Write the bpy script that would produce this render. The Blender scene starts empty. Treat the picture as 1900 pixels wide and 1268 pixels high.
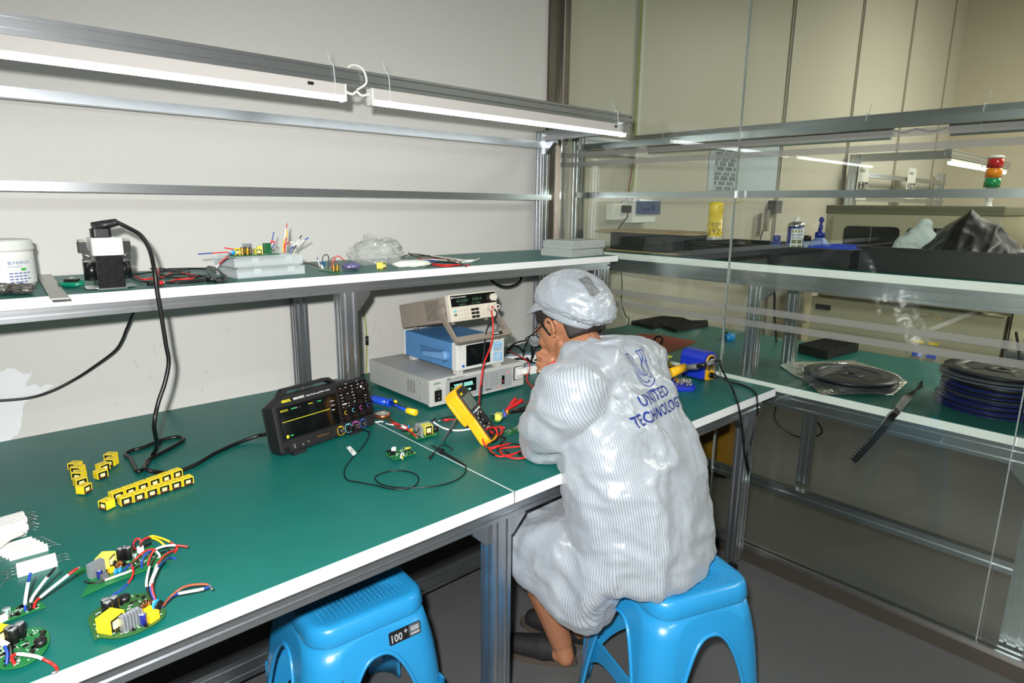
import bpy, bmesh, math, random
from math import pi, sin, cos, radians as R
from mathutils import Vector as V, Matrix, noise
from mathutils.bvhtree import BVHTree
random.seed(7)
sc = bpy.context.scene
COL = sc.collection

# ---------------------------------------------------------------- camera
cam_d = bpy.data.cameras.new('camera')
cam = bpy.data.objects.new('camera', cam_d)
COL.objects.link(cam)
sc.camera = cam
cam_d.sensor_width = 36.0
cam_d.lens = 1167.7 / 1900 * 36.0
cam_d.clip_start = 0.02
YAW, PITCH, ROLL = -0.7379, -0.2145, 0.011
CAM = V((0.0, -2.2124, 1.4217))
fw = V((-sin(YAW) * cos(PITCH), cos(YAW) * cos(PITCH), sin(PITCH)))
rt = V((cos(YAW), sin(YAW), 0))
up = rt.cross(fw)
rt2 = cos(ROLL) * rt + sin(ROLL) * up
up2 = -sin(ROLL) * rt + cos(ROLL) * up
cam.matrix_world = Matrix(((rt2.x, up2.x, -fw.x, CAM.x), (rt2.y, up2.y, -fw.y, CAM.y), (rt2.z, up2.z, -fw.z, CAM.z), (0, 0, 0, 1)))

# ---------------------------------------------------------------- world, lights, exposure
sc.view_settings.view_transform = 'Standard'
sc.view_settings.look = 'None'
sc.view_settings.gamma = 1.0
sc.view_settings.use_curve_mapping = False
sc.view_settings.exposure = 0.0
W = bpy.data.worlds.new('hall_world')
sc.world = W
W.use_nodes = True
W.node_tree.nodes['Background'].inputs['Color'].default_value = (0.80, 0.86, 0.88, 1)
W.node_tree.nodes['Background'].inputs['Strength'].default_value = 0.08


def lamp(name, kind, loc, energy, color=(1, 1, 1), size=0.1, size_y=None, target=None, spot=None):
    d = bpy.data.lights.new(name, kind)
    d.energy = energy
    d.color = color
    if kind == 'AREA':
        d.shape = 'RECTANGLE'
        d.size = size
        d.size_y = size_y or size
    else:
        d.shadow_soft_size = size
    if spot:
        d.spot_size = spot
        d.spot_blend = 1.0
    o = bpy.data.objects.new(name, d)
    COL.objects.link(o)
    o.location = loc
    if target is not None:
        o.rotation_euler = (V(target) - V(loc)).to_track_quat('-Z', 'Y').to_euler()
    return o


# the photographer's flash just above and left of the lens
lamp('camera_flash', 'SPOT', (-0.07, -2.2, 1.53), 255, (1.0, 0.98, 0.95), 0.025, target=(1.3, -0.9, 0.45), spot=R(150))
# unseen ceiling lights of the hall, after one added fill lamp
lamp('rear_wall_fill', 'AREA', (0.6, -3.5, 3.3), 42, (0.95, 1.0, 0.97), 1.2, 0.3, target=(0.6, -4.6, 0.6))  # added fill: brightens the rear wall that the rails reflect
lamp('ceiling_light_hall', 'AREA', (6.5, -2.4, 3.1), 128, (1.0, 0.95, 0.84), 2.4, 0.4, target=(7.2, -1.6, 0))
lamp('ceiling_light_far', 'AREA', (3.4, -2.6, 2.9), 55, (1.0, 0.96, 0.86), 1.6, 0.3, target=(3.8, -2.9, 0))

# ---------------------------------------------------------------- helpers


def lin(c):
    c /= 255.0
    return c / 12.92 if c <= 0.04045 else ((c + 0.055) / 1.055) ** 2.4


MATS = {}


def mat(name, rgb, rough=0.5, metal=0.0, spec=0.5, nz=None, bump=None, emit=None, coat=0.0, aniso=0.0, sheen=0.0, trans=0.0, alpha=None):
    """Procedural Principled material: rgb in sRGB 0-255, nz=(scale, amount), bump=(scale, strength)."""
    if name in MATS:
        return MATS[name]
    m = bpy.data.materials.new(name)
    m.use_nodes = True
    nt = m.node_tree
    b = nt.nodes['Principled BSDF']
    c = tuple(lin(t) for t in rgb) + (1,)
    b.inputs['Base Color'].default_value = c
    b.inputs['Roughness'].default_value = rough
    b.inputs['Metallic'].default_value = metal
    b.inputs['Specular IOR Level'].default_value = spec
    if coat:
        b.inputs['Coat Weight'].default_value = coat
        b.inputs['Coat Roughness'].default_value = 0.08
    if aniso:
        b.inputs['Anisotropic'].default_value = aniso
    if trans:
        b.inputs['Transmission Weight'].default_value = trans
    if alpha is not None:
        b.inputs['Alpha'].default_value = alpha
    if emit:
        b.inputs['Emission Color'].default_value = tuple(lin(t) for t in emit[0]) + (1,)
        b.inputs['Emission Strength'].default_value = emit[1]
    tc = None
    if nz or bump:
        tc = nt.nodes.new('ShaderNodeTexCoord')
    if nz:
        n = nt.nodes.new('ShaderNodeTexNoise')
        n.inputs['Scale'].default_value = nz[0]
        n.inputs['Detail'].default_value = 5
        nt.links.new(tc.outputs['Object'], n.inputs['Vector'])
        mx = nt.nodes.new('ShaderNodeMix')
        mx.data_type = 'RGBA'
        mx.inputs['A'].default_value = tuple(max(0, t * (1 - nz[1])) for t in c[:3]) + (1,)
        mx.inputs['B'].default_value = tuple(min(1, t * (1 + nz[1])) for t in c[:3]) + (1,)
        nt.links.new(n.outputs['Fac'], mx.inputs['Factor'])
        nt.links.new(mx.outputs['Result'], b.inputs['Base Color'])
    if bump:
        n2 = nt.nodes.new('ShaderNodeTexNoise')
        n2.inputs['Scale'].default_value = bump[0]
        n2.inputs['Detail'].default_value = 4
        nt.links.new(tc.outputs['Object'], n2.inputs['Vector'])
        bp_ = nt.nodes.new('ShaderNodeBump')
        bp_.inputs['Strength'].default_value = bump[1]
        bp_.inputs['Distance'].default_value = 0.01
        nt.links.new(n2.outputs['Fac'], bp_.inputs['Height'])
        nt.links.new(bp_.outputs['Normal'], b.inputs['Normal'])
    MATS[name] = m
    return m


def catmull(pts, sub=6, closed=False):
    P = [V(p) for p in pts]
    n = len(P)
    out = []
    rng = range(n if closed else n - 1)
    for i in rng:
        if closed:
            p0, p1, p2, p3 = P[(i - 1) % n], P[i], P[(i + 1) % n], P[(i + 2) % n]
        else:
            p0, p1, p2, p3 = P[max(i - 1, 0)], P[i], P[i + 1], P[min(i + 2, n - 1)]
        for k in range(sub):
            t = k / sub
            out.append(0.5 * ((2 * p1) + (p2 - p0) * t + (2 * p0 - 5 * p1 + 4 * p2 - p3) * t * t + (3 * p1 - p0 - 3 * p2 + p3) * t ** 3))
    if not closed:
        out.append(P[-1].copy())
    return out


def basis(d):
    d = d.normalized()
    a = V((0, 0, 1)) if abs(d.z) < 0.9 else V((1, 0, 0))
    u = d.cross(a).normalized()
    return u, d.cross(u).normalized()


class MB:
    """Collects shapes, each with a material, and links them as ONE mesh object."""

    def __init__(s):
        s.v, s.f, s.mi, s.sm, s.mats = [], [], [], [], []
        s.T = Matrix()

    def add(s, vs, fs, m, smooth=False):
        if m not in s.mats:
            s.mats.append(m)
        k, o = s.mats.index(m), len(s.v)
        s.v += [s.T @ V(p) for p in vs]
        for f in fs:
            s.f.append([o + i for i in f])
            s.mi.append(k)
            s.sm.append(smooth)
        return s

    def box(s, c, d, m, rz=0.0, rot=None):
        M = Matrix.Translation(V(c)) @ (rot.to_4x4() if rot is not None else Matrix.Rotation(rz, 4, 'Z'))
        x, y, z = d[0] / 2, d[1] / 2, d[2] / 2
        vs = [M @ V((a * x, b * y, e * z)) for e in (-1, 1) for b in (-1, 1) for a in (-1, 1)]
        return s.add(vs, [(0, 2, 3, 1), (4, 5, 7, 6), (0, 1, 5, 4), (2, 6, 7, 3), (0, 4, 6, 2), (1, 3, 7, 5)], m)

    def bb(s, x0, x1, y0, y1, z0, z1, m):
        return s.box(((x0 + x1) / 2, (y0 + y1) / 2, (z0 + z1) / 2), (x1 - x0, y1 - y0, z1 - z0), m)

    def prism(s, poly, z0, z1, m, M=None, smooth=False):
        M = M or Matrix()
        n = len(poly)
        vs = [M @ V((p[0], p[1], z0)) for p in poly] + [M @ V((p[0], p[1], z1)) for p in poly]
        s.add(vs, [tuple(range(n - 1, -1, -1)), tuple(range(n, 2 * n))], m)
        return s.add(vs, [(i, (i + 1) % n, n + (i + 1) % n, n + i) for i in range(n)], m, smooth)

    def cyl(s, p0, p1, r0, m, r1=None, n=16, caps=True):
        p0, p1 = V(p0), V(p1)
        r1 = r0 if r1 is None else r1
        u, w = basis(p1 - p0)
        vs = []
        for p, r in ((p0, r0), (p1, r1)):
            vs += [p + u * (r * cos(2 * pi * i / n)) + w * (r * sin(2 * pi * i / n)) for i in range(n)]
        s.add(vs, [(i, n + i, n + (i + 1) % n, (i + 1) % n) for i in range(n)], m, True)
        if caps:
            s.add(vs, [tuple(range(n)), tuple(range(2 * n - 1, n - 1, -1))], m)
        return s

    def tube(s, pts, r, m, n=8, sub=6, closed=False, raw=False):
        P = [V(p) for p in pts] if raw else catmull(pts, sub, closed)
        vs, fs = [], []
        u = None
        L = len(P)
        for i, p in enumerate(P):
            d = (P[(i + 1) % L] - P[i - 1]) if closed else (P[min(i + 1, L - 1)] - P[max(i - 1, 0)])
            if d.length < 1e-9:
                d = V((0, 0, 1))
            d.normalize()
            if u is None:
                u = basis(d)[0]
            u = (u - d * u.dot(d))
            u = u.normalized() if u.length > 1e-6 else basis(d)[0]
            w = d.cross(u)
            rr = r(i / max(1, L - 1)) if callable(r) else r
            vs += [p + u * (rr * cos(2 * pi * k / n)) + w * (rr * sin(2 * pi * k / n)) for k in range(n)]
        for i in range(L if closed else L - 1):
            a, b = i * n, ((i + 1) % L) * n
            fs += [(a + k, a + (k + 1) % n, b + (k + 1) % n, b + k) for k in range(n)]
        s.add(vs, fs, m, True)
        if not closed:
            s.add(vs, [tuple(range(n - 1, -1, -1)), tuple(range((L - 1) * n, L * n))], m)
        return s

    def lathe(s, prof, m, n=32, M=None, smooth=True):
        M = M or Matrix()
        vs, fs = [], []
        for r, z in prof:
            vs += [M @ V((r * cos(2 * pi * k / n), r * sin(2 * pi * k / n), z)) for k in range(n)]
        for i in range(len(prof) - 1):
            a, b = i * n, (i + 1) * n
            fs += [(a + k, a + (k + 1) % n, b + (k + 1) % n, b + k) for k in range(n)]
        s.add(vs, fs, m, smooth)
        if prof[0][0] > 1e-5:
            s.add(vs, [tuple(range(n - 1, -1, -1))], m)
        if prof[-1][0] > 1e-5:
            s.add(vs, [tuple(range((len(prof) - 1) * n, len(prof) * n))], m)
        return s

    def ball(s, c, r, m, nu=16, nv=10, rot=None):
        if not isinstance(r, (tuple, list)):
            r = (r, r, r)
        Q = rot or Matrix.Identity(3)
        c = V(c)
        vs = [c + Q @ V((0, 0, -r[2]))]
        for j in range(1, nv):
            t = -pi / 2 + pi * j / nv
            vs += [c + Q @ V((r[0] * cos(t) * cos(2 * pi * i / nu), r[1] * cos(t) * sin(2 * pi * i / nu), r[2] * sin(t))) for i in range(nu)]
        vs.append(c + Q @ V((0, 0, r[2])))
        fs = [(0, 1 + (i + 1) % nu, 1 + i) for i in range(nu)]
        for j in range(nv - 2):
            a, b = 1 + j * nu, 1 + (j + 1) * nu
            fs += [(a + i, a + (i + 1) % nu, b + (i + 1) % nu, b + i) for i in range(nu)]
        a = 1 + (nv - 2) * nu
        fs += [(a + i, a + (i + 1) % nu, len(vs) - 1) for i in range(nu)]
        return s.add(vs, fs, m, True)

    def grid(s, fn, nu, nv, m, smooth=True, wrap=False):
        vs = [fn(i / (nu if wrap else nu - 1), j / (nv - 1)) for j in range(nv) for i in range(nu)]
        fs = [(j * nu + i, j * nu + (i + 1) % nu, (j + 1) * nu + (i + 1) % nu, (j + 1) * nu + i) for j in range(nv - 1) for i in range(nu if wrap else nu - 1)]
        return s.add(vs, fs, m, smooth)

    def extr(s, p0, p1, a, w, h, m, pitch=0.03, slot=0.008, dep=0.007):
        """slotted aluminium extrusion from p0 to p1; a = direction of its w side."""
        p0, p1 = V(p0), V(p1)
        d = (p1 - p0).normalized()
        a = V(a)
        a = (a - d * a.dot(d)).normalized()
        b = d.cross(a)

        def side(L, D):
            k = max(1, int(round(L / pitch)))
            r = [(-L / 2, D / 2)]
            for i in range(k):
                c = -L / 2 + L * (i + 0.5) / k
                r += [(c - slot / 2, D / 2), (c - slot / 2, D / 2 - dep), (c + slot / 2, D / 2 - dep), (c + slot / 2, D / 2)]
            return r
        poly = []
        A, B = side(w, h), side(h, w)
        poly += [(x, y) for x, y in A]
        poly += [(y, -x) for x, y in B]
        poly += [(-x, -y) for x, y in A]
        poly += [(-y, x) for x, y in B]
        n = len(poly)
        vs = [p + a * x + b * y for p in (p0, p1) for x, y in poly]
        s.add(vs, [(i, (i + 1) % n, n + (i + 1) % n, n + i) for i in range(n)], m)
        s.add(vs, [tuple(range(n - 1, -1, -1)), tuple(range(n, 2 * n))], m)
        return s

    def build(s, name, parent=None, w=True, bevel=0.0, **props):
        """link as one mesh; w: the vertices are world coordinates of a thing, else local to it."""
        me = bpy.data.meshes.new(name)
        vs = s.v
        if parent is not None and w:
            I = WM[parent.name].inverted()
            vs = [I @ p for p in vs]
        me.from_pydata([tuple(p) for p in vs], [], s.f)
        for m in s.mats:
            me.materials.append(m)
        me.polygons.foreach_set('material_index', s.mi)
        me.polygons.foreach_set('use_smooth', s.sm)
        bm = bmesh.new()
        bm.from_mesh(me)
        bmesh.ops.remove_doubles(bm, verts=bm.verts, dist=1e-6)
        bmesh.ops.recalc_face_normals(bm, faces=bm.faces)
        if bevel:
            es = [e for e in bm.edges if len(e.link_faces) == 2 and e.calc_face_angle(0) > R(38)]
            bmesh.ops.bevel(bm, geom=es, offset=bevel, segments=2, affect='EDGES', profile=0.6, clamp_overlap=True)
        bm.to_mesh(me)
        bm.free()
        return link(name, me, parent, **props)


WM = {}


def link(name, me, parent=None, **props):
    o = bpy.data.objects.new(name, me)
    COL.objects.link(o)
    if parent is not None:
        o.parent = parent
        WM[o.name] = WM[parent.name]
    else:
        WM[o.name] = Matrix()
    for k, v in props.items():
        o[k] = v
    return o


def thing(name, label, cat, loc=(0, 0, 0), rz=0.0, group=None, M=None):
    """Empty at the thing's base; its parts are children."""
    o = bpy.data.objects.new(name, None)
    o.empty_display_size = 0.02
    COL.objects.link(o)
    Mx = M if M is not None else Matrix.Translation(V(loc)) @ Matrix.Rotation(rz, 4, 'Z')
    o.matrix_world = Mx
    WM[o.name] = Mx.copy()
    o['label'] = label
    o['category'] = cat
    if group:
        o['group'] = group
    return o


def tag(o, label, cat, group=None, kind=None):
    o['label'] = label
    o['category'] = cat
    if group:
        o['group'] = group
    if kind:
        o['kind'] = kind
    return o


def struct(mb, name, parent=None, **k):
    o = mb.build(name, parent, **k)
    if parent is None:
        o['kind'] = 'structure'
    return o


def copy_thing(o, M, label=None):
    c = o.copy()
    COL.objects.link(c)
    c.matrix_world = M
    if label:
        c['label'] = label

    def kids(src, dst):
        for ch in list(src.children):
            d = ch.copy()
            COL.objects.link(d)
            d.parent = dst
            kids(ch, d)
    kids(o, c)
    return c


def TR(loc, rz=0.0, rx=0.0, ry=0.0):
    return Matrix.Translation(V(loc)) @ Matrix.Rotation(rz, 4, 'Z') @ Matrix.Rotation(ry, 4, 'Y') @ Matrix.Rotation(rx, 4, 'X')


def frame(o, x, y):
    """matrix with origin o, x axis x and y axis near y."""
    x = V(x).normalized()
    z = x.cross(V(y)).normalized()
    y = z.cross(x)
    return Matrix(((x.x, y.x, z.x, o[0]), (x.y, y.y, z.y, o[1]), (x.z, y.z, z.z, o[2]), (0, 0, 0, 1)))


def text_verts(s, size, ext=0.0002, res=2, bold=0.0, align='LEFT', space=1.0):
    cu = bpy.data.curves.new('lettering', 'FONT')
    cu.body = s
    cu.size = size
    cu.extrude = ext
    cu.offset = bold
    cu.resolution_u = res
    cu.align_x = align
    cu.space_character = space
    t = bpy.data.objects.new('lettering', cu)
    COL.objects.link(t)
    dg = bpy.context.evaluated_depsgraph_get()
    me = bpy.data.meshes.new_from_object(t.evaluated_get(dg))
    bpy.data.objects.remove(t)
    vs = [v.co.copy() for v in me.vertices]
    fs = [tuple(p.vertices) for p in me.polygons]
    bpy.data.meshes.remove(me)
    bpy.data.curves.remove(cu)
    return vs, fs


def text(mb, s, size, M, m, bold=0.0, align='LEFT', sx=1.0, space=1.0):
    """lettering lying in the xy plane of M."""
    vs, fs = text_verts(s, size, bold=bold, align=align, space=space)
    mb.add([M @ V((v.x * sx, v.y, v.z)) for v in vs], fs, m)
    return mb


def rrect(x0, x1, y0, y1, r, n=5):
    out = []
    for cx, cy, a in ((x1 - r, y1 - r, 0), (x0 + r, y1 - r, pi / 2), (x0 + r, y0 + r, pi), (x1 - r, y0 + r, 1.5 * pi)):
        out += [(cx + r * cos(a + pi / 2 * i / n), cy + r * sin(a + pi / 2 * i / n)) for i in range(n + 1)]
    return out


# ---------------------------------------------------------------- common materials
ALU = mat('brushed_aluminium', (188, 192, 197), 0.27, 0.95, nz=(30, 0.08))
ALUD = mat('dull_aluminium', (166, 170, 174), 0.32, 0.95, nz=(20, 0.1))
STEEL = mat('bright_steel', (215, 215, 212), 0.22, 1.0)
GREEN = mat('green_antistatic_mat', (12, 98, 90), 0.42, 0.0, 0.45, nz=(9, 0.10), bump=(300, 0.04))
WHITE = mat('white_edge_band', (236, 238, 240), 0.35, nz=(40, 0.02))
BLACK = mat('black_plastic', (18, 18, 19), 0.42)
RUBBER = mat('black_rubber', (14, 14, 14), 0.5)
GREY = mat('mid_grey_plastic', (96, 98, 100), 0.5)
WPLA = mat('white_plastic', (232, 233, 230), 0.35)
RED = mat('red_plastic', (205, 30, 32), 0.38)
REDW = mat('red_insulation', (214, 34, 34), 0.4)
BLKW = mat('black_insulation', (20, 20, 21), 0.42)
BLUEW = mat('blue_insulation', (24, 62, 160), 0.4)
YELW = mat('yellow_insulation', (232, 186, 30), 0.45)
WHTW = mat('white_insulation', (235, 235, 230), 0.45)
BRNW = mat('brown_insulation', (132, 66, 44), 0.45)
INK = mat('dark_ink', (40, 40, 44), 0.6)
COPPER = mat('copper_wire', (214, 134, 74), 0.3, 0.9)
SOLDER = mat('tinned_wire', (190, 190, 186), 0.3, 0.9)


# ---------------------------------------------------------------- the room
WALLM = mat('white_wall_paint', (202, 202, 198), 0.42, 0, 0.4, nz=(1.6, 0.03))
WALLC = mat('cream_wall_panel', (192, 188, 174), 0.45, 0, 0.4, nz=(1.4, 0.03))
PATCH = mat('primer_patch_paint', (224, 227, 230), 0.6, nz=(14, 0.05))
FLOORM = mat('grey_epoxy_floor', (86, 88, 88), 0.38, 0, 0.5, nz=(1.2, 0.06), bump=(40, 0.02))
BRONZE = mat('bronze_anodised_metal', (98, 92, 84), 0.4, 0.7, nz=(12, 0.12))
CEIL = mat('ceiling_panel_white', (214, 214, 208), 0.8, nz=(3, 0.02))

struct(MB().bb(-3.2, 8.8, -6.0, 0.12, -0.1, 0.0, FLOORM), 'floor')
struct(MB().bb(-3.2, 8.8, -6.0, 0.12, 4.6, 4.7, CEIL), 'ceiling')
m = MB().bb(-3.2, 2.215, 0.0, 0.12, 0.0, 4.6, WALLM)
wall = struct(m, 'wall_back')
# scuffs and a lighter repaired patch on the white wall
m = MB()
random.seed(3)
poly = [(-0.3, 0.70), (0.02, 0.72), (0.10, 0.765), (0.13, 0.86), (0.20, 0.885), (0.13, 0.90), (0.155, 0.935), (0.09, 0.955), (0.03, 0.975), (-0.05, 0.97), (-0.3, 1.0)]
out = []
for i, p in enumerate(poly):
    q = poly[(i + 1) % len(poly)]
    for k in range(6):
        t = k / 6
        out.append((p[0] * (1 - t) + q[0] * t + random.uniform(-.006, .006), p[1] * (1 - t) + q[1] * t + random.uniform(-.006, .006)))
m.prism(out, -0.001, 0.0008, PATCH, Matrix(((1, 0, 0, 0), (0, 0, -1, 0), (0, 1, 0, 0), (0, 0, 0, 1))))
m.build('paint_patch', wall, w=True)
SCUFF = mat('grey_scuff_marks', (176, 172, 165), 0.7)
m = MB()
for x, z, L, a in ((0.50, 0.98, .05, .9), (0.47, 0.955, .03, 1.5), (0.415, 0.92, .03, -1.2), (0.53, 0.90, .028, -1.0), (0.62, 0.86, .02, .2), (0.45, 0.87, .02, 1.2), (1.26, 0.93, .05, 1.3), (1.285, 0.92, .04, 1.1), (1.23, 0.945, .03, .7), (0.70, 0.99, .02, .4), (0.98, .95, .03, 1.0), (0.35, 0.80, .012, 0), (0.60, 0.80, .02, 1.0)):
    m.box((x, -0.0004, z), (L, 0.0006, 0.0017), SCUFF, rot=Matrix.Rotation(-a, 3, 'Y'))
m.build('scuff_marks', wall)
struct(MB().bb(-3.2, 8.8, -6.12, -6.0, 0.0, 4.6, WALLM), 'wall_front')
struct(MB().bb(-3.32, -3.2, -6.0, 0.12, 0.0, 4.6, WALLM), 'wall_left')
wf = struct(MB().bb(2.33, 8.8, 0.0, 0.12, 0.0, 4.6, WALLC), 'wall_far')
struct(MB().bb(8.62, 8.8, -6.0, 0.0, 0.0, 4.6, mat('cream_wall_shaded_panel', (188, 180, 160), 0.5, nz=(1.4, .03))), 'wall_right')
# bronze channel that holds the glass partition at the wall
m = MB().bb(2.215, 2.29, -0.012, 0.1, 0, 4.6, BRONZE).bb(2.29, 2.298, -0.03, 0.1, 0, 4.6, STEEL).bb(2.298, 2.345, -0.02, 0.1, 0, 4.6, BRONZE)
struct(m, 'trim_1')
# floor sill under the glass
m = MB().bb(2.285, 2.35, -6.0, -0.03, 0.0, 0.052, BRONZE).bb(2.300, 2.312, -6.0, -0.03, 0.052, 0.064, ALUD).bb(2.328, 2.340, -6.0, -0.03, 0.052, 0.064, ALUD)
struct(m, 'trim_2')
# vertical joint battens of the far wall
JOINT = mat('joint_batten', (150, 142, 122), 0.45, nz=(8, .05))
for k, x in enumerate((4.62, 5.82, 7.02, 8.22)):
    m = MB().bb(x - .028, x - .012, -0.008, 0.02, 0, 4.6, JOINT).bb(x + .012, x + .028, -0.008, 0.02, 0, 4.6, WALLC).bb(x - .012, x + .012, -0.003, 0.02, 0, 4.6, GREY)
    struct(m, 'trim_%d' % (3 + k))


def glass_mat():
    m_ = bpy.data.materials.new('clear_partition_glass')
    m_.use_nodes = True
    nt = m_.node_tree
    nt.nodes.remove(nt.nodes['Principled BSDF'])
    tr = nt.nodes.new('ShaderNodeBsdfTransparent')
    tr.inputs['Color'].default_value = (0.925, 0.955, 0.925, 1)
    gl = nt.nodes.new('ShaderNodeBsdfGlossy')
    gl.inputs['Roughness'].default_value = 0.0
    lw = nt.nodes.new('ShaderNodeLayerWeight')
    pw = nt.nodes.new('ShaderNodeMath')
    pw.operation = 'POWER'
    pw.inputs[1].default_value = 5.0
    nt.links.new(lw.outputs['Facing'], pw.inputs[0])
    fr = nt.nodes.new('ShaderNodeMath')
    fr.operation = 'MULTIPLY_ADD'
    fr.inputs[1].default_value = 0.96
    fr.inputs[2].default_value = 0.045
    nt.links.new(pw.outputs[0], fr.inputs[0])
    mx = nt.nodes.new('ShaderNodeMixShader')
    nt.links.new(fr.outputs[0], mx.inputs['Fac'])
    nt.links.new(tr.outputs[0], mx.inputs[1])
    nt.links.new(gl.outputs[0], mx.inputs[2])
    nt.links.new(mx.outputs[0], nt.nodes['Material Output'].inputs['Surface'])
    return m_


def frost_mat():
    m_ = bpy.data.materials.new('frosted_film')
    m_.use_nodes = True
    nt = m_.node_tree
    b = nt.nodes['Principled BSDF']
    b.inputs['Base Color'].default_value = (0.27, 0.275, 0.255, 1)
    b.inputs['Roughness'].default_value = 0.7
    n = nt.nodes.new('ShaderNodeTexNoise')
    n.inputs['Scale'].default_value = 60
    mr = nt.nodes.new('ShaderNodeMapRange')
    mr.inputs['To Min'].default_value = 0.42
    mr.inputs['To Max'].default_value = 0.54
    nt.links.new(n.outputs['Fac'], mr.inputs['Value'])
    nt.links.new(mr.outputs['Result'], b.inputs['Alpha'])
    return m_


GLASS, FROST = glass_mat(), frost_mat()
GEDGE = mat('polished_glass_edge', (140, 150, 146), 0.15, 0, 0.8)
for k, (y0, y1) in enumerate(((-0.938, -0.03), (-1.910, -0.944), (-2.885, -1.916), (-3.86, -2.891))):
    p = struct(MB().bb(2.314, 2.326, y0, y1, 0.055, 3.39, GLASS), 'window_%d' % (k + 1))
    for z0, z1 in ((1.645, 1.667), (1.602, 1.624), (1.018, 1.043), (0.966, 0.991)):
        MB().bb(2.3125, 2.3137, y0, y1, z0, z1, FROST).build('frosted_stripe', p)
    MB().bb(2.3138, 2.3262, y0, y0 + 0.0035, 0.055, 3.39, GEDGE).build('polished_edge', p, label='bright polished glass edge')


# ---------------------------------------------------------------- workbenches and racks
BLUEP = mat('blue_grey_panel', (62, 104, 128), 0.4)
CAPB = mat('black_end_cap', (16, 16, 17), 0.5)


def gusset(mb, c, dx, dz, a, t=0.03, s=0.045):
    """cast corner bracket: right angle at c, legs along a*dx and z*dz."""
    c, a = V(c), V(a)
    n = a.cross(V((0, 0, 1)))
    P = [c, c + a * dx, c + a * dx + V((0, 0, dz * .22)), c + a * (dx * .22) + V((0, 0, dz)), c + V((0, 0, dz))]
    vs = [p + n * (t / 2) for p in P] + [p - n * (t / 2) for p in P]
    mb.add(vs, [(0, 1, 2, 3, 4), (9, 8, 7, 6, 5)] + [(i, (i + 1) % 5, 5 + (i + 1) % 5, 5 + i) for i in range(5)], ALUD)
    return mb


def bench_top(root, x0, x1, y0, y1, z=0.75):
    b = MB().bb(x0 + .002, x1 - .002, y0 + .002, y1 - .002, z - .027, z, mat('particle_board', (60, 58, 52), .8))
    top = b.build('tabletop', root)
    MB().bb(x0 + .0022, x1 - .0022, y0 + .0022, y1 - .0022, z - .0002, z + .0015, GREEN).build('antistatic_mat', top, label='green rubber antistatic mat')
    e = MB()
    e.bb(x0, x1, y0, y0 + .0022, z - .028, z + .0005, WHITE).bb(x0, x1, y1 - .0022, y1, z - .028, z + .0005, WHITE)
    e.bb(x0, x0 + .0022, y0, y1, z - .028, z + .0005, WHITE).bb(x1 - .0022, x1, y0, y1, z - .028, z + .0005, WHITE)
    e.build('edge_band', top, label='bright white edge band')
    return top


def foot(mb, x, y):
    mb.cyl((x, y, 0.0), (x, y, 0.012), 0.022, RUBBER).cyl((x, y, .012), (x, y, .05), .006, STEEL)


t = thing('workbench', 'long front workbench with two green tops meeting at a white seam, along the white wall', 'workbench', (0.9, -0.6, 0))
bench_top(t, -0.75, 0.9430, -1.19, -0.006)
bench_top(t, 0.9432, 2.283, -1.19, -0.006)
for y in (-1.125, -.06):
    MB().extr((-.74, y, 0.69), (2.27, y, 0.69), (0, 1, 0), .045, .062, ALU).build('beam', t)
for x in (-.70, .942, 2.20):
    MB().extr((x, -1.1, 0.69), (x, -0.085, 0.69), (1, 0, 0), .04, .06, ALU).build('crossbeam', t)
    for y in (-1.125, -.06):
        lg = MB().extr((x, y, 0.045), (x, y, 0.659), (1, 0, 0), .062, .045, ALU).build('leg', t)
        f = MB()
        foot(f, x, y)
        f.build('levelling_foot', lg)
    gusset(MB(), (x - .031, -1.125, .659), .055, -.055, (-1, 0, 0)).build('corner_bracket', t)
    if x < 2:
        gusset(MB(), (x + .031, -1.125, .659), .055, -.055, (1, 0, 0)).build('corner_bracket', t)
MB().extr((2.20, -1.10, 0.13), (2.20, -0.085, 0.13), (1, 0, 0), .03, .04, ALUD).build('side_rail', t)
MB().extr((-.68, -0.546, 0.125), (2.18, -0.546, 0.125), (0, 1, 0), .04, .07, ALUD).build('foot_rail', t)

# shelf rack standing on the front bench
rk = thing('bench_rack', 'aluminium rack along the white wall with green shelf and bare upper rails', 'rack', (0.9, -0.25, 0.75))
d = MB().bb(-0.748, 2.198, -0.473, -0.012, 1.183, 1.2075, mat('particle_board', (60, 58, 52), .8))
deck = d.build('shelf', rk)
MB().bb(-0.747, 2.197, -0.4728, -0.0125, 1.2073, 1.209, GREEN).build('antistatic_mat', deck, label='green rubber antistatic mat')
e = MB().bb(-0.75, 2.2, -0.4755, -0.4732, 1.184, 1.2088, WHITE).bb(2.1975, 2.2, -0.4732, -0.012, 1.184, 1.2088, WHITE)
e.build('edge_band', deck, label='white edge band')
MB().extr((-.75, -.447, 1.169), (2.155, -.447, 1.169), (0, 1, 0), .045, .03, ALU).build('shelf_beam', rk)
MB().extr((-.75, -.06, 1.162), (2.155, -.06, 1.162), (0, 1, 0), .045, .045, ALU).build('shelf_beam', rk)
b = MB().bb(2.155, 2.158, -.47, -.425, 1.153, 1.184, CAPB)
b.build('end_cap', rk)
for x, y in ((0.91, -0.447), (2.12, -0.447)):
    MB().extr((x, y, 0.752), (x, y, 1.154), (1, 0, 0), .055, .045, ALU).build('shelf_post', rk)
MB().extr((0.93, -0.05, 0.752), (0.93, -0.05, 1.14), (1, 0, 0), .045, .045, ALUD).build('shelf_post', rk)
b = MB()
gusset(b, (0.9375, -.447, 1.154), .05, -.06, (1, 0, 0))
b.build('corner_bracket', rk)
MB().extr((2.145, -0.05, 0.752), (2.145, -0.05, 1.752), (1, 0, 0), .05, .045, ALU).build('rear_post', rk)
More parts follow.
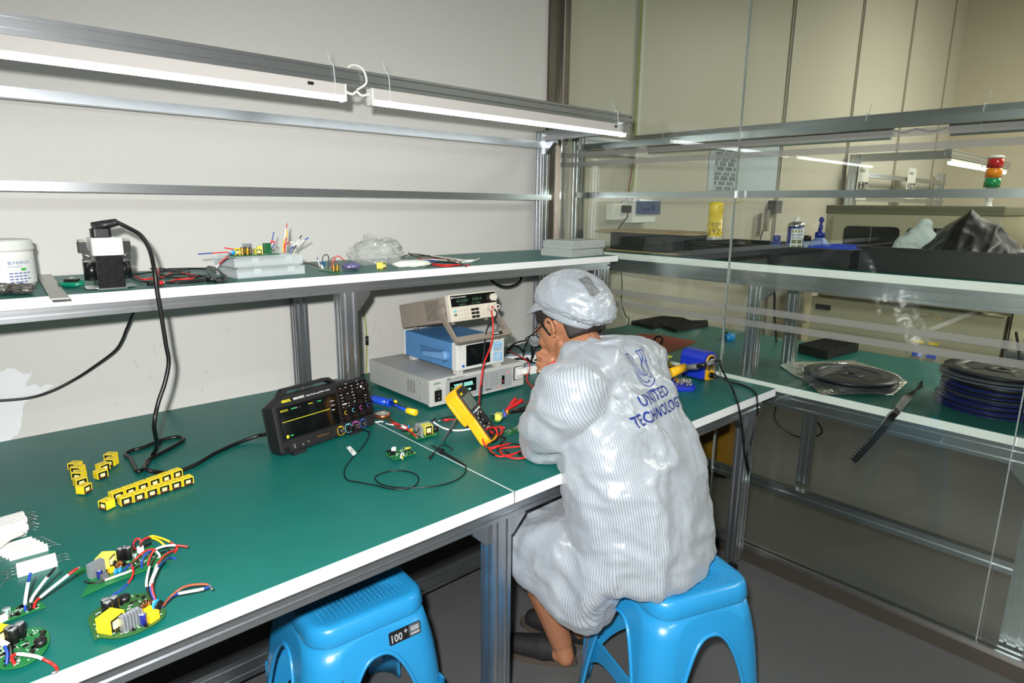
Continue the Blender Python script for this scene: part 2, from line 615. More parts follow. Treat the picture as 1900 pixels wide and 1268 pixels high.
# bare angle rails that could carry more shelves
MB().bb(-.8, 2.178, -.082, -.078, 1.443, 1.468, ALU).bb(-.8, 2.178, -.078, -.055, 1.443, 1.447, ALU).build('rail', rk)
MB().bb(-.8, 2.16, -.088, -.084, 1.675, 1.702, ALU).bb(-.8, 2.16, -.084, -.05, 1.675, 1.679, ALU).build('rail', rk)
MB().extr((2.145, -.075, 1.731), (2.145, -.53, 1.731), (0, 0, 1), .042, .042, ALU).build('arm', rk)
b = MB()
gusset(b, (2.145, -.0725, 1.71), .06, -.06, (0, -1, 0))
b.build('corner_bracket', rk)
G = MB().extr((-.9, -.505, 1.766), (2.195, -.505, 1.766), (0, 1, 0), .022, .042, ALU, pitch=.021, slot=.006, dep=.005)
G.build('lamp_rail', rk)
b = MB().bb(2.195, 2.1965, -.516, -.494, 1.746, 1.786, CAPB)
b.build('end_cap', rk)

# lit tube lamps under the front rail
TUBE = mat('lit_led_tube', (255, 255, 255), 0.4, emit=((247, 253, 255), 10.0))
LHOU = mat('lamp_housing_white', (196, 193, 190), .45)
TIE = mat('clear_nylon_tie', (205, 210, 212), 0.4)


def tube_lamp(label, x0, x1, sw, ties, lit=True):
    t = thing('tube_lamp', label, 'lamp', ((x0 + x1) / 2, -.505, 1.70), group='lit tube lamps over the front bench')
    b = MB().bb(x0, x1, -.519, -.491, 1.726, 1.744, LHOU).bb(x0, x1, -.5205, -.5185, 1.713, 1.744, LHOU).bb(x0, x1, -.4915, -.4895, 1.713, 1.744, LHOU)
    h = b.build('housing', t, bevel=.002)
    MB().box((sw, -.5215, 1.733), (.016, .003, .008), BLACK).build('switch', h, label='small black switch')
    M = Matrix.Translation(V((0, -.505, 1.712)))
    b = MB()
    b.cyl((x0 + .004, -.505, 1.712), (x1 - .004, -.505, 1.712), .0130, TUBE, n=16)
    b.build('light_tube', t, label='glowing white tube')
    for a, s_ in ((x0, -1), (x1, 1)):
        MB().bb(min(a, a + .005 * s_), max(a, a + .005 * s_), -.521, -.489, 1.698, 1.744, WPLA).build('end_cap', t)
    for x in ties:
        b = MB().tube([(x, -.5225, 1.70), (x - .002, -.5235, 1.74), (x - .004, -.5205, 1.788), (x - .004, -.505, 1.790), (x - .004, -.490, 1.787), (x - .002, -.4885, 1.74), (x, -.490, 1.70)], .0016, TIE, n=5, sub=3)
        b.box((x - .004, -.512, 1.792), (.006, .005, .006), TIE)
        b.cyl((x - .004, -.509, 1.79), (x - .014, -.500, 1.838), .0012, TIE, n=5)
        b.build('cable_tie', t)
    return t


tube_lamp('lit white tube lamp under the top rail, left one running out of the picture', -.30, .90, .80, (.872,))
tube_lamp('lit white tube lamp under the top rail, right one ending by the glass', .990, 2.155, 2.09, (1.045, 2.10))
b = MB().tube([(.906, -.505, 1.728), (.93, -.505, 1.722), (.945, -.505, 1.73), (.96, -.505, 1.722), (.984, -.505, 1.728)], .004, WHTW)
b.tube([(.945, -.505, 1.735), (.965, -.526, 1.755), (.955, -.524, 1.79), (.935, -.505, 1.80), (.925, -.49, 1.79)], .003, WHTW)
tag(b.build('lamp_cable'), 'short white cable joining the two lit tube lamps', 'cable')

# second bench beyond the glass
t = thing('workbench', 'green-topped workbench behind the glass partition, carrying component reels', 'workbench', (2.78, -1.6, 0))
bench_top(t, 2.342, 3.232, -3.4, -0.03)
for x in (2.375, 3.195):
    MB().extr((x, -3.39, .69), (x, -0.04, .69), (1, 0, 0), .045, .062, ALU).build('beam', t)
for y in (-0.09, -1.99):
    for x in (2.375, 3.195):
        lg = MB().extr((x, y, .045), (x, y, .659), (0, 1, 0), .062, .045, ALU).build('leg', t)
        f = MB()
        foot(f, x, y)
        f.build('levelling_foot', lg)
MB().extr((2.372, -1.96, .322), (2.372, -0.12, .322), (1, 0, 0), .03, .042, ALU).build('low_rail', t)
MB().extr((2.43, -1.27, .343), (2.43, -1.27, .659), (0, 1, 0), .045, .03, ALUD).build('strut', t)
b = MB()
gusset(b, (2.375, -1.959, .659), .06, -.06, (0, 1, 0))
b.build('corner_bracket', t)

rk2 = thing('bench_rack', 'aluminium rack on the bench behind the glass, with shelf full of black bins', 'rack', (2.6, -1.6, .75))
deck = MB().bb(2.345, 2.815, -3.4, -.03, 1.181, 1.2055, mat('particle_board', (60, 58, 52), .8)).build('shelf', rk2)
MB().bb(2.345, 2.815, -3.4, -.03, 1.2053, 1.207, GREEN).build('antistatic_mat', deck, label='green rubber antistatic mat')
MB().bb(2.342, 2.3448, -3.4, -.03, 1.179, 1.2068, WHITE).build('edge_band', deck, label='white edge band')
for x in (2.37, 2.79):
    MB().extr((x, -3.4, 1.150), (x, -.03, 1.150), (1, 0, 0), .045, .06, ALU).build('shelf_beam', rk2)
for x, y in ((2.37, -1.035), (2.72, -1.035)):
    MB().extr((x, y, .752), (x, y, 1.12), (0, 1, 0), .045, .045, ALU).build('shelf_post', rk2)
b = MB()
gusset(b, (2.37, -1.0575, 1.12), .055, -.05, (0, -1, 0))
b.build('corner_bracket', rk2)
MB().extr((2.385, -.06, .752), (2.385, -.06, 1.752), (1, 0, 0), .05, .045, ALU).build('rear_post', rk2)
MB().bb(2.358, 2.362, -3.4, -.06, 1.457, 1.483, ALU).bb(2.362, 2.385, -3.4, -.06, 1.457, 1.461, ALU).build('rail', rk2)
MB().bb(2.358, 2.362, -3.4, -.06, 1.680, 1.706, ALU).bb(2.362, 2.385, -3.4, -.06, 1.680, 1.684, ALU).build('rail', rk2)
MB().extr((2.41, -.06, 1.731), (2.88, -.06, 1.731), (0, 0, 1), .042, .042, ALU).build('arm', rk2)
MB().extr((2.86, -3.4, 1.768), (2.86, -.03, 1.768), (1, 0, 0), .022, .042, ALU, pitch=.021, slot=.006, dep=.005).build('lamp_rail', rk2)
for (y0, y1, lab) in ((-1.29, -.12, 'unlit grey tube lamp under the rail behind the glass, end nearest the wall'), (-2.70, -1.48, 'unlit grey tube lamp under the rail behind the glass, running out of the picture')):
    t = thing('tube_lamp', lab, 'lamp', (2.86, (y0 + y1) / 2, 1.70), group='unlit tube lamps behind the glass')
    MB().bb(2.846, 2.874, y0, y1, 1.706, 1.746, mat('grey_lamp_housing', (112, 118, 114), .5)).build('housing', t, bevel=.002)
    MB().cyl((2.864, y0 + .005, 1.700), (2.864, y1 - .005, 1.700), .011, mat('unlit_tube', (190, 196, 190), .4), n=12).build('light_tube', t)
    for y in (y0 + .1, y1 - .1):
        b = MB()
        b.tube([(2.842, y, 1.695), (2.842, y, 1.788), (2.86, y, 1.7905), (2.878, y, 1.788), (2.878, y, 1.695)], .0016, TIE, n=5, sub=3)
        b.cyl((2.86, y, 1.79), (2.852, y - .012, 1.835), .0012, TIE, n=5)
        b.build('cable_tie', t)
tag(MB().tube([(2.86, -1.296, 1.722), (2.858, -1.33, 1.712), (2.856, -1.37, 1.722), (2.858, -1.42, 1.71), (2.86, -1.474, 1.72)], .004, BLKW).build('lamp_cable'), 'black cable between the two unlit tube lamps behind the glass', 'cable')


# ---------------------------------------------------------------- things on the front shelf (top z 1.209)
ZS = 1.2092
CLEARP = mat('clear_polypropylene', (222, 232, 234), 0.22, 0, .5, alpha=0.42)
CLEARD = mat('clear_divider', (226, 236, 238), 0.25, 0, .5, alpha=0.35)
YEL = mat('yellow_wrap_tape', (240, 214, 40), 0.36)
YEL2 = mat('pale_yellow_tape', (222, 216, 96), 0.42)
CREAM = mat('cream_winding_tape', (240, 236, 160), 0.45)
FERR = mat('black_ferrite', (16, 16, 16), 0.45)
PCBG = mat('green_circuit_board', (26, 112, 58), 0.35, nz=(60, .18))
PCBD = mat('dark_green_circuit_board', (44, 92, 44), 0.32, nz=(60, .2))
GOLDS = mat('gold_print', (196, 156, 40), 0.4)
ALUP = mat('plain_heatsink', (178, 184, 190), 0.38, 0.6)
BLUEC = mat('blue_component', (30, 140, 214), 0.35)
NAVY = mat('navy_sleeve', (32, 40, 120), 0.35)
ORNG = mat('orange_film_capacitor', (240, 176, 30), 0.35)


def blob(name, c, r, m, amp=.25, fr=6.0, nu=40, nv=26, parent=None, flat=None, rz=0, seed=0, pw=1.0, **k):
    """crumpled closed lump: ball with ridged folds, its underside flattened onto z=flat."""
    mb = MB()
    mb.ball((0, 0, 0), 1.0, m, nu, nv)
    Q = Matrix.Rotation(rz, 3, 'Z')
    vs = []
    for p in mb.v:
        d = p.normalized()
        q = d * fr * .35 + V((seed * 7.3, seed * 3.1, seed))
        n1 = noise.noise(q)
        n2 = 1 - abs(noise.noise(q * 2.3)) * 2
        n3 = 1 - abs(noise.noise(q * 5.1)) * 2
        s = 1 + amp * (n1 + .5 * n2 + .22 * n3)
        e = d * s
        if pw != 1:
            e = V((e.x, e.y, math.copysign(abs(e.z) ** pw, e.z)))
        e = Q @ V((e.x * r[0], e.y * r[1], e.z * r[2])) + V(c)
        if flat is not None and e.z < flat:
            e.z = flat
        vs.append(e)
    mb.v = vs
    return mb.build(name, parent, **k)


# white paste tub
t = thing('tub', 'white plastic screw-lid tub at the left end of the shelf', 'tub', (0.105, -0.235, ZS))
M = TR((0.105, -0.235, ZS))
MB().lathe([(.0, 0), (.064, 0), (.068, .004), (.0705, .03), (.072, .088), (.071, .092)], WPLA, 40, M).build('body', t)
b = MB().lathe([(.0735, .090), (.0745, .092), (.0745, .100), (.0725, .101), (.0735, .112), (.071, .116), (.0, .1165)], mat('white_lid_plastic', (214, 217, 214), .4), 48, M)
b.build('lid', t, label='white ribbed screw lid')


def wrap(mb, M, r, a0, a1, z0, z1, m, n=14):
    vs = []
    for k in range(n + 1):
        a = a0 + (a1 - a0) * k / n
        vs += [M @ V((r * cos(a), r * sin(a), z0)), M @ V((r * cos(a), r * sin(a), z1))]
    mb.add(vs, [(2 * k, 2 * k + 2, 2 * k + 3, 2 * k + 1) for k in range(n)], m, True)
    return mb


def wraptext(mb, M, r, a0, z, s, size, m, sx=1.0):
    vs, fs = text_verts(s, size, ext=0)
    mb.add([M @ V((r * cos(a0 + v.x * sx / r), r * sin(a0 + v.x * sx / r), z + v.y)) for v in vs], fs, m)


b = MB()
wrap(b, M, .0722, R(-95), R(-10), .012, .075, mat('pale_label', (226, 229, 228), .5))
wrap(b, M, .0725, R(-58), R(-48), .044, .050, mat('green_oval', (70, 180, 70), .5))
BLP = mat('blue_print', (70, 90, 160), .6)
wraptext(b, M, .0725, R(-80), .060, '電子有限公司', .0085, BLP)
wraptext(b, M, .0725, R(-80), .053, 'Technology Co.', .005, BLP)
for k in range(4):
    for q in range(5 - k % 2):
        wrap(b, M, .0725, R(-79 + q * 8), R(-73 + q * 8 + (k * q) % 2), .037 - k * .007, .0395 - k * .007, BLP, 3)
b.build('label', t, label='white paper label with blue print and a green oval')

# steel ruler bar
P0, P1 = V((0.2163, 0.0345, 1.211)), V((0.1821, -0.564, 1.211))
d = (P1 - P0).normalized()
m = MB().box((P0 + P1) / 2 + V((0, 0, .0012)), (.034, (P1 - P0).length, .003), mat('worn_steel', (168, 166, 160), .35, .9, nz=(60, .15)), rz=math.atan2(d.y, d.x) - pi / 2)
tag(m.build('steel_bar', bevel=.0008), 'flat grey steel bar lying across the shelf edge beside the white tub', 'metal bar')

# two grey twisted pouches
FOILG = mat('grey_foil_film', (120, 118, 114), 0.35, 0.6, nz=(50, .3))
tag(blob('twisted_pouch', (0.1303, -0.4064, 1.222), (.024, .016, .011), FOILG, .35, 7, seed=1, rz=-.7, flat=ZS), 'small crumpled grey foil pouch on the shelf in front of the tub, right one', 'pouch', 'grey foil pouches')
tag(blob('twisted_pouch', (0.0973, -0.3811, 1.222), (.026, .017, .011), FOILG, .35, 7, seed=2, rz=.4, flat=ZS), 'small crumpled grey foil pouch in front of the tub, cut by the picture edge', 'pouch', 'grey foil pouches')

# green hand tool
TEAL = mat('teal_plastic', (0, 120, 92), 0.3, coat=.3)
t = thing('crimping_tool', 'small teal-handled wire tool on the shelf beside the steel bar', 'tool', (0.2386, -0.3155, 1.2092))
c = V((0.2349, -0.3259, 1.2092))
a = V((.78, -.62, 0))
n = V((.62, .78, 0))
b = MB().tube([c - a * .028 + n * .004 + V((0, 0, .008)), c - a * .012 - n * .006 + V((0, 0, .007)), c + a * .012 - n * .006 + V((0, 0, .007)), c + a * .026 + n * .004 + V((0, 0, .009))], lambda q: .0068, TEAL)
b.build('handle', t)
b = MB().tube([c - a * .024 + n * .012 + V((0, 0, .007)), c + n * .014 + V((0, 0, .008)), c + a * .024 + n * .008 + V((0, 0, .012))], .006, TEAL)
b.build('handle', t)
MB().box(c + n * .004 + V((0, 0, .017)), (.030, .016, .006), mat('dark_steel', (70, 66, 64), .35, .8), rz=-.67).cyl(c + n * .004 + V((0, 0, .014)), c + n * .004 + V((0, 0, .024)), .005, STEEL).build('jaw', t, label='dark steel jaw with rivet')

# step-down transformer with power plug
tx, ty = 0.305, -0.395
t = thing('mains_transformer', 'black mains transformer with white socket head, a power plug standing in it', 'transformer', (tx, ty, ZS))
CORE = mat('lacquered_black_core', (20, 20, 22), 0.22, nz=(90, .5), bump=(90, .07))
b = MB().box((tx, ty, ZS + .045), (.058, .062, .086), CORE)
b.build('core', t, bevel=.002)
b = MB()
for s in (-1, 1):
    b.box((tx + s * .038, ty, ZS + .004), (.030, .05, .003), STEEL)
b.box((tx, ty, ZS + .002), (.062, .07, .003), STEEL)
b.build('mounting_foot', t)
for s in (-1, 1):
    MB().cyl((tx + s * .034, ty, ZS + .022), (tx + s * .034, ty, ZS + .066), .017, CORE, n=20).build('coil', t)
b = MB().prism(rrect(-.033, .033, -.036, .034, .008), 0, .042, WPLA, TR((tx, ty - .002, ZS + .082)))
b.box((tx - .002, ty - .0385, ZS + .093), (.026, .004, .014), WPLA)
hd = b.build('socket_head', t, bevel=.0015, label='white plastic socket head')
MB().box((tx, ty + .004, ZS + .1245), (.036, .026, .0006), mat('pale_blue_label', (150, 196, 226), .5)).build('label', hd)
for s in (-1, 1):
    b = MB().box((tx + s * .046, ty + .01, ZS + .100), (.016, .03, .026), BLACK).box((tx + s * .046, ty + .01, ZS + .116), (.014, .024, .005), mat('grey_terminal', (150, 146, 138), .5)).box((tx + s * .042, ty - .008, ZS + .082), (.014, .012, .022), BLACK)
    b.tube([(tx + s * .05, ty, ZS + .07), (tx + s * .036, ty - .014, ZS + .078), (tx + s * .05, ty - .01, ZS + .086)], .0025, STEEL)
    b.build('terminal_block', t)
# power cord: plug, drop to the bench, loop, end behind the oscilloscope
CORD = mat('black_power_cord', (13, 13, 14), .38)
c = thing('mains_cable', 'thick black power cord from the shelf transformer down to the bench', 'cable', (tx, ty, ZS + .125))
b = MB().prism(rrect(-.021, .021, -.017, .017, .008), 0, .020, BLACK, TR((tx - .006, ty, ZS + .125)))
b.tube([(tx - .020, ty, ZS + .146), (tx + .004, ty, ZS + .153), (tx + .03, ty - .012, ZS + .160)], lambda q: .0145 - .006 * q, BLACK, n=12)
b.build('plug', c, bevel=.0015)
pts = [(tx + .028, ty - .012, ZS + .160), (0.3565, -0.42, 1.3542), (0.3761, -0.44, 1.3363), (0.3848, -0.47, 1.3022), (0.3835, -0.5, 1.2522), (0.3831, -0.505, 1.2002), (0.3867, -0.505, 1.1398), (0.3897, -0.505, 1.0714), (0.3915, -0.505, 1.0269), (0.377, -0.51, 0.9774), (0.354, -0.52, 0.9284), (0.3383, -0.53, 0.8784), (0.3549, -0.4527, 0.8)]
pts += [(0.3508, -0.4059, 0.757), (0.3206, -0.4726, 0.757), (0.2981, -0.4968, 0.757), (0.2986, -0.4537, 0.757), (0.3027, -0.3918, 0.757), (0.2985, -0.3506, 0.757), (0.3206, -0.3307, 0.757), (0.3433, -0.3284, 0.757)] + [(0.3993, -0.2995, 0.757), (0.4408, -0.3016, 0.757), (0.4474, -0.3352, 0.757), (0.4109, -0.3737, 0.757), (0.3584, -0.4143, 0.757), (0.3274, -0.4444, 0.757), (0.313, -0.507, 0.764), (0.3296, -0.5263, 0.757), (0.363, -0.5594, 0.757), (0.4144, -0.5466, 0.757), (0.4829, -0.4966, 0.757), (0.5513, -0.4623, 0.757), (0.6042, -0.4632, 0.765), (0.6238, -0.4816, 0.772)]
MB().tube(pts, .0052, CORD, n=10, sub=8).build('cord', c)

# cord hanging from under the shelf
tag(MB().tube([(0.419, -0.12, 1.1306), (0.4003, -0.12, 1.0973), (0.3812, -0.1, 1.0483), (0.3686, -0.09, 1.0158), (0.3478, -0.08, 0.9843), (0.2963, -0.06, 0.9427), (0.2489, -0.04, 0.9091), (0.1886, -0.03, 0.8807), (0.1319, -0.02, 0.8687), (0.0497, -0.015, 0.8749)], .0036, CORD, sub=8).build('hanging_cord'), 'thin black cord running down the white wall from under the shelf', 'cable')
tag(MB().tube([(1.7652, -0.12, 1.1102), (1.7528, -0.16, 1.0938), (1.806, -0.17, 1.0721), (1.8877, -0.15, 1.0709), (1.9328, -0.14, 1.0884), (1.9449, -0.13, 1.116)], .005, CORD, sub=8).build('cable_loop'), 'black cable loop drooping from under the right end of the shelf', 'cable')
t = thing('ground_wire', 'yellow-green ground wire hanging on the wall with a black ferrite', 'wire', (1.2116, -0.02, 0.958))
MB().tube([(1.1944, -0.02, 1.0981), (1.199, -0.02, 1.045), (1.2116, -0.02, 0.958), (1.2136, -0.02, 0.8926), (1.21, -0.02, 0.8095), (1.205, -0.02, 0.6942)], .0022, mat('yellow_green_insulation', (150, 160, 40), .45, nz=(30, .5))).build('wire', t)
MB().cyl((1.2153, -0.02, 0.9055), (1.215, -0.02, 0.8705), .0062, BLACK).build('ferrite', t, label='black ferrite sleeve')

# tangled test leads beside the transformer
TL = [
    ('upper black test lead coiled on the shelf by the transformer, nearest its base', [(0.3996, -0.1599, 1.214), (0.4146, -0.1479, 1.214), (0.4538, -0.1195, 1.214), (0.4751, -0.1904, 1.222), (0.5383, -0.09, 1.214), (0.5714, -0.0874, 1.214), (0.5266, -0.207, 1.214), (0.4737, -0.2375, 1.214), (0.4347, -0.2953, 1.214), (0.4286, -0.391, 1.214), (0.4699, -0.4027, 1.214), (0.511, -0.3938, 1.214), (0.5389, -0.3733, 1.214), (0.548, -0.2927, 1.214), (0.5201, -0.272, 1.214)], BLKW),
    ('black test lead coiled on the shelf, long loop ending at a black connector', [(0.3931, -0.1999, 1.214), (0.3871, -0.3403, 1.214), (0.4117, -0.3782, 1.214), (0.4315, -0.4737, 1.22), (0.4911, -0.4382, 1.214), (0.5509, -0.3823, 1.214), (0.567, -0.4359, 1.214), (0.5949, -0.3275, 1.214), (0.6161, -0.1988, 1.214), (0.6259, -0.0998, 1.214), (0.5975, -0.0681, 1.214), (0.5536, -0.0473, 1.214), (0.5171, -0.048, 1.214), (0.4775, -0.1467, 1.214), (0.4704, -0.2794, 1.214), (0.5049, -0.3267, 1.214), (0.5574, -0.2997, 1.214)], BLKW),
    ('black twin cord over the heap of test leads', [(0.462, -0.1044, 1.224), (0.4692, -0.2185, 1.232), (0.4984, -0.2312, 1.224), (0.5308, -0.2387, 1.23), (0.5796, -0.2157, 1.224), (0.5505, -0.3625, 1.224), (0.5159, -0.5416, 1.224), (0.553, -0.4919, 1.224), (0.5867, -0.3435, 1.224), (0.6005, -0.2271, 1.23), (0.6058, -0.1552, 1.224), (0.5738, -0.2864, 1.224), (0.5244, -0.4704, 1.224)], BLKW),
    ('red test lead under the heap ending in a red clip', [(0.4036, -0.1743, 1.213), (0.4032, -0.2818, 1.213), (0.4249, -0.2772, 1.213), (0.4575, -0.2588, 1.213), (0.5229, -0.1185, 1.213), (0.5333, -0.2242, 1.213), (0.5413, -0.2765, 1.213), (0.5084, -0.3397, 1.213), (0.4768, -0.337, 1.213), (0.4462, -0.3745, 1.213), (0.4295, -0.4005, 1.213)], REDW)]
for k, (lab, P, m) in enumerate(TL):
    o = MB().tube(P, .0025, m, n=6).build('test_lead')
    tag(o, lab, 'cable', 'test leads heaped on the shelf')
for (p, q, m, lab) in (((0.3782, -0.4456, 1.217), (0.4223, -0.4049, 1.218), BLACK, 'black alligator clip among the shelf test leads'), ((0.4012, -0.4355, 1.217), (0.4206, -0.4324, 1.218), RED, 'red alligator clip sleeve among the shelf test leads'), ((0.4247, -0.3289, 1.225), (0.4695, -0.1595, 1.232), RED, 'upright red plug in the heap of shelf leads')):
    p, q = V(p), V(q)
    t = thing('alligator_clip', lab, 'clip', tuple(p))
    MB().cyl(p, p + (q - p) * .65, .0045, m, .0060).build('sleeve', t)
    MB().cyl(p + (q - p) * .65, q, .0028, STEEL).build('tip', t, label='metal tip')
for (p, lab) in (((0.5349, -0.4341, 1.217), 'black probe plug on the shelf by the clear cases, left one'), ((0.5491, -0.4495, 1.216), 'small black probe plug tight against the clear cases, right one')):
    p = V(p)
    t = thing('probe_plug', lab, 'plug', tuple(p))
    MB().cyl(p + V((-.012, .01, 0)), p + V((.006, -.004, 0)), .0075, BLACK, .005).build('body', t)
    MB().cyl(p + V((.006, -.004, 0)), p + V((.014, -.010, 0)), .002, STEEL).build('pin', t)

# two clear compartment cases
o0, o1 = V((0.6128, -0.3934, 1.2092)), V((0.8194, -0.3722, 1.2092))
CX = (o1 - o0).normalized()
CYD = V((-CX.y, CX.x, 0))
CW = (o1 - o0).length


def organizer(M, w, d, h, label, mt, md, group, nb=6):
    t = thing('parts_case', label, 'case', M=M, group=group)
    b = MB()
    th = .002
    b.bb(0, w, 0, d, 0, th, mt).bb(0, w, 0, th, th, h * .62, mt).bb(0, w, d - th, d, th, h * .62, mt).bb(0, th, th, d - th, th, h * .62, mt).bb(w - th, w, th, d - th, th, h * .62, mt)
    tr = b.build('tray', t, w=False)
    b = MB()
    for k in range(1, nb):
        b.bb(w * k / nb - .0007, w * k / nb + .0007, th, d - th, th, h * .6, md)
    b.bb(th, w - th, d * .5 - .0007, d * .5 + .0007, th, h * .6, md)
    b.build('dividers', t, w=False)
    b = MB().prism(rrect(-.0015, w + .0015, -.0015, d + .0015, .004, 3), h * .62, h - .004, mt).prism(rrect(.008, w - .008, .008, d - .008, .004, 3), h - .004, h, mt)
    b.build('lid', t, w=False)
    for x in (w * .28, w * .78):
        MB().bb(x - .011, x + .011, -.0045, -.0016, h * .30, h * .86, mt).build('latch', t, w=False)
    return t


Mc = Matrix(((CX.x, CYD.x, 0, o0.x), (CX.y, CYD.y, 0, o0.y), (0, 0, 1, 1.2092), (0, 0, 0, 1)))
CD = .135
organizer(Mc, CW, CD, .030, 'clear plastic compartment case on the shelf, lower of the two stacked', CLEARP, CLEARD, 'clear compartment cases')
organizer(Matrix.Translation((-.004, .003, .0306)) @ Mc, CW, CD, .030, 'clear plastic compartment case carrying a circuit board, upper of the two stacked', CLEARP, CLEARD, 'clear compartment cases')

# two grey cases at the right end of the shelf
g0, g1 = V((1.9009, -0.2999, 1.2092)), V((1.9362, -0.4412, 1.2092))
GCASE = mat('pale_grey_polypropylene', (168, 174, 172), .45)
g0 = V((1.945, -.43, 1.2092))
Mg = TR(g0, R(4))
organizer(Mg, .225, .165, .033, 'pale grey parts case on the right end of the shelf, lower of the pair', GCASE, GCASE, 'pale grey parts cases', 3)
organizer(Matrix.Translation((.004, -.002, .0336)) @ TR(g0, R(2)), .222, .165, .033, 'pale grey parts case on the right end of the shelf, upper of the pair', GCASE, GCASE, 'pale grey parts cases', 3)


# ---------------------------------------------------------------- circuit board components (local z up)
def c_trafo(t, M, w=.026, d=.022, h=.019, wrapm=None, name='transformer'):
    wm = wrapm or YEL
    b = MB()
    b.T = M
    f = .0022
    b.bb(-w / 2, w / 2, -d / 2, d / 2, h - f, h, wm).bb(-w / 2, -w / 2 + f, -d / 2, d / 2, 0, h - f, wm).bb(w / 2 - f, w / 2, -d / 2, d / 2, 0, h - f, wm)
    b.bb(-w / 2 + f, w / 2 - f, -d / 2 + .0012, d / 2 - .0012, 0, h - f, FERR)
    b.prism(rrect(-w * .27, w * .27, -d / 2 - .0012, d / 2 + .0012, .002), h * .22, h * .70, CREAM)
    for k in range(4):
        x = -w * .24 + k * w * .16
        b.cyl((x, -d / 2 + .0, h * .26), (x + .001, -d / 2 - .0018, .0005), .0007, COPPER, n=5)
    return b.build(name, t, w=True)


def c_cap(t, M, r=.006, h=.018, m=BLACK, stripe=GOLDS, name='capacitor'):
    b = MB()
    b.T = M
    b.lathe([(0, 0), (r, 0), (r, h - .001), (r * .9, h)], m, 18).lathe([(r * .88, h - .0002), (r * .85, h + .0003), (0, h + .0003)], ALUP, 18)
    wrap(b, Matrix(), r * 1.012, R(200), R(250), h * .05, h * .94, stripe, 5)
    wrap(b, Matrix(), r * 1.012, R(285), R(310), h * .15, h * .85, stripe, 3)
    return b.build(name, t)


def c_sink(t, M, w=.03, d=.012, h=.024, n=6):
    b = MB()
    b.T = M
    b.bb(-w / 2, w / 2, d / 2 - .003, d / 2, 0, h, ALUP)
    for k in range(n):
        x = -w / 2 + (w - .0016) * k / (n - 1)
        b.bb(x, x + .0016, -d / 2, d / 2 - .003, 0, h, ALUP)
    b.cyl((0, d / 2, h * .65), (0, d / 2 + .002, h * .65), .003, FERR)
    return b.build('heatsink', t)


def c_disc(t, M, r=.006, m=None, name='disc_capacitor'):
    b = MB()
    b.T = M
    b.ball((0, 0, r + .002), (r, .0026, r), m or BLUEC, 14, 8)
    return b.build(name, t)


def c_box(t, M, d, m, name='film_capacitor'):
    b = MB()
    b.T = M
    b.bb(-d[0] / 2, d[0] / 2, -d[1] / 2, d[1] / 2, 0, d[2], m)
    return b.build(name, t, bevel=.0008)


def c_choke(t, M, r=.010):
    b = MB()
    b.T = M
    b.tube([(r * .68 * cos(2 * pi * k / 16), 0, r + r * .68 * sin(2 * pi * k / 16)) for k in range(16)], r * .32, FERR, closed=True, sub=2)
    for k in range(14):
        a = 2 * pi * k / 14 + .1
        if abs(sin(a)) < .22:
            continue
        c = V((r * .68 * cos(a), 0, r + r * .68 * sin(a)))
        dr = V((cos(a), 0, sin(a)))
        b.tube([c + dr * (r * .37 * cos(q)) + V((0, r * .37 * sin(q), 0)) for q in [2 * pi * i / 8 for i in range(8)]], .0009, COPPER, n=5, closed=True, sub=2)
    return b.build('choke', t)


def c_smd(t, M, poly, n, seed, name='surface_components'):
    """scattered chip components, joints and print: one part of uncounted bits."""
    rnd = random.Random(seed)
    xs, ys = [p[0] for p in poly], [p[1] for p in poly]

    def inside(x, y):
        c = False
        for i in range(len(poly)):
            (x1, y1), (x2, y2) = poly[i][:2], poly[i - 1][:2]
            if (y1 > y) != (y2 > y) and x < (x2 - x1) * (y - y1) / (y2 - y1) + x1:
                c = not c
        return c
    b = MB()
    b.T = M
    k = 0
    for _ in range(2000):
        if k >= n:
            break
        x, y = rnd.uniform(min(xs), max(xs)), rnd.uniform(min(ys), max(ys))
        if not all(inside(x + a, y + e) for a in (-.004, .004) for e in (-.004, .004)):
            continue
        k += 1
        a = rnd.choice((0, pi / 2)) + .3
        q = rnd.random()
        if q < .42:
            b.box((x, y, .0004), (rnd.uniform(.003, .008), .0010, .0005), WHITE, rz=a)
        elif q < .62:
            b.box((x, y, .0005), (.0028, .0018, .0011), SOLDER, rz=a)
        elif q < .85:
            b.box((x, y, .0007), (.0036, .0026, .0016), BLACK, rz=a)
        else:
            b.box((x, y, .0009), (.0066, .0052, .0018), BLACK, rz=a)
            for s in (-1, 1):
                b.box((x + s * .0034 * cos(a + 1.57), y + s * .0034 * sin(a + 1.57), .0004), (.0056, .0012, .0007), SOLDER, rz=a)
    return b.build(name, t, kind='stuff')


def wire(t, P, cols, r=.0016, name='wire', sub=8, label=None):
    """one insulated wire; cols = [(material, share of length), ...] sleeves along it."""
    Q = catmull(P, sub)
    tot = sum(c[1] for c in cols)
    b = MB()
    L = len(Q) - 1
    i = 0
    acc = 0.0
    for m, f in cols:
        acc += f
        j = min(L, max(i + 1, int(round(L * acc / tot))))
        if j > i:
            b.tube(Q[i:j + 1], r * (1.22 if m in (WHTW, YELW) and len(cols) > 1 else 1.0), m, n=7, raw=True)
        i = j
    o = b.build(name, t) if t is not None else b.build(name)
    if label:
        o['label'] = label
    return o


def board(t, P, th=.0016, m=None, dz=0.0, rnd=False):
    """flat board through the points P (world), lying level."""
    z = P[0][2] + dz
    if rnd:
        P = catmull([(p[0], p[1], z) for p in P], 4, True)
    b = MB().prism([(p[0], p[1]) for p in P], z - th / 2, z + th / 2, m or PCBG)
    return b.build('board', t)


def at(p, rz=0.0):
    return TR(p, rz)


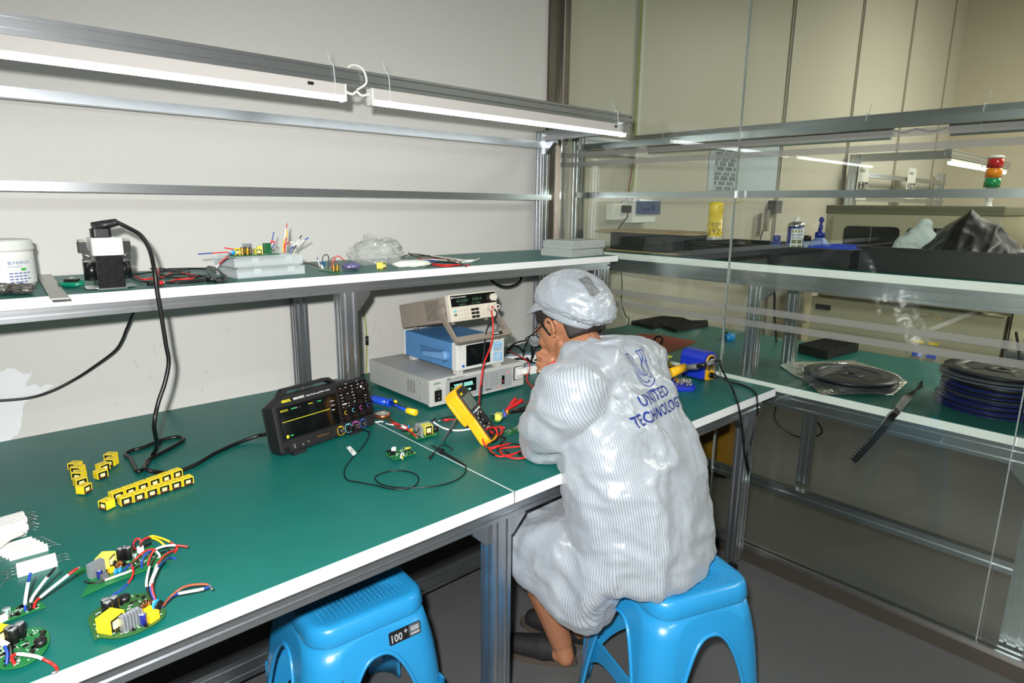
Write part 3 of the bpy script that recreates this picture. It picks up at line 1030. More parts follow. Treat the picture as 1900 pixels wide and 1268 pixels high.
# board on the clear cases
ZB = 1.2092 + .0306 + .0306 + .003
t = thing('circuit_board', 'populated circuit board with stiff coloured wires, on top of the clear cases', 'circuit board', (.68, -.32, ZB))
B0 = V((0.609, -0.4021, 1.273))
e1 = V((0.7, -0.4868, 1.273)) - B0
cx = B0
poly = [tuple(B0 + CX * u + CYD * v) for u, v in ((0, 0), (.13, -.002), (.145, .03), (.13, .062), (.02, .066), (-.01, .03))]
board(t, [(p[0], p[1], ZB) for p in poly])


def cz(u, v):
    p = B0 + CX * u + CYD * v
    return (p.x, p.y, ZB + .0008)


for u, v, mt in ((.028, .012, 0), (.044, .014, 0), (.040, .03, 0)):
    c_cap(t, at(cz(u, v)), .0065, .022)
c_trafo(t, at(cz(.075, .02)), .02, .018, .016, YEL2)
c_trafo(t, at(cz(.018, .03)), .014, .012, .018, YEL)
c_sink(t, at(cz(.058, .048)), .024, .01, .03)
c_box(t, at(cz(.108, .03)), (.02, .014, .030), mat('dark_green_relay', (20, 90, 50), .4), 'relay')
c_box(t, at(cz(.09, .04)), (.014, .01, .022), YEL2)
c_disc(t, at(cz(.004, .02)))
c_smd(t, TR((0, 0, ZB + .0006)), [(p[0], p[1]) for p in poly], 24, 4)
for (P, c) in (([(0.6197, -0.34, 1.2702), (0.6093, -0.34, 1.28), (0.5738, -0.34, 1.2801), (0.5306, -0.34, 1.2787)], ((BLUEW, 2), (REDW, 3), (BLUEW, 2))),
               ([(0.6493, -0.36, 1.2702), (0.6371, -0.36, 1.2893), (0.6168, -0.36, 1.2901), (0.595, -0.36, 1.2946)], ((YELW, 3), (REDW, 2))),
               ([(0.6415, -0.37, 1.2735), (0.6078, -0.37, 1.275), (0.5868, -0.37, 1.2623), (0.5679, -0.37, 1.2451)], ((BLKW, 3), (REDW, 3), (WHTW, 1))),
               ([(0.6307, -0.36, 1.2664), (0.6012, -0.36, 1.2632), (0.5827, -0.36, 1.2527), (0.5685, -0.36, 1.2406)], ((BLKW, 5), (WHTW, 1))),
               ([(0.7198, -0.33, 1.2699), (0.731, -0.33, 1.2888), (0.7423, -0.33, 1.3102), (0.749, -0.33, 1.3342)], ((BLUEW, 1), (REDW, 3), (BLUEW, 2))),
               ([(0.7248, -0.33, 1.2721), (0.7434, -0.33, 1.2908), (0.7494, -0.33, 1.3052), (0.7369, -0.33, 1.3031)], ((BLUEW, 1), (REDW, 1))),
               ([(0.7768, -0.32, 1.2717), (0.782, -0.32, 1.3037), (0.7891, -0.32, 1.333), (0.7959, -0.32, 1.3584)], ((YELW, 2), (WHTW, 2), (REDW, 1))),
               ([(0.7816, -0.32, 1.274), (0.789, -0.32, 1.3084), (0.7932, -0.32, 1.333), (0.7879, -0.32, 1.3453)], ((REDW, 2), (YELW, 2), (WHTW, 1))),
               ([(0.7965, -0.32, 1.2674), (0.8055, -0.32, 1.2855), (0.8248, -0.32, 1.3024), (0.8392, -0.32, 1.322)], ((BLUEW, 2), (WHTW, 2), (BLKW, 1))),
               ([(0.8016, -0.32, 1.2657), (0.816, -0.32, 1.2877), (0.838, -0.32, 1.302), (0.8611, -0.32, 1.3139)], ((BLKW, 2), (WHTW, 2), (BLUEW, 1))),
               ([(0.7798, -0.33, 1.2722), (0.7788, -0.33, 1.2945), (0.792, -0.33, 1.3014), (0.8084, -0.33, 1.3009)], ((REDW, 3), (WHTW, 1)))):
    wire(t, P, c, .0017)

# small board beside the bag
t = thing('circuit_board', 'small circuit board with two black-gold capacitors on the shelf left of the bag', 'circuit board', (0.953, -0.2659, 1.2092))
P = [(0.8963, -0.2994, 1.2105), (0.8956, -0.3917, 1.2105), (0.9197, -0.4094, 1.2105), (0.975, -0.291, 1.2105), (0.9741, -0.1856, 1.2105)]
board(t, P)
for q in [(0.9061, -0.3908, 1.2113), (0.9194, -0.3884, 1.2113)]:
    c_cap(t, at(q), .0055, .022)
c_box(t, at((0.9592, -0.2063, 1.2113)), (.010, .008, .014), BLUEC, 'disc_capacitor')
c_box(t, at((0.9241, -0.2711, 1.2113)), (.008, .008, .012), WPLA, 'connector')
for (Q, c) in (([(0.8991, -0.33, 1.2233), (0.8996, -0.33, 1.2518), (0.9122, -0.33, 1.26), (0.92, -0.33, 1.2482), (0.9152, -0.33, 1.2119)], ((BLKW, 1),)), ([(0.8927, -0.32, 1.2228), (0.8892, -0.32, 1.2386), (0.8861, -0.32, 1.2517)], ((WHTW, 2), (BLUEW, 1))),
               ([(0.9267, -0.33, 1.2164), (0.9397, -0.33, 1.2472), (0.9543, -0.33, 1.2529), (0.9765, -0.33, 1.2359)], ((REDW, 1),)), ([(0.9345, -0.32, 1.2152), (0.9331, -0.32, 1.2416), (0.942, -0.32, 1.2491), (0.9496, -0.32, 1.2302)], ((BRNW, 1),))):
    wire(t, Q, c, .0015)
wire(t, [(0.9548, -0.0659, 1.211), (0.9656, -0.089, 1.211), (0.9581, -0.144, 1.211), (0.9474, -0.1943, 1.211)], ((BRNW, 1),), .0014)

# clear bag of parts and its contents
FILM = mat('thin_clear_film', (214, 218, 214), 0.14, 0, .7, nz=(9, .2), bump=(24, .8), alpha=0.24)
bagc = V((1.1203, -0.247, 1.2092))
tag(blob('plastic_bag', bagc + V((.03, .02, .036)), (.080, .045, .050), FILM, .42, 7, 72, 46, seed=17, rz=-.15, flat=ZS), 'crumpled clear plastic bag of parts on the shelf', 'bag')
tag(blob('antistatic_pouch', (0.9818, -0.3597, 1.222), (.026, .016, .010), mat('violet_antistatic_film', (112, 108, 150), .25, .3, nz=(80, .5)), .3, 9, seed=6, rz=-.5, flat=ZS), 'violet antistatic pouch at the left end of the clear bag', 'pouch')
t = thing('switching_transformer', 'yellow transformer lying inside the clear bag', 'transformer', (1.0868, -0.3756, 1.212))
c_trafo(t, TR((1.0876, -0.3672, 1.2095), .6), .026, .022, .020, YEL2)
tag(blob('paper_pouch', (1.2044, -0.3738, 1.218), (.062, .026, .013), mat('white_soft_pouch', (222, 224, 216), .55), .22, 8, seed=8, rz=-.2, flat=ZS), 'white crumpled soft pouch on the shelf right of the clear bag', 'pouch')
t = thing('wire_bundle', 'bundle of loose black, red and white leads at the right on the shelf', 'wires', (1.4077, -0.3498, 1.2092))
for (Q, c) in (([(1.3038, -0.1179, 1.214), (1.3572, -0.1395, 1.23), (1.3591, -0.2366, 1.23), (1.4349, -0.2364, 1.214), (1.3868, -0.3732, 1.214), (1.3528, -0.4657, 1.214)], ((BLKW, 1),)), ([(1.3201, -0.174, 1.24), (1.3188, -0.209, 1.23), (1.4692, -0.0998, 1.216), (1.4548, -0.2518, 1.216), (1.4637, -0.3722, 1.216), (1.5483, -0.3169, 1.216)], ((BLKW, 2), (WHTW, 3))),
               ([(1.3697, -0.1766, 1.213), (1.3019, -0.3394, 1.213), (1.3033, -0.4172, 1.213), (1.3406, -0.4439, 1.213), (1.3593, -0.4944, 1.213)], ((REDW, 1),)), ([(1.3215, -0.2587, 1.212), (1.2792, -0.4018, 1.212), (1.295, -0.4572, 1.212), (1.3801, -0.4208, 1.212)], ((REDW, 1),)),
               ([(1.3659, -0.2042, 1.212), (1.3708, -0.2935, 1.212), (1.3952, -0.352, 1.212), (1.4755, -0.3673, 1.212)], ((BLUEW, 1), (BLKW, 1), (WHTW, 1))), ([(1.3836, -0.1446, 1.212), (1.4151, -0.2209, 1.212), (1.4414, -0.3008, 1.212), (1.5301, -0.3192, 1.212)], ((WHTW, 1),)),
               ([(1.2509, -0.3928, 1.214), (1.3432, -0.3423, 1.214), (1.3595, -0.4094, 1.214), (1.3327, -0.5099, 1.214)], ((BLKW, 1),)), ([(1.3688, -0.1555, 1.216), (1.4238, -0.2303, 1.216), (1.4301, -0.3057, 1.216), (1.3927, -0.4046, 1.216)], ((BRNW, 1),))):
    wire(t, Q, c, .0022)


# ---------------------------------------------------------------- instruments on the front bench (mat top z 0.7515)
ZT = 0.7516
FX = Matrix(((1, 0, 0, 0), (0, 0, -1, 0), (0, 1, 0, 0), (0, 0, 0, 1)))     # text plane facing -y
SHELL = mat('black_instrument_shell', (21, 21, 23), 0.5, nz=(200, .1))
PANEL = mat('black_front_panel', (9, 9, 10), 0.3)
SCREEN = mat('dark_lcd_glass', (5, 7, 8), 0.08, 0, .6)
WPRT = mat('white_print', (222, 222, 222), .6)


def glow(name, rgb, s=1.2):
    return mat(name, rgb, .4, emit=(rgb, s))


YGL, GGL, CGL, RGL = glow('yellow_trace', (214, 204, 40), .55), glow('green_readout', (70, 200, 110), .8), glow('cyan_digits', (150, 235, 215), 1.0), glow('red_led', (255, 60, 60), 2.0)

# oscilloscope
o0, o1 = V((0.6012, -0.6361, 0.752)), V((0.9199, -0.5763, 0.758))
o0.z = o1.z = ZT + .006
o0.x += .006
o1.x += .006
sx = (o1 - o0).normalized()
SW = (o1 - o0).length
SH = .154
M = TR(o0, math.atan2(sx.y, sx.x)) @ Matrix.Rotation(R(-13), 4, 'X')
t = thing('oscilloscope', 'black oscilloscope showing a flat yellow trace, on the bench', 'oscilloscope', M=M)
prof = [(.006, 0), (SW - .004, 0), (SW, .012), (SW, SH - .014), (SW - .022, SH), (.045, SH + .002), (0, SH - .022), (0, .01)]
b = MB()
n = len(prof)


def ring(y, s, dz=0):
    cx, cz_ = SW / 2, SH / 2
    return [V((cx + (p[0] - cx) * s, y, cz_ + (p[1] - cz_) * s + dz)) for p in prof]


rs = [ring(0, .985), ring(.004, 1.0), ring(.045, 1.0), ring(.075, .93), ring(.095, .80)]
vs = [p for r in rs for p in r]
fs = [(j * n + i, j * n + (i + 1) % n, (j + 1) * n + (i + 1) % n, (j + 1) * n + i) for j in range(len(rs) - 1) for i in range(n)]
b.add(vs, fs + [tuple(range(n)), tuple(range(len(vs) - 1, len(vs) - n - 1, -1))], SHELL)
b.build('housing', t, w=False, bevel=.002)
b = MB()
b.prism([(.050, 0), (.066, .018), (.215, .020), (.240, 0), (.226, 0), (.208, .011), (.074, .010), (.066, 0)], -.066, -.034, SHELL, Matrix.Translation((0, 0, SH - .001)) @ FX)
b.build('handle', t, w=False, bevel=.002)
b = MB().bb(.03, .07, -.010, .03, -.008, .002, SHELL).bb(SW - .1, SW - .06, -.004, .03, -.008, .002, SHELL)
b.build('foot', t, w=False)
sc0, sc1, sz0, sz1 = .012, .625 * SW, .036, SH - .026
b = MB().bb(sc0, sc1, -.0015, .004, sz0, sz1, PANEL)
s_ = b.build('bezel', t, w=False)
b = MB().bb(sc0 + .004, sc1 - .004, -.0022, -.0014, sz0 + .004, sz1 - .004, SCREEN)
scr = b.build('screen', t, w=False, label='dark screen with a yellow trace')
b = MB().bb(sc0 + .008, sc1 - .030, -.0029, -.0022, sz0 + .050, sz0 + .0511, YGL)
b.build('trace', scr, w=False, label='flat yellow trace')
b = MB()
T0 = lambda x, z, y=-.0024: Matrix.Translation((x, y, z)) @ FX
text(b, 'RIGOL', .0085, T0(sc0 + .007, sz1 - .014), mat('yellow_screen_text', (170, 160, 30), .5, emit=((150, 140, 20), .5)), bold=.0001)
text(b, 'AUTO', .005, T0(sc0 + .040, sz1 - .013), GGL)
text(b, 'H', .005, T0(sc0 + .055, sz1 - .013), WPRT)
text(b, '500us', .004, T0(sc0 + .062, sz1 - .013), GREY)
text(b, '500MSa/s', .004, T0(sc0 + .095, sz1 - .012), YGL)
text(b, 'D 0.00s', .004, T0(sc0 + .125, sz1 - .012), GGL)
b.bb(sc0 + .012, sc0 + .018, -.0029, -.0022, sz0 + .006, sz0 + .014, YGL)
text(b, '= 100V', .0045, T0(sc0 + .020, sz0 + .009), GGL)
for k, s in enumerate(('Acquire', 'Storage', 'Utility')):
    text(b, s, .0042, T0(sc1 - .024, sz1 - .022 - k * .013), WPRT)
b.tube([(sc1 - .028, -.0026, sz1 - .012), (sc1 - .026, -.0026, sz1 - .03), (sc1 - .028, -.0026, sz0 + .02), (sc1 - .024, -.0026, sz0 + .012), (sc1 - .007, -.0026, sz0 + .012)], .0003, mat('navy_line', (40, 60, 120), .5), n=4, sub=2)
b.build('screen_text', scr, w=False)
b = MB()
text(b, 'RIGOL', .0095, T0(.030, SH - .016, -.0006), mat('yellow_logo', (238, 220, 40), .5), bold=.0003)
text(b, 'MSO5072', .0085, T0(.066, SH - .0155, -.0006), WPRT, bold=.0002)
text(b, 'Digital Oscilloscope', .0055, T0(.106, SH - .0150, -.0006), WPRT)
text(b, '70MHz  8 GSa/s', .0055, T0(.150, SH - .0148, -.0006), WPRT)
text(b, 'UltraVision II', .0075, T0(.115, .018, -.0006), mat('bronze_print', (120, 84, 40), .5))
b.build('lettering', t, w=False, label='yellow and white brand lettering')
b = MB().bb(.645 * SW, SW - .006, -.0012, .004, .034, SH - .010, PANEL)
pn = b.build('control_panel', t, w=False)
x0 = .66 * SW
KN = mat('knob_black', (14, 14, 15), .35)
for (x, z, r) in ((.012, .128, .0055), (.030, .100, .0085), (.068, .112, .0065), (.098, .126, .0055), (.012, .078, .005), (.040, .080, .0048), (.066, .083, .005), (.095, .086, .005), (.014, .044, .0065), (.044, .045, .0065), (.070, .047, .0065), (.096, .050, .0070)):
    MB().cyl((x0 + x, -.001, z), (x0 + x, -.014, z), r, KN, r * .88, n=20).cyl((x0 + x, -.001, z), (x0 + x, -.0025, z), r * 1.18, mat('dark_red_skirt', (64, 26, 24), .4), n=20).build('knob', t, w=False)
rnd = random.Random(11)
b = MB()
for i in range(5):
    for j in range(8):
        x, z = x0 + .004 + i * .0205 + rnd.uniform(-.002, .002), .144 - j * .0095 + rnd.uniform(-.001, .001)
        if rnd.random() < .66 and z > .056:
            b.bb(x, x + rnd.choice((.004, .006, .007)), -.0016, -.0011, z, z + .0013, WPRT)
b.bb(x0 + .078, x0 + .084, -.002, -.0011, .122, .128, WPRT).bb(x0 + .004, x0 + .02, -.0016, -.0011, .086, .089, WPRT)
b.build('panel_print', pn, w=False, kind='stuff')
for j in range(8):
    b = MB().cyl((x0 - .006, -.001, .130 - j * .0115), (x0 - .006, -.003, .130 - j * .0115), .0026, KN, n=12).cyl((x0 - .006, -.003, .130 - j * .0115), (x0 - .006, -.0033, .130 - j * .0115), .0010, mat('red_dot', (150, 50, 44), .5), n=8)
    b.build('button', t, w=False)
CH = [mat('channel_yellow', (236, 190, 40), .5), mat('channel_cyan', (110, 200, 226), .5), mat('channel_magenta', (222, 90, 200), .5), mat('channel_blue', (60, 96, 190), .5)]
for k in range(4):
    cx_ = .605 * SW + k * .0275
    b = MB()
    b.tube([(cx_ + a, -.0012, z) for a, z in ((-.010, .006), (-.011, .020), (-.007, .027), (.007, .027), (.011, .020), (.010, .006), (0, .003))], .0007, CH[k], n=5, sub=3, closed=True)
    b.prism(rrect(cx_ - .004, cx_ + .004, .0255, .029, .001, 2), .0005, .0022, CH[k], FX)
    b.cyl((cx_, 0, .015), (cx_, -.012, .015), .0048, STEEL, n=16).cyl((cx_, -.012, .015), (cx_, -.0125, .015), .0030, BLACK, n=12)
    b.build('input_socket', t, w=False, label=('yellow', 'cyan', 'magenta', 'blue')[k] + '-ringed input socket')
    a = pi * 1.2
    cz2 = .0615
    MB().tube([(x0 + .012 + k * .028 + .0055 * cos(q), -.0016, cz2 + k * .001 + .0055 * sin(q)) for q in [pi * .35 + pi * 1.3 * i / 8 for i in range(9)]], .0007, CH[k], n=5, sub=2).build('channel_ring', pn, w=False)
b = MB().bb(.012, .026, -.0012, .003, .006, .018, PANEL).bb(.040, .044, -.004, .003, .010, .022, STEEL).cyl((.066, 0, .014), (.066, -.006, .014), .003, STEEL).cyl((.084, 0, .017), (.084, -.006, .017), .003, STEEL)
b.build('front_ports', t, w=False)

# oscilloscope probe and its cable
bn = M @ V((.605 * SW + .0275, -.013, .015))
t = thing('probe', 'black oscilloscope probe with ground clip lying across the white seam, cable looped on the bench', 'probe', (0.9552, -0.9049, 0.7516))
ax = (M.to_3x3() @ V((0, -1, 0))).normalized()
b = MB().cyl(bn + ax * -.006, bn + ax * .012, .0072, BLACK, n=14).cyl(bn + ax * .012, bn + ax * .034, .0058, BLACK, .003, n=14)
b.build('connector', t)
e = bn + ax * .034
P = [e, (0.8676, -0.6364, 0.765)] + [(0.8731, -0.6298, 0.76), (0.8455, -0.6673, 0.754), (0.795, -0.7188, 0.754), (0.7461, -0.762, 0.754), (0.7055, -0.8036, 0.754), (0.6827, -0.84, 0.754), (0.6728, -0.8755, 0.754), (0.6872, -0.9064, 0.754), (0.7075, -0.9444, 0.754), (0.7229, -0.9821, 0.754), (0.7423, -1.0055, 0.754), (0.7708, -1.0148, 0.754), (0.7997, -0.9966, 0.754), (0.8169, -0.9642, 0.754), (0.8103, -0.9267, 0.754), (0.7819, -0.8997, 0.754), (0.7444, -0.8993, 0.754), (0.7269, -0.9152, 0.754), (0.7222, -0.9481, 0.754), (0.7356, -0.9821, 0.754), (0.763, -1.0135, 0.754), (0.8024, -1.0398, 0.754), (0.8431, -1.0525, 0.754), (0.8833, -1.049, 0.754), (0.9205, -1.0292, 0.754), (0.9403, -1.0058, 0.754), (0.943, -0.994, 0.757)]
MB().tube(P, .0018, CORD, n=8, sub=8).build('cable', t)
tgp = [V(p) for p in [(0.7674, -0.6902, 0.757), (0.77, -0.7073, 0.766), (0.7584, -0.7663, 0.766), (0.753, -0.7553, 0.757)]]
b = MB().add(tgp + [p + V((.0006, .0008, .0004)) for p in tgp], [(0, 1, 2, 3), (7, 6, 5, 4), (0, 4, 5, 1), (1, 5, 6, 2), (2, 6, 7, 3), (3, 7, 4, 0)], WPLA)
tg = b.build('tag', t, label='white cable tag with letters')
q = tgp
cx_ = (q[0] + q[1] + q[2] + q[3]) / 4
fm = frame(q[0] * .45 + q[3] * .25 + q[1] * .3 + (q[2] - q[1]) * .22 + V((-.0004, -.0006, .0006)), q[2] - q[1], q[1] - q[0])
b = MB()
text(b, 'CK', .008, fm, INK)
b.build('lettering', tg)
PP = [V(p) for p in [(0.9505, -0.8361, 0.76), (0.9512, -0.8665, 0.76), (0.9476, -0.8881, 0.76), (0.9449, -0.9072, 0.76), (0.9416, -0.9663, 0.76), (0.9381, -1.0067, 0.76)]]
b = MB().tube(PP[2:], lambda q: .0052 - .0028 * q, BLACK, n=12)
b.cyl(PP[1], PP[2], .0042, BLACK, .0046).cyl(PP[0], PP[1], .0014, BLACK, .0042)
dd = (PP[3] - PP[1]).normalized()
b.cyl(PP[2] - dd * .001, PP[2] + dd * .003, .0088, BLACK, n=20).cyl(PP[2] - dd * .0025, PP[2] + dd * .0045, .0062, BLACK, n=16)
b.build('body', t)
G = [(0.9656, -0.9036, 0.76), (0.974, -0.905, 0.764), (0.9709, -0.8861, 0.768), (0.9634, -0.8714, 0.77), (0.9478, -0.8751, 0.768), (0.9359, -0.8809, 0.764), (0.917, -0.891, 0.758)]
MB().tube(G, .0013, BLKW, n=6).build('ground_lead', t)
G2 = [V(p) for p in [(0.9279, -0.8798, 0.756), (0.8996, -0.9002, 0.756), (0.8862, -0.9103, 0.756)]]
MB().cyl(G2[0], G2[1], .0030, BLACK, .0038).cyl(G2[1], G2[2], .0018, STEEL, .0012).build('ground_clip', t, label='small clip with bare metal tip')

# bench AC power source
GB, GF, GD = mat('pale_grey_steel_cover', (170, 172, 168), .42, nz=(3, .02)), mat('light_grey_front_panel', (186, 188, 184), .42), mat('grey_inset_panel', (158, 162, 164), .42)
ax0, ax1, ay0, ay1, az0, az1 = 1.142, 1.562, -.560, -.163, .764, .850
t = thing('power_source', 'wide pale grey bench power source with green digits, bottom of the instrument stack', 'power supply', (1.35, -.36, ZT))
b = MB().bb(ax0, ax1, ay0 + .014, ay1, az0, az1, GB)
ck = b.build('cover', t, bevel=.002)
b = MB()
SLOT = mat('dark_vent_slot', (96, 98, 96), .6)
for c in range(3):
    for r_ in range(12):
        z = .836 - .030 - r_ * .0036
        y = ay0 + .092 + c * .0175
        b.bb(ax0 - .0006, ax0, y, y + .011, z + .022, z + .0236, SLOT)
b.build('vent', ck)
b = MB()
for z in (.782, .832):
    b.cyl((ax0, ay0 + .055, z), (ax0 - .003, ay0 + .055, z), .0055, GB, n=14).cyl((ax0 - .003, ay0 + .055, z), (ax0 - .0034, ay0 + .055, z), .0026, BLACK, n=10)
b.build('screw', ck)
b = MB().bb(ax0 - .002, ax1 + .002, ay0, ay0 + .014, az0 - .003, az1 + .002, GF)
fp = b.build('front_panel', t, bevel=.003)
for sx_ in (ax0 + .03, ax1 - .03):
    for y in (ay0 + .04, ay1 - .04):
        MB().cyl((sx_, y, ZT), (sx_, y, az0), .012, RUBBER, n=14).build('rubber_foot', t)
yf = ay0 - .0004
b = MB().prism(rrect(ax0 + .062, ax1 - .060, .770, .840, .006), -.0004, .0006, GD, Matrix.Translation((0, ay0, 0)) @ FX)
b.build('inset_panel', fp)
MB().bb(ax0 + .078, ax0 + .192, ay0 - .0022, ay0, .785, .832, SCREEN).build('display', fp, label='black display window with green digits')
b = MB()
F2 = lambda x, z, y=ay0 - .0026: Matrix.Translation((x, y, z)) @ FX
text(b, '2895.0000.', .021, F2(ax0 + .094, .808), CGL, bold=.0002, sx=.92)
text(b, '220.0  00.00', .0125, F2(ax0 + .112, .7905), CGL, sx=.9)
text(b, 'V', .009, F2(ax0 + .083, .808), GGL)
text(b, 'A', .009, F2(ax0 + .083, .796), GGL)
for k in range(5):
    b.bb(ax0 + .084 + k * .006, ax0 + .088 + k * .006, ay0 - .0026, ay0 - .0022, .787, .789, YGL)
b.build('digits', fp, label='glowing green digits')
b = MB()
text(b, 'AINUO', .0085, F2(ax0 + .012, .8365), mat('dark_green_print', (20, 110, 70), .5), bold=.0002)
text(b, 'GTA', .0085, F2(ax0 + .066, .8418), INK, bold=.0003)
text(b, 'AC POWER SOURCE', .0058, F2(ax0 + .088, .8422), INK)
b.build('lettering', fp)
b = MB().bb(ax0 + .016, ax0 + .044, ay0 - .002, ay0, .776, .815, BLACK).bb(ax0 + .021, ax0 + .039, ay0 - .005, ay0 - .002, .782, .809, mat('rocker_black', (28, 28, 30), .3))
text(b, 'POWER', .0045, F2(ax0 + .022, .8195), INK)
text(b, 'I', .006, F2(ax0 + .029, .800, ay0 - .0054), WPRT)
text(b, 'O', .006, F2(ax0 + .028, .785, ay0 - .0054), WPRT)
b.build('power_switch', t, label='black rocker switch')
BTN = mat('grey_button', (148, 151, 152), .45)
for i in range(3):
    for j in range(4):
        x, z = ax0 + .232 + i * .021 + (0 if i < 1 else .006), .825 - j * .0125
        MB().prism(rrect(x, x + .013, z, z + .0075, .0015, 2), 0, .002, BTN, Matrix.Translation((0, ay0, 0)) @ FX).build('button', t)
MB().bb(ax0 + .236, ax0 + .262, ay0 - .001, ay0, .772, .779, GREY).build('grey_key', fp)
MB().bb(ax0 + .312, ax0 + .324, ay0 - .0022, ay0, .783, .815, PANEL).build('small_window', fp)
b = MB()
for x, z in ((.318, .794), (.300, .777), (.225, .800), (.338, .823)):
    b.cyl((ax0 + x, ay0, z), (ax0 + x, ay0 - .0022, z), .0022, RGL, n=10)
b.build('indicator', fp, label='small red indicator lights')
b = MB().prism(rrect(ax1 - .052, ax1 - .008, .786, .838, .003), 0, .002, GREY, Matrix.Translation((0, ay0, 0)) @ FX)
b.prism(rrect(ax1 - .044, ax1 - .012, .790, .834, .003), .002, .005, WPLA, Matrix.Translation((0, ay0, 0)) @ FX)
for k, (x, z) in enumerate(((-.036, .798), (-.028, .796), (-.020, .798))):
    b.bb(ax1 + x - .0012, ax1 + x + .0012, ay0 - .0056, ay0 - .005, z - .003, z + .003, BLACK)
b.build('outlet', t, label='white mains outlet')
ad = thing('plug_adapter', 'white plug pushed into the outlet of the pale grey power source', 'plug', (ax1 - .028, ay0 - .02, .82))
b = MB().bb(ax1 - .046, ax1 - .012, ay0 - .026, ay0 - .0055, .810, .832, WPLA).bb(ax1 - .020, ax1 - .010, ay0 - .040, ay0 - .026, .813, .829, WPLA)
b.build('body', ad, bevel=.002)
for mm, lab, dz, P in ((REDW, 'red', 0, [(1.5176, -0.624, 0.8), (1.5425, -0.6239, 0.775), (1.5571, -0.6292, 0.757), (1.5753, -0.6446, 0.757), (1.625, -0.6316, 0.757), (1.6818, -0.5639, 0.757), (1.6423, -0.5505, 0.757), (1.5622, -0.6155, 0.757)]), (BLKW, 'black', -.004, [(1.5184, -0.6204, 0.795), (1.5251, -0.6364, 0.775), (1.5297, -0.6545, 0.76), (1.5506, -0.6721, 0.76), (1.5909, -0.6707, 0.76), (1.6613, -0.5899, 0.76), (1.6141, -0.5793, 0.76), (1.5301, -0.6373, 0.76)])):
    MB().tube([(ax1 - .014, ay0 - .040, .820 + dz)] + P, .0022, mm, n=7).build('lead', ad, label=lab + ' lead')

# blue-sided power meter
PB, PBL = mat('steel_blue_cover', (78, 132, 184), .4, nz=(3, .02)), mat('blue_ear', (104, 152, 200), .4)
bx0, bx1, by0, by1, bz0, bz1 = 1.247, 1.460, -.566, -.236, .868, .960
t = thing('power_meter', 'blue and white power meter with dark screen, middle of the instrument stack', 'power meter', (1.35, -.4, az1))
cv = MB().bb(bx0 + .002, bx1 - .002, by0 + .03, by1, bz0, bz1, PB).build('cover', t, bevel=.002)
b = MB()
for i in range(22):
    for j in range(6):
        y, z = by0 + .075 + i * .0066 + (j % 2) * .0033, .921 - j * .0052
        b.bb(bx0 + .0014, bx0 + .0024, y, y + .0034, z, z + .0026, mat('dark_blue_slot', (30, 60, 96), .6))
b.build('vent', cv)
MB().bb(bx0, bx1, by0, by0 + .03, bz0 - .002, bz1 + .003, mat('off_white_bezel', (208, 210, 206), .4)).build('bezel', t, bevel=.004)
MB().bb(bx0, bx1, by1 - .012, by1 + .006, bz0 - .002, bz1 + .003, mat('off_white_bezel', (208, 210, 206), .4)).build('rear_bezel', t, bevel=.004)
MB().bb(bx0 + .040, bx0 + .146, by0 - .0012, by0, bz0 + .010, bz1 - .008, SCREEN).build('screen', t, label='dark empty screen')
b = MB()
KB = mat('light_blue_keypad', (128, 180, 220), .45)
b.bb(bx0 + .162, bx1 - .010, by0 - .0008, by0, bz0 + .045, bz1 - .014, KB).bb(bx0 + .162, bx1 - .010, by0 - .0008, by0, bz0 + .008, bz0 + .040, KB)
kp = b.build('keypad', t, label='pale blue key fields')
b = MB()
for i in range(3):
    for j in range(2):
        b.bb(bx0 + .166 + i * .013, bx0 + .175 + i * .013, by0 - .002, by0 - .0008, bz0 + .049 + j * .009, bz0 + .053 + j * .009, mat('tan_key', (190, 180, 160), .5))
for k in range(5):
    b.box((bx0 + .182, by0 - .001, bz0 + .013 + k * .0055), (.034, .0006, .0012), WPLA, rot=Matrix.Rotation(-.25, 3, 'Y'))
text(b, 'POWER METER', .0052, Matrix.Translation((bx0 + .166, by0 - .001, bz1 - .021)) @ FX, WPLA)
b.build('key', kp)
b = MB()
text(b, 'DIGITAL POWER METER', .0065, Matrix.Translation((bx0 + .048, by0 - .0006, bz1 - .005)) @ FX, KB)
text(b, 'AINUO', .005, Matrix.Translation((bx1 - .030, by0 - .0006, bz1 - .007)) @ FX, mat('dark_green_print', (20, 110, 70), .5))
b.build('lettering', t)
MB().cyl((bx0 + .026, by0, bz0 + .014), (bx0 + .026, by0 - .004, bz0 + .014), .0048, mat('blue_button', (30, 100, 200), .3)).build('button', t, label='round blue button')
for x in (bx0 + .02, bx1 - .02):
    for y in (by0 + .02, by1 - .04):
        MB().bb(x - .014, x + .014, y - .01, y + .01, az1 + .0022, bz0, mat('grey_foot', (190, 190, 186), .5)).build('foot', t)
hy, hz = by0 + .060, bz0 + .045
b = MB().cyl((bx0 + .002, hy, hz), (bx0 - .010, hy, hz), .019, PBL, .021, n=24).cyl((bx0 - .010, hy, hz), (bx0 - .018, hy, hz), .021, PBL, .012, n=24)
a = V((bx0 - .012, hy, hz))
e = V((bx0 - .014, hy + .115, hz - .012))
u = (e - a).normalized()
b.prism([(0, -.012), (.115, -.0085), (.118, .0085), (0, .012)], -.005, .005, PBL, frame(a, u, (0, 0, 1)))
b.build('handle', t, bevel=.001, label='light blue swivel handle')

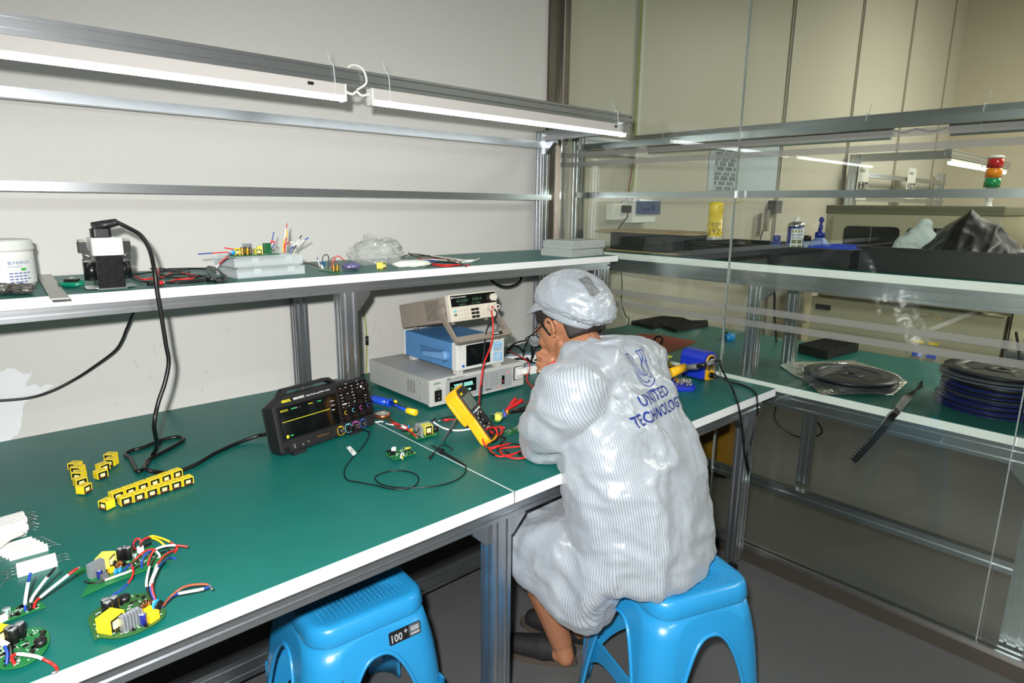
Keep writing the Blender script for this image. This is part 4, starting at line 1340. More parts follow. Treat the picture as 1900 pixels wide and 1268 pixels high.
# electronic load, tilted on its handle
LT = mat('taupe_cover', (150, 140, 128), .45, nz=(3, .02))
LH = mat('taupe_handle', (134, 124, 114), .42)
LF = mat('ivory_front', (206, 200, 186), .42)
M = TR((1.240, -.548, 1.037), 0) @ Matrix.Rotation(R(-12.6), 4, 'X')
LW, LD, LHT = .207, .318, .086
t = thing('electronic_load', 'taupe electronic load with keypad, tilted on its handle on top of the stack', 'electronic load', M=M)
cv = MB().bb(.003, LW - .003, .02, LD, 0, LHT, LT).build('cover', t, w=False, bevel=.002)
b = MB()
for i in range(15):
    for j in range(13):
        if (i * 7 + j * 3) % 11 and i + j > 1:
            y, z = .062 + i * .0058, .012 + j * .0052
            b.bb(.0022, .0032, y, y + .0042, z, z + .0028, mat('dark_taupe_slot', (92, 86, 78), .6))
b.build('vent', cv, w=False)
MB().bb(0, LW, 0, .022, -.003, LHT + .003, LF).build('front_panel', t, w=False, bevel=.003)
b = MB().bb(.008, LW - .004, -.0012, 0, LHT * .55, LHT - .001, SCREEN)
ds = b.build('display', t, w=False, label='black display strip')
b = MB()
L2 = lambda x, z, y=-.0016: Matrix.Translation((x, y, z)) @ FX
DG = mat('dim_green_digits', (60, 92, 70), .5, emit=((40, 80, 55), .35))
text(b, '00.000V', .0150, L2(.030, LHT * .70), DG)
text(b, '0.001A', .0150, L2(.098, LHT * .72), DG)
text(b, '0.000W', .0085, L2(.040, LHT * .58), DG)
text(b, 'CC 4.000A', .0085, L2(.094, LHT * .59), DG)
text(b, 'ITECH ELECTRONICS', .0058, L2(.018, LHT * .885), WPRT)
b.cyl((.013, -.0012, LHT * .91), (.013, -.0018, LHT * .91), .003, WPRT)
b.build('digits', ds, w=False)
for i in range(4):
    for j in range(3):
        MB().cyl((.038 + i * .0122, 0, .033 - j * .0125), (.038 + i * .0122, -.005, .033 - j * .0125), .0042, LF, n=12).build('button', t, w=False)
b = MB()
for j, m in enumerate((mat('cyan_key', (90, 190, 200), .4), GREY, LF)):
    MB().bb(.015, .024, -.004, 0, .029 - j * .0125, .036 - j * .0125, m).build('mode_key', t, w=False)
for i in range(2):
    for j in range(3):
        MB().prism(rrect(.088 + i * .018, .102 + i * .018, .027 - j * .0125, .036 - j * .0125, .003, 3), 0, .004, BLACK, FX).build('function_key', t, w=False)
for (x, z) in ((.134, .036), (.128, .026), (.141, .026), (.134, .016)):
    MB().cyl((x, 0, z), (x, -.003, z), .0034, LF, n=10).build('arrow_key', t, w=False)
MB().cyl((LW - .020, 0, LHT * .76), (LW - .020, -.016, LHT * .76), .0135, LF, .0125, n=28).build('knob', t, w=False)
for k, m in enumerate((RED, BLACK)):
    x = LW - .040 + k * .026
    b = MB().cyl((x, 0, .030), (x, -.006, .030), .0095, LF, n=20).cyl((x, -.006, .030), (x, -.020, .030), .0088, LF, .0095, n=20).cyl((x, -.020, .030), (x, -.0205, .030), .005, m, n=14)
    b.build('terminal', t, w=False)
b = MB().cyl((.0, .040, .040), (-.014, .040, .040), .020, LH, n=28)
b.build('handle_pivot', t, w=False, bevel=.002)
MB().cyl((LW, .040, .040), (LW + .014, .040, .040), .020, LH, n=28).build('handle_pivot', t, w=False, bevel=.002)
b = MB()
ha, hb = V((0, .040, .040)), V((0, -.034, -.066))
for x in (-.013, LW + .005):
    u = (hb - ha).normalized()
    F = frame(ha + V((x, 0, 0)), u, u.cross(V((1, 0, 0))))
    b.prism([(0, -.013), ((hb - ha).length + .008, -.009), ((hb - ha).length + .008, .009), (0, .013)], 0, .008, LH, F)
u = (hb - ha).normalized()
b.box(hb + V((LW / 2, 0, 0)), (LW + .026, .018, .022), LH, rot=Matrix.Rotation(math.atan2(u.z, u.y) + pi / 2, 3, 'X'))
h = b.build('handle', t, w=False, bevel=.002, label='taupe carrying handle folded forward as a stand')
b = MB()
Mh = Matrix.Translation(hb + V((LW * .63, 0, 0))) @ Matrix.Rotation(math.atan2(u.z, u.y) + pi / 2, 4, 'X')
b.box(Mh @ V((.022, -.0095, 0)), (.052, .001, .013), BLACK, rot=Mh.to_3x3())
text(b, 'ITECH', .0085, Mh @ Matrix.Translation((.008, -.0105, -.003)) @ FX, WPRT, bold=.0002)
b.cyl(Mh @ V((.001, -.0095, 0)), Mh @ V((.001, -.0106, 0)), .0035, WPRT)
b.build('name_plate', h, w=False)
for x in (.03, LW - .03):
    for y in (.035, LD - .05):
        MB().cyl((x, y, -.012), (x, y, 0), .009, mat('taupe_foot', (120, 112, 104), .5), n=14).build('foot', t, w=False)
tr = M @ V((LW - .040, -.012, .020))
tb = M @ V((LW - .024, -.012, .020))
tag(MB().tube([tr, (1.3838, -0.59, 1.0362), (1.3779, -0.6, 1.0045), (1.3558, -0.615, 0.9533), (1.3148, -0.63, 0.9023), (1.2884, -0.645, 0.8482), (1.2732, -0.655, 0.7973), (1.2162, -0.7206, 0.772)], .0028, REDW, n=8, sub=8).build('test_lead'), 'red lead hanging from the electronic load down in front of the stack', 'cable', 'leads of the electronic load')
tag(MB().tube([tb, (1.4119, -0.58, 1.0506), (1.3906, -0.585, 1.0291), (1.3622, -0.59, 1.0087), (1.3378, -0.605, 0.9729), (1.3142, -0.625, 0.9145), (1.2948, -0.64, 0.8553), (1.2738, -0.66, 0.8114), (1.2276, -0.7122, 0.771)], .0026, BLKW, n=8, sub=8).build('test_lead'), 'black lead hanging from the electronic load down in front of the stack', 'cable', 'leads of the electronic load')

# multimeter leaning on its kick stand
FLK = mat('amber_rubber_holster', (248, 172, 20), .42)
FGR = mat('charcoal_face', (52, 50, 46), .42)
base = V((1.0881, -0.9333, 0.7636))
wv = V((.83, .57, 0)).normalized()
lv = V((-.57 * .61, .83 * .61, .79)).normalized()
Mm = frame(base, wv, lv)          # z = face normal
ML, MW = .172, .082
t = thing('multimeter', 'amber handheld multimeter leaning on its stand among red and black leads', 'multimeter', M=Mm)
b = MB()
out = [(-.004, .012), (.008, -.006), (MW - .008, -.006), (MW + .004, .012), (MW - .002, ML * .45), (MW + .004, ML * .60), (MW + .004, ML - .008), (MW - .012, ML + .010), (.012, ML + .010), (-.004, ML - .008), (-.004, ML * .60), (.002, ML * .45)]
b.prism(out, -.030, .0, FLK)
b.prism([(p[0] * .96 + .0015, p[1] * .985) for p in out[4:] if True] + [(.002, ML * .40), (MW - .002, ML * .40)][::-1][:0], -.042, -.030, FLK)
hs = b.build('holster', t, w=False, bevel=.004)
b = MB().prism([(.006, .004), (MW - .006, .004), (MW - .004, .02), (MW - .006, ML * .45), (MW - .003, ML * .62), (MW - .003, ML - .006), (MW - .014, ML + .004), (.014, ML + .004), (.003, ML - .006), (.003, ML * .62), (.006, ML * .45), (.004, .02)], 0, .004, FGR)
b.build('face', t, w=False, bevel=.001)
MB().bb(.013, MW - .013, ML * .62, ML - .022, .004, .0055, mat('grey_lcd', (112, 122, 112), .12, 0, .6)).build('display', t, w=False, label='grey liquid crystal display')
b = MB()
b.bb(.014, .028, ML - .016, ML - .009, .0041, .0046, mat('yellow_logo', (238, 220, 40), .5))
for k in range(4):
    x = .012 + k * .0165
    b.prism(rrect(x, x + .008, ML * .545, ML * .575, .0015, 2), .004, .006, WPLA if k else mat('pale_blue_key', (150, 180, 226), .4))
for a in range(10):
    q = R(20 + a * 32)
    b.box((MW / 2 + .026 * cos(q), ML * .36 + .026 * sin(q), .0043), (.004, .004, .0006), WPRT)
b.build('key', t, w=False)
MB().cyl((MW / 2, ML * .36, .004), (MW / 2, ML * .36, .012), .017, BLACK, .015, n=28).box((MW / 2, ML * .36, .014), (.007, .032, .006), BLACK).build('dial', t, w=False)
for k, x in enumerate((.014, .032, .050, .068)):
    b = MB().cyl((x, .018, .004), (x, .018, .007), .006, RED if k == 3 or k == 1 else BLACK, n=16)
    b.build('jack', t, w=False)
kp0 = Mm @ V((.03, ML * .66, -.042))
kf = V((1.0061, -0.8151, 0.7526))
kd = kf - kp0
b = MB()
F = frame(kp0, kd, wv)
b.prism([(0, -.016), (kd.length, -.012), (kd.length, .012), (0, .016)], -.0022, .0022, BLACK, F)
b.build('kick_stand', t, label='black tilt stand')
MM_RED, MM_BLK = Mm @ V((.050, .018, .008)), Mm @ V((.032, .018, .008))
up_ = (Mm.to_3x3() @ V((0, 0, 1)))
tag(MB().tube([MM_RED, MM_RED + up_ * .018, (1.126, -0.9462, 0.8), (1.1236, -0.9326, 0.8)] + [(1.1197, -0.9437, 0.79), (1.0922, -0.9574, 0.79), (1.0869, -0.9532, 0.81), (1.0943, -0.9153, 0.8), (1.0844, -0.9043, 0.785), (1.0718, -0.916, 0.77), (1.0699, -0.9306, 0.757), (1.0685, -0.9565, 0.757), (1.0886, -0.967, 0.762), (1.1309, -0.963, 0.757), (1.1184, -0.9602, 0.757), (1.0722, -0.952, 0.757), (1.0556, -0.9683, 0.757), (1.0467, -1.0086, 0.757), (1.0681, -1.0234, 0.757), (1.1061, -1.0266, 0.757), (1.1424, -1.0199, 0.757), (1.1528, -1.0056, 0.757), (1.1268, -0.991, 0.757), (1.0903, -0.9752, 0.757), (1.0697, -0.9954, 0.757), (1.0644, -1.0275, 0.757), (1.0748, -1.0542, 0.757), (1.0946, -1.0642, 0.757), (1.1151, -1.0674, 0.757)], .0026, REDW, n=8, sub=7).build('test_lead'), 'red multimeter lead looping out of the amber meter onto the bench', 'cable', 'multimeter leads')
tag(MB().tube([MM_BLK, MM_BLK + up_ * .018] + [(1.0911, -0.9605, 0.79), (1.0915, -0.9499, 0.775), (1.0733, -0.9335, 0.757), (1.0463, -0.9826, 0.757), (1.0518, -1.0094, 0.757), (1.0783, -1.0249, 0.757), (1.0834, -0.9996, 0.757), (1.0706, -0.9811, 0.757), (1.1008, -0.953, 0.757), (1.1374, -0.9387, 0.765), (1.1156, -0.9358, 0.772), (1.1298, -0.9541, 0.757), (1.1429, -0.9733, 0.757), (1.1471, -1.0084, 0.757), (1.1321, -1.0339, 0.757), (1.1022, -1.0307, 0.757), (1.1007, -1.0514, 0.757), (1.1212, -1.058, 0.757)], .0026, BLKW, n=8, sub=7).build('test_lead'), 'black multimeter lead looping beside the red one on the bench', 'cable', 'multimeter leads')


# ---------------------------------------------------------------- tools and boards on the front bench
BLUP = mat('bright_blue_plastic', (24, 78, 206), .32, coat=.3)
YELP = mat('yellow_plastic', (242, 206, 30), .35, coat=.3)
# desoldering pump
p0, p1, p2, p3, p4 = [V(p) for p in [(1.0227, -0.3607, 0.77), (1.027, -0.4059, 0.77), (1.0502, -0.4579, 0.77), (1.0512, -0.5594, 0.77), (1.0594, -0.5959, 0.77)]]
t = thing('desoldering_pump', 'blue desoldering pump with yellow end lying right of the oscilloscope', 'pump', (p2.x, p2.y, ZT))
b = MB().cyl(p0, p2 - (p2 - p1) * .2, .0125, BLUP, n=20)
for k in range(7):
    q = p0.lerp(p2, .25 + k * .07)
    b.cyl(q, q + (p2 - p0).normalized() * .003, .0134, BLUP, n=20)
b.cyl(p2 - (p2 - p1) * .2, p2, .0150, BLUP, n=20)
b.build('barrel', t)
b = MB().cyl(p2, p3, .0055, BLUP, n=14).cyl(p2 + V((0, 0, .006)), p3 + V((0, 0, .005)), .0016, BLACK, n=8)
b.build('rod', t)
MB().cyl(p3, p4, .0098, YELP, .0105, n=20).cyl(p4, p4 + (p4 - p3).normalized() * .002, .0105, YELP, .007, n=20).build('knob', t, bevel=.0008, label='yellow end knob')
q = V((1.0535, -0.4824, 0.778))
MB().cyl(q, q + V((.004, -.002, .006)), .006, YELP, n=14).build('button', t, label='yellow release button')
# loupe with copper rim
c = V((0.9857, -0.5161, 0.7516))
t = thing('loupe', 'round copper-rimmed magnifier lying beside the oscilloscope', 'magnifier', tuple(c))
CPR = mat('copper_rim', (176, 112, 78), .28, .85)
MB().lathe([(.024, 0), (.026, 0), (.026, .013), (.023, .014), (.023, .002), (.024, 0)], CPR, 36, TR(c)).build('rim', t)
MB().lathe([(0, .006), (.012, .0068), (.022, .009), (.023, .012), (.012, .0145), (0, .0152)], mat('lens_glass', (200, 226, 220), .04, 0, .8, alpha=.3), 32, TR(c)).build('lens', t)
e = V((0.9842, -0.5864, 0.7546))
d = (e - c).normalized()
MB().tube([c + d * .025 + V((0, 0, .006)), c + d * .035 + V((0, 0, .005)), e], .0035, CPR).build('handle', t)

# power board between scope and multimeter
t = thing('circuit_board', 'power supply board with pale yellow transformer, between oscilloscope and multimeter', 'circuit board', (1.0064, -0.7136, 0.7516))
P = [(0.9492, -0.7003, 0.7585), (0.9478, -0.7692, 0.7585), (1.0251, -0.7763, 0.7585), (1.0304, -0.7118, 0.7585)]
board(t, P)
c_smd(t, TR((0, 0, .7593)), [(p[0], p[1]) for p in P], 40, 9)
c_trafo(t, at([(0.9987, -0.7453, 0.7593)][0], -.1), .026, .026, .027, YEL2)
c_sink(t, at([(0.9707, -0.7514, 0.7593)][0], 1.45), .022, .008, .028)
c_sink(t, at([(1.0051, -0.7111, 0.7593)][0], -.1), .045, .006, .022, 4)
c_box(t, at([(1.0219, -0.7074, 0.7593)][0], -.1), (.016, .006, .018), BLACK, 'transistor')
b = MB()
a, e = V([(1.0166, -0.7483, 0.767)][0]), V([(1.0334, -0.7538, 0.767)][0])
b.cyl(a, e, .0075, BLACK, n=18).cyl(e, e + (e - a).normalized() * .001, .0066, ALUP, n=18)
b.build('capacitor', t)
for q in [(0.9763, -0.6821, 0.7593), (1.0292, -0.7136, 0.7593)]:
    c_disc(t, at(q, .6), .0055)
c_box(t, at([(0.9815, -0.6955, 0.7593)][0]), (.010, .012, .009), GREY, 'inductor')
c_box(t, at([(0.9678, -0.7058, 0.7593)][0], .4), (.013, .006, .009), YELW, 'film_capacitor')
for (Q, cs) in (([(0.9661, -0.5767, 0.757), (0.9602, -0.6192, 0.766), (0.9674, -0.6393, 0.766), (0.9599, -0.6822, 0.772), (0.9559, -0.7264, 0.768), (0.955, -0.7565, 0.761)], ((BRNW, 1), (REDW, 2), (WHTW, 1), (REDW, 2))),
                ([(0.9529, -0.5893, 0.757), (0.9501, -0.6265, 0.764), (0.9609, -0.645, 0.764), (0.9554, -0.6847, 0.77), (0.9686, -0.6896, 0.762)], ((WHTW, 1), (BRNW, 1), (WHTW, 1))),
                ([(0.9572, -0.6394, 0.757), (0.9566, -0.6695, 0.763), (0.9593, -0.6914, 0.766), (0.9618, -0.7173, 0.764), (0.9604, -0.7401, 0.761)], ((REDW, 1),)),
                ([(0.9542, -0.6773, 0.757), (0.9609, -0.6972, 0.761), (0.9643, -0.7176, 0.761), (0.9623, -0.7331, 0.761)], ((BLKW, 1),)),
                ([(0.9343, -0.5592, 0.757), (0.953, -0.5656, 0.757), (0.9565, -0.6018, 0.757), (0.9644, -0.6304, 0.763), (0.9695, -0.6668, 0.768), (0.977, -0.6789, 0.762)], ((WHTW, 1), (BLUEW, 1), (REDW, 2)))):
    wire(t, Q, cs, .0018)
# white lead with black tip and a red ringed clip lead
tag(MB().tube([(1.0647, -0.684, 0.762), (1.0698, -0.6976, 0.7555), (1.0662, -0.7316, 0.7555), (1.0724, -0.7595, 0.7555), (1.084, -0.7757, 0.7555), (1.102, -0.7875, 0.7555), (1.1252, -0.7929, 0.7555)], .0028, WHTW).build('test_lead'), 'white lead curving behind the multimeter stand', 'cable')
t = thing('probe_tip', 'small black probe tip at the end of the white lead by the yellow board', 'probe', [(1.0861, -0.6491, 0.7516)][0])
a, e = V([(1.0819, -0.6682, 0.765)][0]), V([(1.0585, -0.6756, 0.756)][0])
MB().cyl(a, a.lerp(e, .55), .003, BLACK, .004).build('body', t)
MB().cyl(a.lerp(e, .55), e, .002, STEEL).build('tip', t)
t = thing('clip_lead', 'black lead with red sleeve and metal tip behind the multimeter', 'cable', [(1.1187, -0.672, 0.7516)][0])
MB().tube([(1.1014, -0.662, 0.7555), (1.1218, -0.6594, 0.7555), (1.1449, -0.662, 0.7555), (1.1704, -0.6704, 0.7555)], .002, BLKW).build('lead', t)
a, e, f, g = [V(p) for p in [(1.1588, -0.7144, 0.757), (1.1227, -0.6877, 0.757), (1.1059, -0.6812, 0.757), (1.084, -0.6693, 0.757)]]
MB().cyl(a, e, .0022, REDW).cyl(e, f, .0048, RED, .0036).build('red_lead', t, label='red lead with red sleeve')
MB().cyl(f, g, .0018, STEEL).build('tip', t)

# small dark green board in front
t = thing('circuit_board', 'small bare-legged green control board between the scope cable and the white seam', 'circuit board', (0.865, -0.8174, 0.7516))
P = [(0.8224, -0.8011, 0.7575), (0.8191, -0.8545, 0.7575), (0.8936, -0.8524, 0.7575), (0.8943, -0.8007, 0.7575)]
board(t, P)
c_smd(t, TR((0, 0, .7583)), [(p[0], p[1]) for p in P], 46, 21)
c_box(t, at([(0.8534, -0.7975, 0.7583)][0], .5), (.012, .009, .010), WPLA, 'connector')
c_box(t, at([(0.8383, -0.8173, 0.7583)][0], .2), (.010, .009, .008), BLACK, 'relay')
c_box(t, at([(0.8372, -0.798, 0.7583)][0], .2), (.012, .007, .006), BLACK, 'chip')
b = MB()
a, e = V([(0.8725, -0.8219, 0.767)][0]), V([(0.8888, -0.8271, 0.767)][0])
b.cyl(a, e, .0032, mat('olive_fuse', (170, 170, 60), .3)).tube([a - (e - a) * .5 + V((0, 0, .004)), a, a + V((0, 0, -.008))], .0006, SOLDER, n=5)
b.build('fuse', t)
q = V([(0.8427, -0.8563, 0.765)][0])
b = MB()
b.tube([q + V((.0075 * cos(k), .0055 * cos(k), .0075 * sin(k))) for k in [R(-30 + 24 * i) for i in range(11)]], .002, WPLA, n=7, sub=2)
b.cyl(q, q + V((-.006, -.012, -.004)), .003, mat('olive_fuse', (170, 170, 60), .3), .002)
b.build('trim_coil', t)

# board with clips right of the meter
t = thing('circuit_board', 'tiny power board with yellow transformer held by the red clip', 'circuit board', (1.2652, -0.7606, 0.7516))
P = [(1.2133, -0.7733, 0.7585), (1.2192, -0.8112, 0.7585), (1.3023, -0.7703, 0.7585), (1.2986, -0.7335, 0.7585)]
board(t, P)
c_trafo(t, at([(1.2403, -0.7894, 0.7593)][0], .55), .022, .02, .019, YEL2)
for q in [(1.2262, -0.7725, 0.7593), (1.2284, -0.7842, 0.7593)]:
    c_cap(t, at(q), .0042, .017, mat('dark_green_sleeve', (20, 70, 50), .35), mat('dark_green_sleeve', (20, 70, 50), .35))
c_box(t, at([(1.2738, -0.783, 0.7593)][0], .5), (.009, .009, .014), mat('violet_capacitor', (96, 90, 180), .4))
c_box(t, at([(1.2943, -0.7696, 0.7593)][0], .5), (.009, .007, .012), ORNG)
c_disc(t, at([(1.2897, -0.7554, 0.7593)][0], .4), .005)
c_smd(t, TR((0, 0, .7593)), [(p[0], p[1]) for p in P], 12, 23)


def croc(lab, nose, tail, spread, m, lift):
    t = thing('crocodile_clip', lab, 'clip', tuple(nose))
    n_, e_ = V(nose), V(tail)
    d = (e_ - n_)
    s = V((0, 0, 1)).cross(d).normalized() * spread
    for k in (1, -1):
        b = MB()
        P = [n_ + s * .1 * k, n_ + d * .3 + s * .25 * k + V((0, 0, lift * .3)), n_ + d * .6 + s * .7 * k + V((0, 0, lift * .7)), e_ + s * k + V((0, 0, lift))]
        b.tube(P, lambda q: .0042 + .003 * q, m, n=10)
        b.build('jaw', t)
    MB().cyl(n_ + d * .32 - V((0, 0, .006)), n_ + d * .32 + V((0, 0, .006)), .004, STEEL).build('pivot', t)
    return t


croc('red crocodile clip gripping the tiny yellow power board', (1.2978, -0.7601, 0.768), (1.3703, -0.7406, 0.785), .012, RED, .0)
croc('black crocodile clip beside the tiny yellow power board', (1.2973, -0.7764, 0.765), (1.3835, -0.7845, 0.765), .009, BLACK, .0)
tag(MB().tube([(1.3698, -0.7402, 0.785), (1.3866, -0.7419, 0.775), (1.4112, -0.7356, 0.765), (1.4703, -0.6975, 0.757), (1.5179, -0.6887, 0.757), (1.5615, -0.6813, 0.757)], .0016, REDW).build('test_lead'), 'thin red lead from the red crocodile clip towards the arm', 'cable')
t = thing('bare_board', 'bare unpopulated green circuit board lying flat by the elbow', 'circuit board', (1.2217, -0.8853, 0.7516))
P = [(1.1836, -0.8706, 0.7525), (1.1817, -0.9066, 0.7525), (1.2622, -0.888, 0.7525), (1.258, -0.8584, 0.7525)]
board(t, P)
b = MB()
rnd = random.Random(2)
cp = [V(p) for p in P]
for k in range(26):
    u, v = rnd.uniform(.08, .92), rnd.uniform(.1, .9)
    q = (cp[0] * (1 - u) + cp[3] * u) * (1 - v) + (cp[1] * (1 - u) + cp[2] * u) * v
    b.box(q + V((0, 0, .0010)), (rnd.uniform(.003, .009), rnd.uniform(.0015, .003), .0004), rnd.choice((WPLA, BLACK, SOLDER, PCBD)), rz=.6)
b.build('printed_pads', t, kind='stuff')

# power strips and black cables behind the instruments
for (a, e, lab) in (((1.7169, -0.2573, 0.765), (1.9503, -0.3505, 0.765), 'white power strip behind the instruments, half hidden under black cables, rear one'), ((1.6552, -0.4452, 0.765), (1.8586, -0.4703, 0.765), 'white power strip behind the instruments, front one near the hands')):
    a, e = V(a), V(e)
    d = (e - a).normalized()
    M = frame(a, d, V((-d.y, d.x, 0)))
    t = thing('power_strip', lab, 'power strip', M=M)
    L = (e - a).length
    b = MB().bb(0, L, 0, .05, -.0134, .020, WPLA)
    b.build('body', t, w=False, bevel=.004)
    for k in range(int(L / .05)):
        b = MB().bb(.012 + k * .05, .048 + k * .05, .008, .042, .020, .0212, mat('pale_blue_plastic', (150, 176, 206), .4))
        for u in (-.008, .008):
            b.bb(.029 + k * .05 + u, .032 + k * .05 + u, .022, .031, .0212, .0216, BLACK)
        b.build('socket', t, w=False)
tg = [[(1.7846, -0.1948, 0.76), (1.6836, -0.336, 0.84), (1.745, -0.3089, 0.85), (1.843, -0.2589, 0.84), (1.9215, -0.2193, 0.82), (1.9481, -0.2422, 0.81), (1.9313, -0.2879, 0.79), (1.8836, -0.3296, 0.77), (1.8477, -0.3254, 0.765)],
      [(1.8383, -0.2656, 0.765), (1.7366, -0.376, 0.83), (1.7534, -0.3742, 0.86), (1.841, -0.3038, 0.86), (1.8492, -0.3052, 0.82), (1.8246, -0.335, 0.79), (1.7834, -0.3717, 0.765), (1.728, -0.449, 0.757)],
      [(1.806, -0.1853, 0.77), (1.7729, -0.2717, 0.83), (1.8147, -0.2757, 0.81), (1.8275, -0.2838, 0.78), (1.806, -0.3413, 0.765), (1.7173, -0.3948, 0.757)],
      [(1.8576, -0.3081, 0.77), (1.8143, -0.3584, 0.82), (1.8422, -0.3564, 0.83), (1.8926, -0.3398, 0.81), (1.8759, -0.3506, 0.785), (1.8515, -0.3418, 0.77)],
      [(1.6929, -0.2987, 0.775), (1.7165, -0.3207, 0.785), (1.7611, -0.3201, 0.785), (1.773, -0.3551, 0.785), (1.7557, -0.4262, 0.785), (1.8086, -0.4313, 0.775)]]
for k, P in enumerate(tg):
    tag(MB().tube(P, .0035 + .0007 * (k % 3), CORD, n=8, sub=8).build('mains_cable'), ('black mains cable arching over the power strips, widest arc', 'black mains cable looping steeply up just left of the face', 'black mains cable lying between power strips and grey power source', 'short black mains cable loop nearest the chin', 'black mains cable lying flat along the rear power strip')[k], 'cable', 'black cables on the power strips')
tag(MB().tube([(1.7702, -0.2107, 0.8), (1.718, -0.3185, 0.82), (1.6962, -0.3896, 0.82), (1.6953, -0.4333, 0.81), (1.699, -0.4512, 0.79), (1.6627, -0.4813, 0.775), (1.5553, -0.5697, 0.8)], .002, REDW, sub=8).build('test_lead'), 'red lead bowed over the black cables beside the grey power source', 'cable')

# yellow transformers
tz = ZT + .0035
proto = thing('switching_transformer', 'x', 'transformer', (0, 0, 0), group='yellow transformers on the bench')
TW, TD, TH = .0246, .021, .0185
c_t = Matrix()
b = MB()
f = .0016
wr = MB().bb(-TW / 2, TW / 2, -TD / 2, TD / 2, TH - f, TH, YEL).bb(-TW / 2, -TW / 2 + f, -TD / 2, TD / 2, 0, TH - f, YEL).bb(TW / 2 - f, TW / 2, -TD / 2, TD / 2, 0, TH - f, YEL)
wr.build('tape_wrap', proto, w=False)
MB().bb(-TW / 2 + f, TW / 2 - f, -TD / 2 + .001, TD / 2 - .001, .0, TH - f, FERR).bb(-TW / 2 + f, TW / 2 - f, -TD / 2 - .001, TD / 2 + .001, -.0012, .0022, FERR).build('core', proto, w=False)
MB().prism(rrect(-.0056, .0056, -TD / 2 - .0003, TD / 2 + .0003, .0018), TH * .24, TH * .66, CREAM).build('winding', proto, w=False, label='cream taped winding')
b = MB()
for s in (-1, 1):
    for k in range(5):
        x = -.0085 + k * .00425
        b.cyl((x, s * (TD / 2 - .0005), 0), (x, s * (TD / 2 - .0005), -.0035), .0004, SOLDER, n=5)
        b.tube([(x, s * (TD / 2 - .001), .0065), (x, s * (TD / 2 + .0022), .003), (x, s * (TD / 2 - .0005), -.001)], .00055, COPPER, n=5, sub=2)
b.build('pin', proto, w=False, kind='stuff')
b = MB()
text(b, '1741', .0052, Matrix.Translation((-.006, -.002, TH + .0001)), mat('olive_print', (120, 110, 20), .6))
b.build('lettering', proto, w=False)
spots = []
f0, f1 = V((0.225, -0.678, 0.7551)), V((0.3846, -0.655, 0.7551))
fa = math.atan2(f1.y - f0.y, f1.x - f0.x)
fd = (f1 - f0).normalized()
fn = V((-fd.y, fd.x, 0))
step = (f1 - f0).length / 6
FW = ('first', 'second', 'third', 'fourth', 'fifth', 'sixth')
for k in range(6):
    spots.append((f0 + fd * (step * (k + .5)) + fn * (TD / 2), fa, FW[k] + ' yellow transformer from the left in the front row of six'))
g0, g1 = V((0.2178, -0.6443, 0.7551)), V((0.3788, -0.597, 0.7551))
ga = math.atan2(g1.y - g0.y, g1.x - g0.x)
gd = (g1 - g0).normalized()
gn = V((-gd.y, gd.x, 0))
gs = max(.0249, (g1 - g0).length / 6)
for k in range(6):
    q = g0 + gd * (gs * (k + .5)) + gn * (TD / 2 + .0045)
    spots.append((q, ga, FW[k] + ' yellow transformer from the left in the rear row of six'))
spots.append((V((0.2022, -0.6616, 0.7551)), R(118), 'single yellow transformer turned sideways at the left end of the rows'))
V1 = [(140, 868, 136, 'hindmost of the five loose yellow transformers at far left'), (145, 876, 138, 'second hindmost of the five loose yellow transformers at far left'), (147, 886, 140, 'middle one of the five loose yellow transformers at far left'), (150, 899, 12, 'fourth of the five loose yellow transformers at far left, turned askew'), (156.5, 911, 40, 'nearest of the five loose yellow transformers at far left'),
      (205, 851, 138, 'hindmost of the four loose yellow transformers beside the cord'), (207, 860, 138, 'second hindmost of the four loose yellow transformers beside the cord'), (191, 873, 22, 'third of the four loose yellow transformers beside the cord'), (187, 886, 18, 'nearest of the four loose yellow transformers beside the cord')]
L5 = [(0.1849, -0.3731, 0.762), (0.1861, -0.4046, 0.762), (0.1826, -0.4438, 0.762), (0.1783, -0.4884, 0.762), (0.1783, -0.5385, 0.762), (0.2642, -0.3635, 0.762), (0.2587, -0.4006, 0.762), (0.2354, -0.4254, 0.762), (0.2231, -0.4704, 0.762)]
for (p, v) in zip(L5, V1):
    spots.append((V((p[0], p[1], tz)), R(v[2]), v[3]))
for k, (p, a, lab) in enumerate(spots):
    if k == 0:
        proto.matrix_world = TR(p, a)
        proto['label'] = lab
    else:
        copy_thing(proto, TR(p, a), lab)

# white cement resistors: stack, fan and front three
CER = mat('white_cement_body', (238, 238, 234), .55, nz=(60, .04))
RL, RW, RH = .060, .0125, .0115
rproto = thing('cement_resistor', 'x', 'resistor', (0, 0, 0), group='white cement resistors')
MB().bb(-RL / 2, RL / 2, -RW / 2, RW / 2, 0, RH, CER).build('body', rproto, w=False, bevel=.0012)
for s in (-1, 1):
    MB().tube([(s * RL / 2, 0, RH * .5), (s * (RL / 2 + .008), .001, RH * .5), (s * (RL / 2 + .014), .004 * s, RH * .42), (s * (RL / 2 + .020), .001, RH * .2)], .0004, SOLDER, n=5, sub=3).build('lead_wire', rproto, w=False)
b = MB()
text(b, '10W 5.1ΩJ', .0048, Matrix.Translation((-.012, -.0018, RH + .0001)), mat('faint_grey_print', (186, 186, 184), .6))
b.build('lettering', rproto, w=False)
rsp = []
ra = math.atan2(V((0.0945, -0.7974, 0.75)).y - V((0.0344, -0.7952, 0.75)).y, V((0.0945, -0.7974, 0.75)).x - V((0.0344, -0.7952, 0.75)).x)
rd = V((cos(ra), sin(ra), 0))
rn = V((-rd.y, rd.x, 0))
fr_ = V((0.0575, -0.8614, 0.7516))
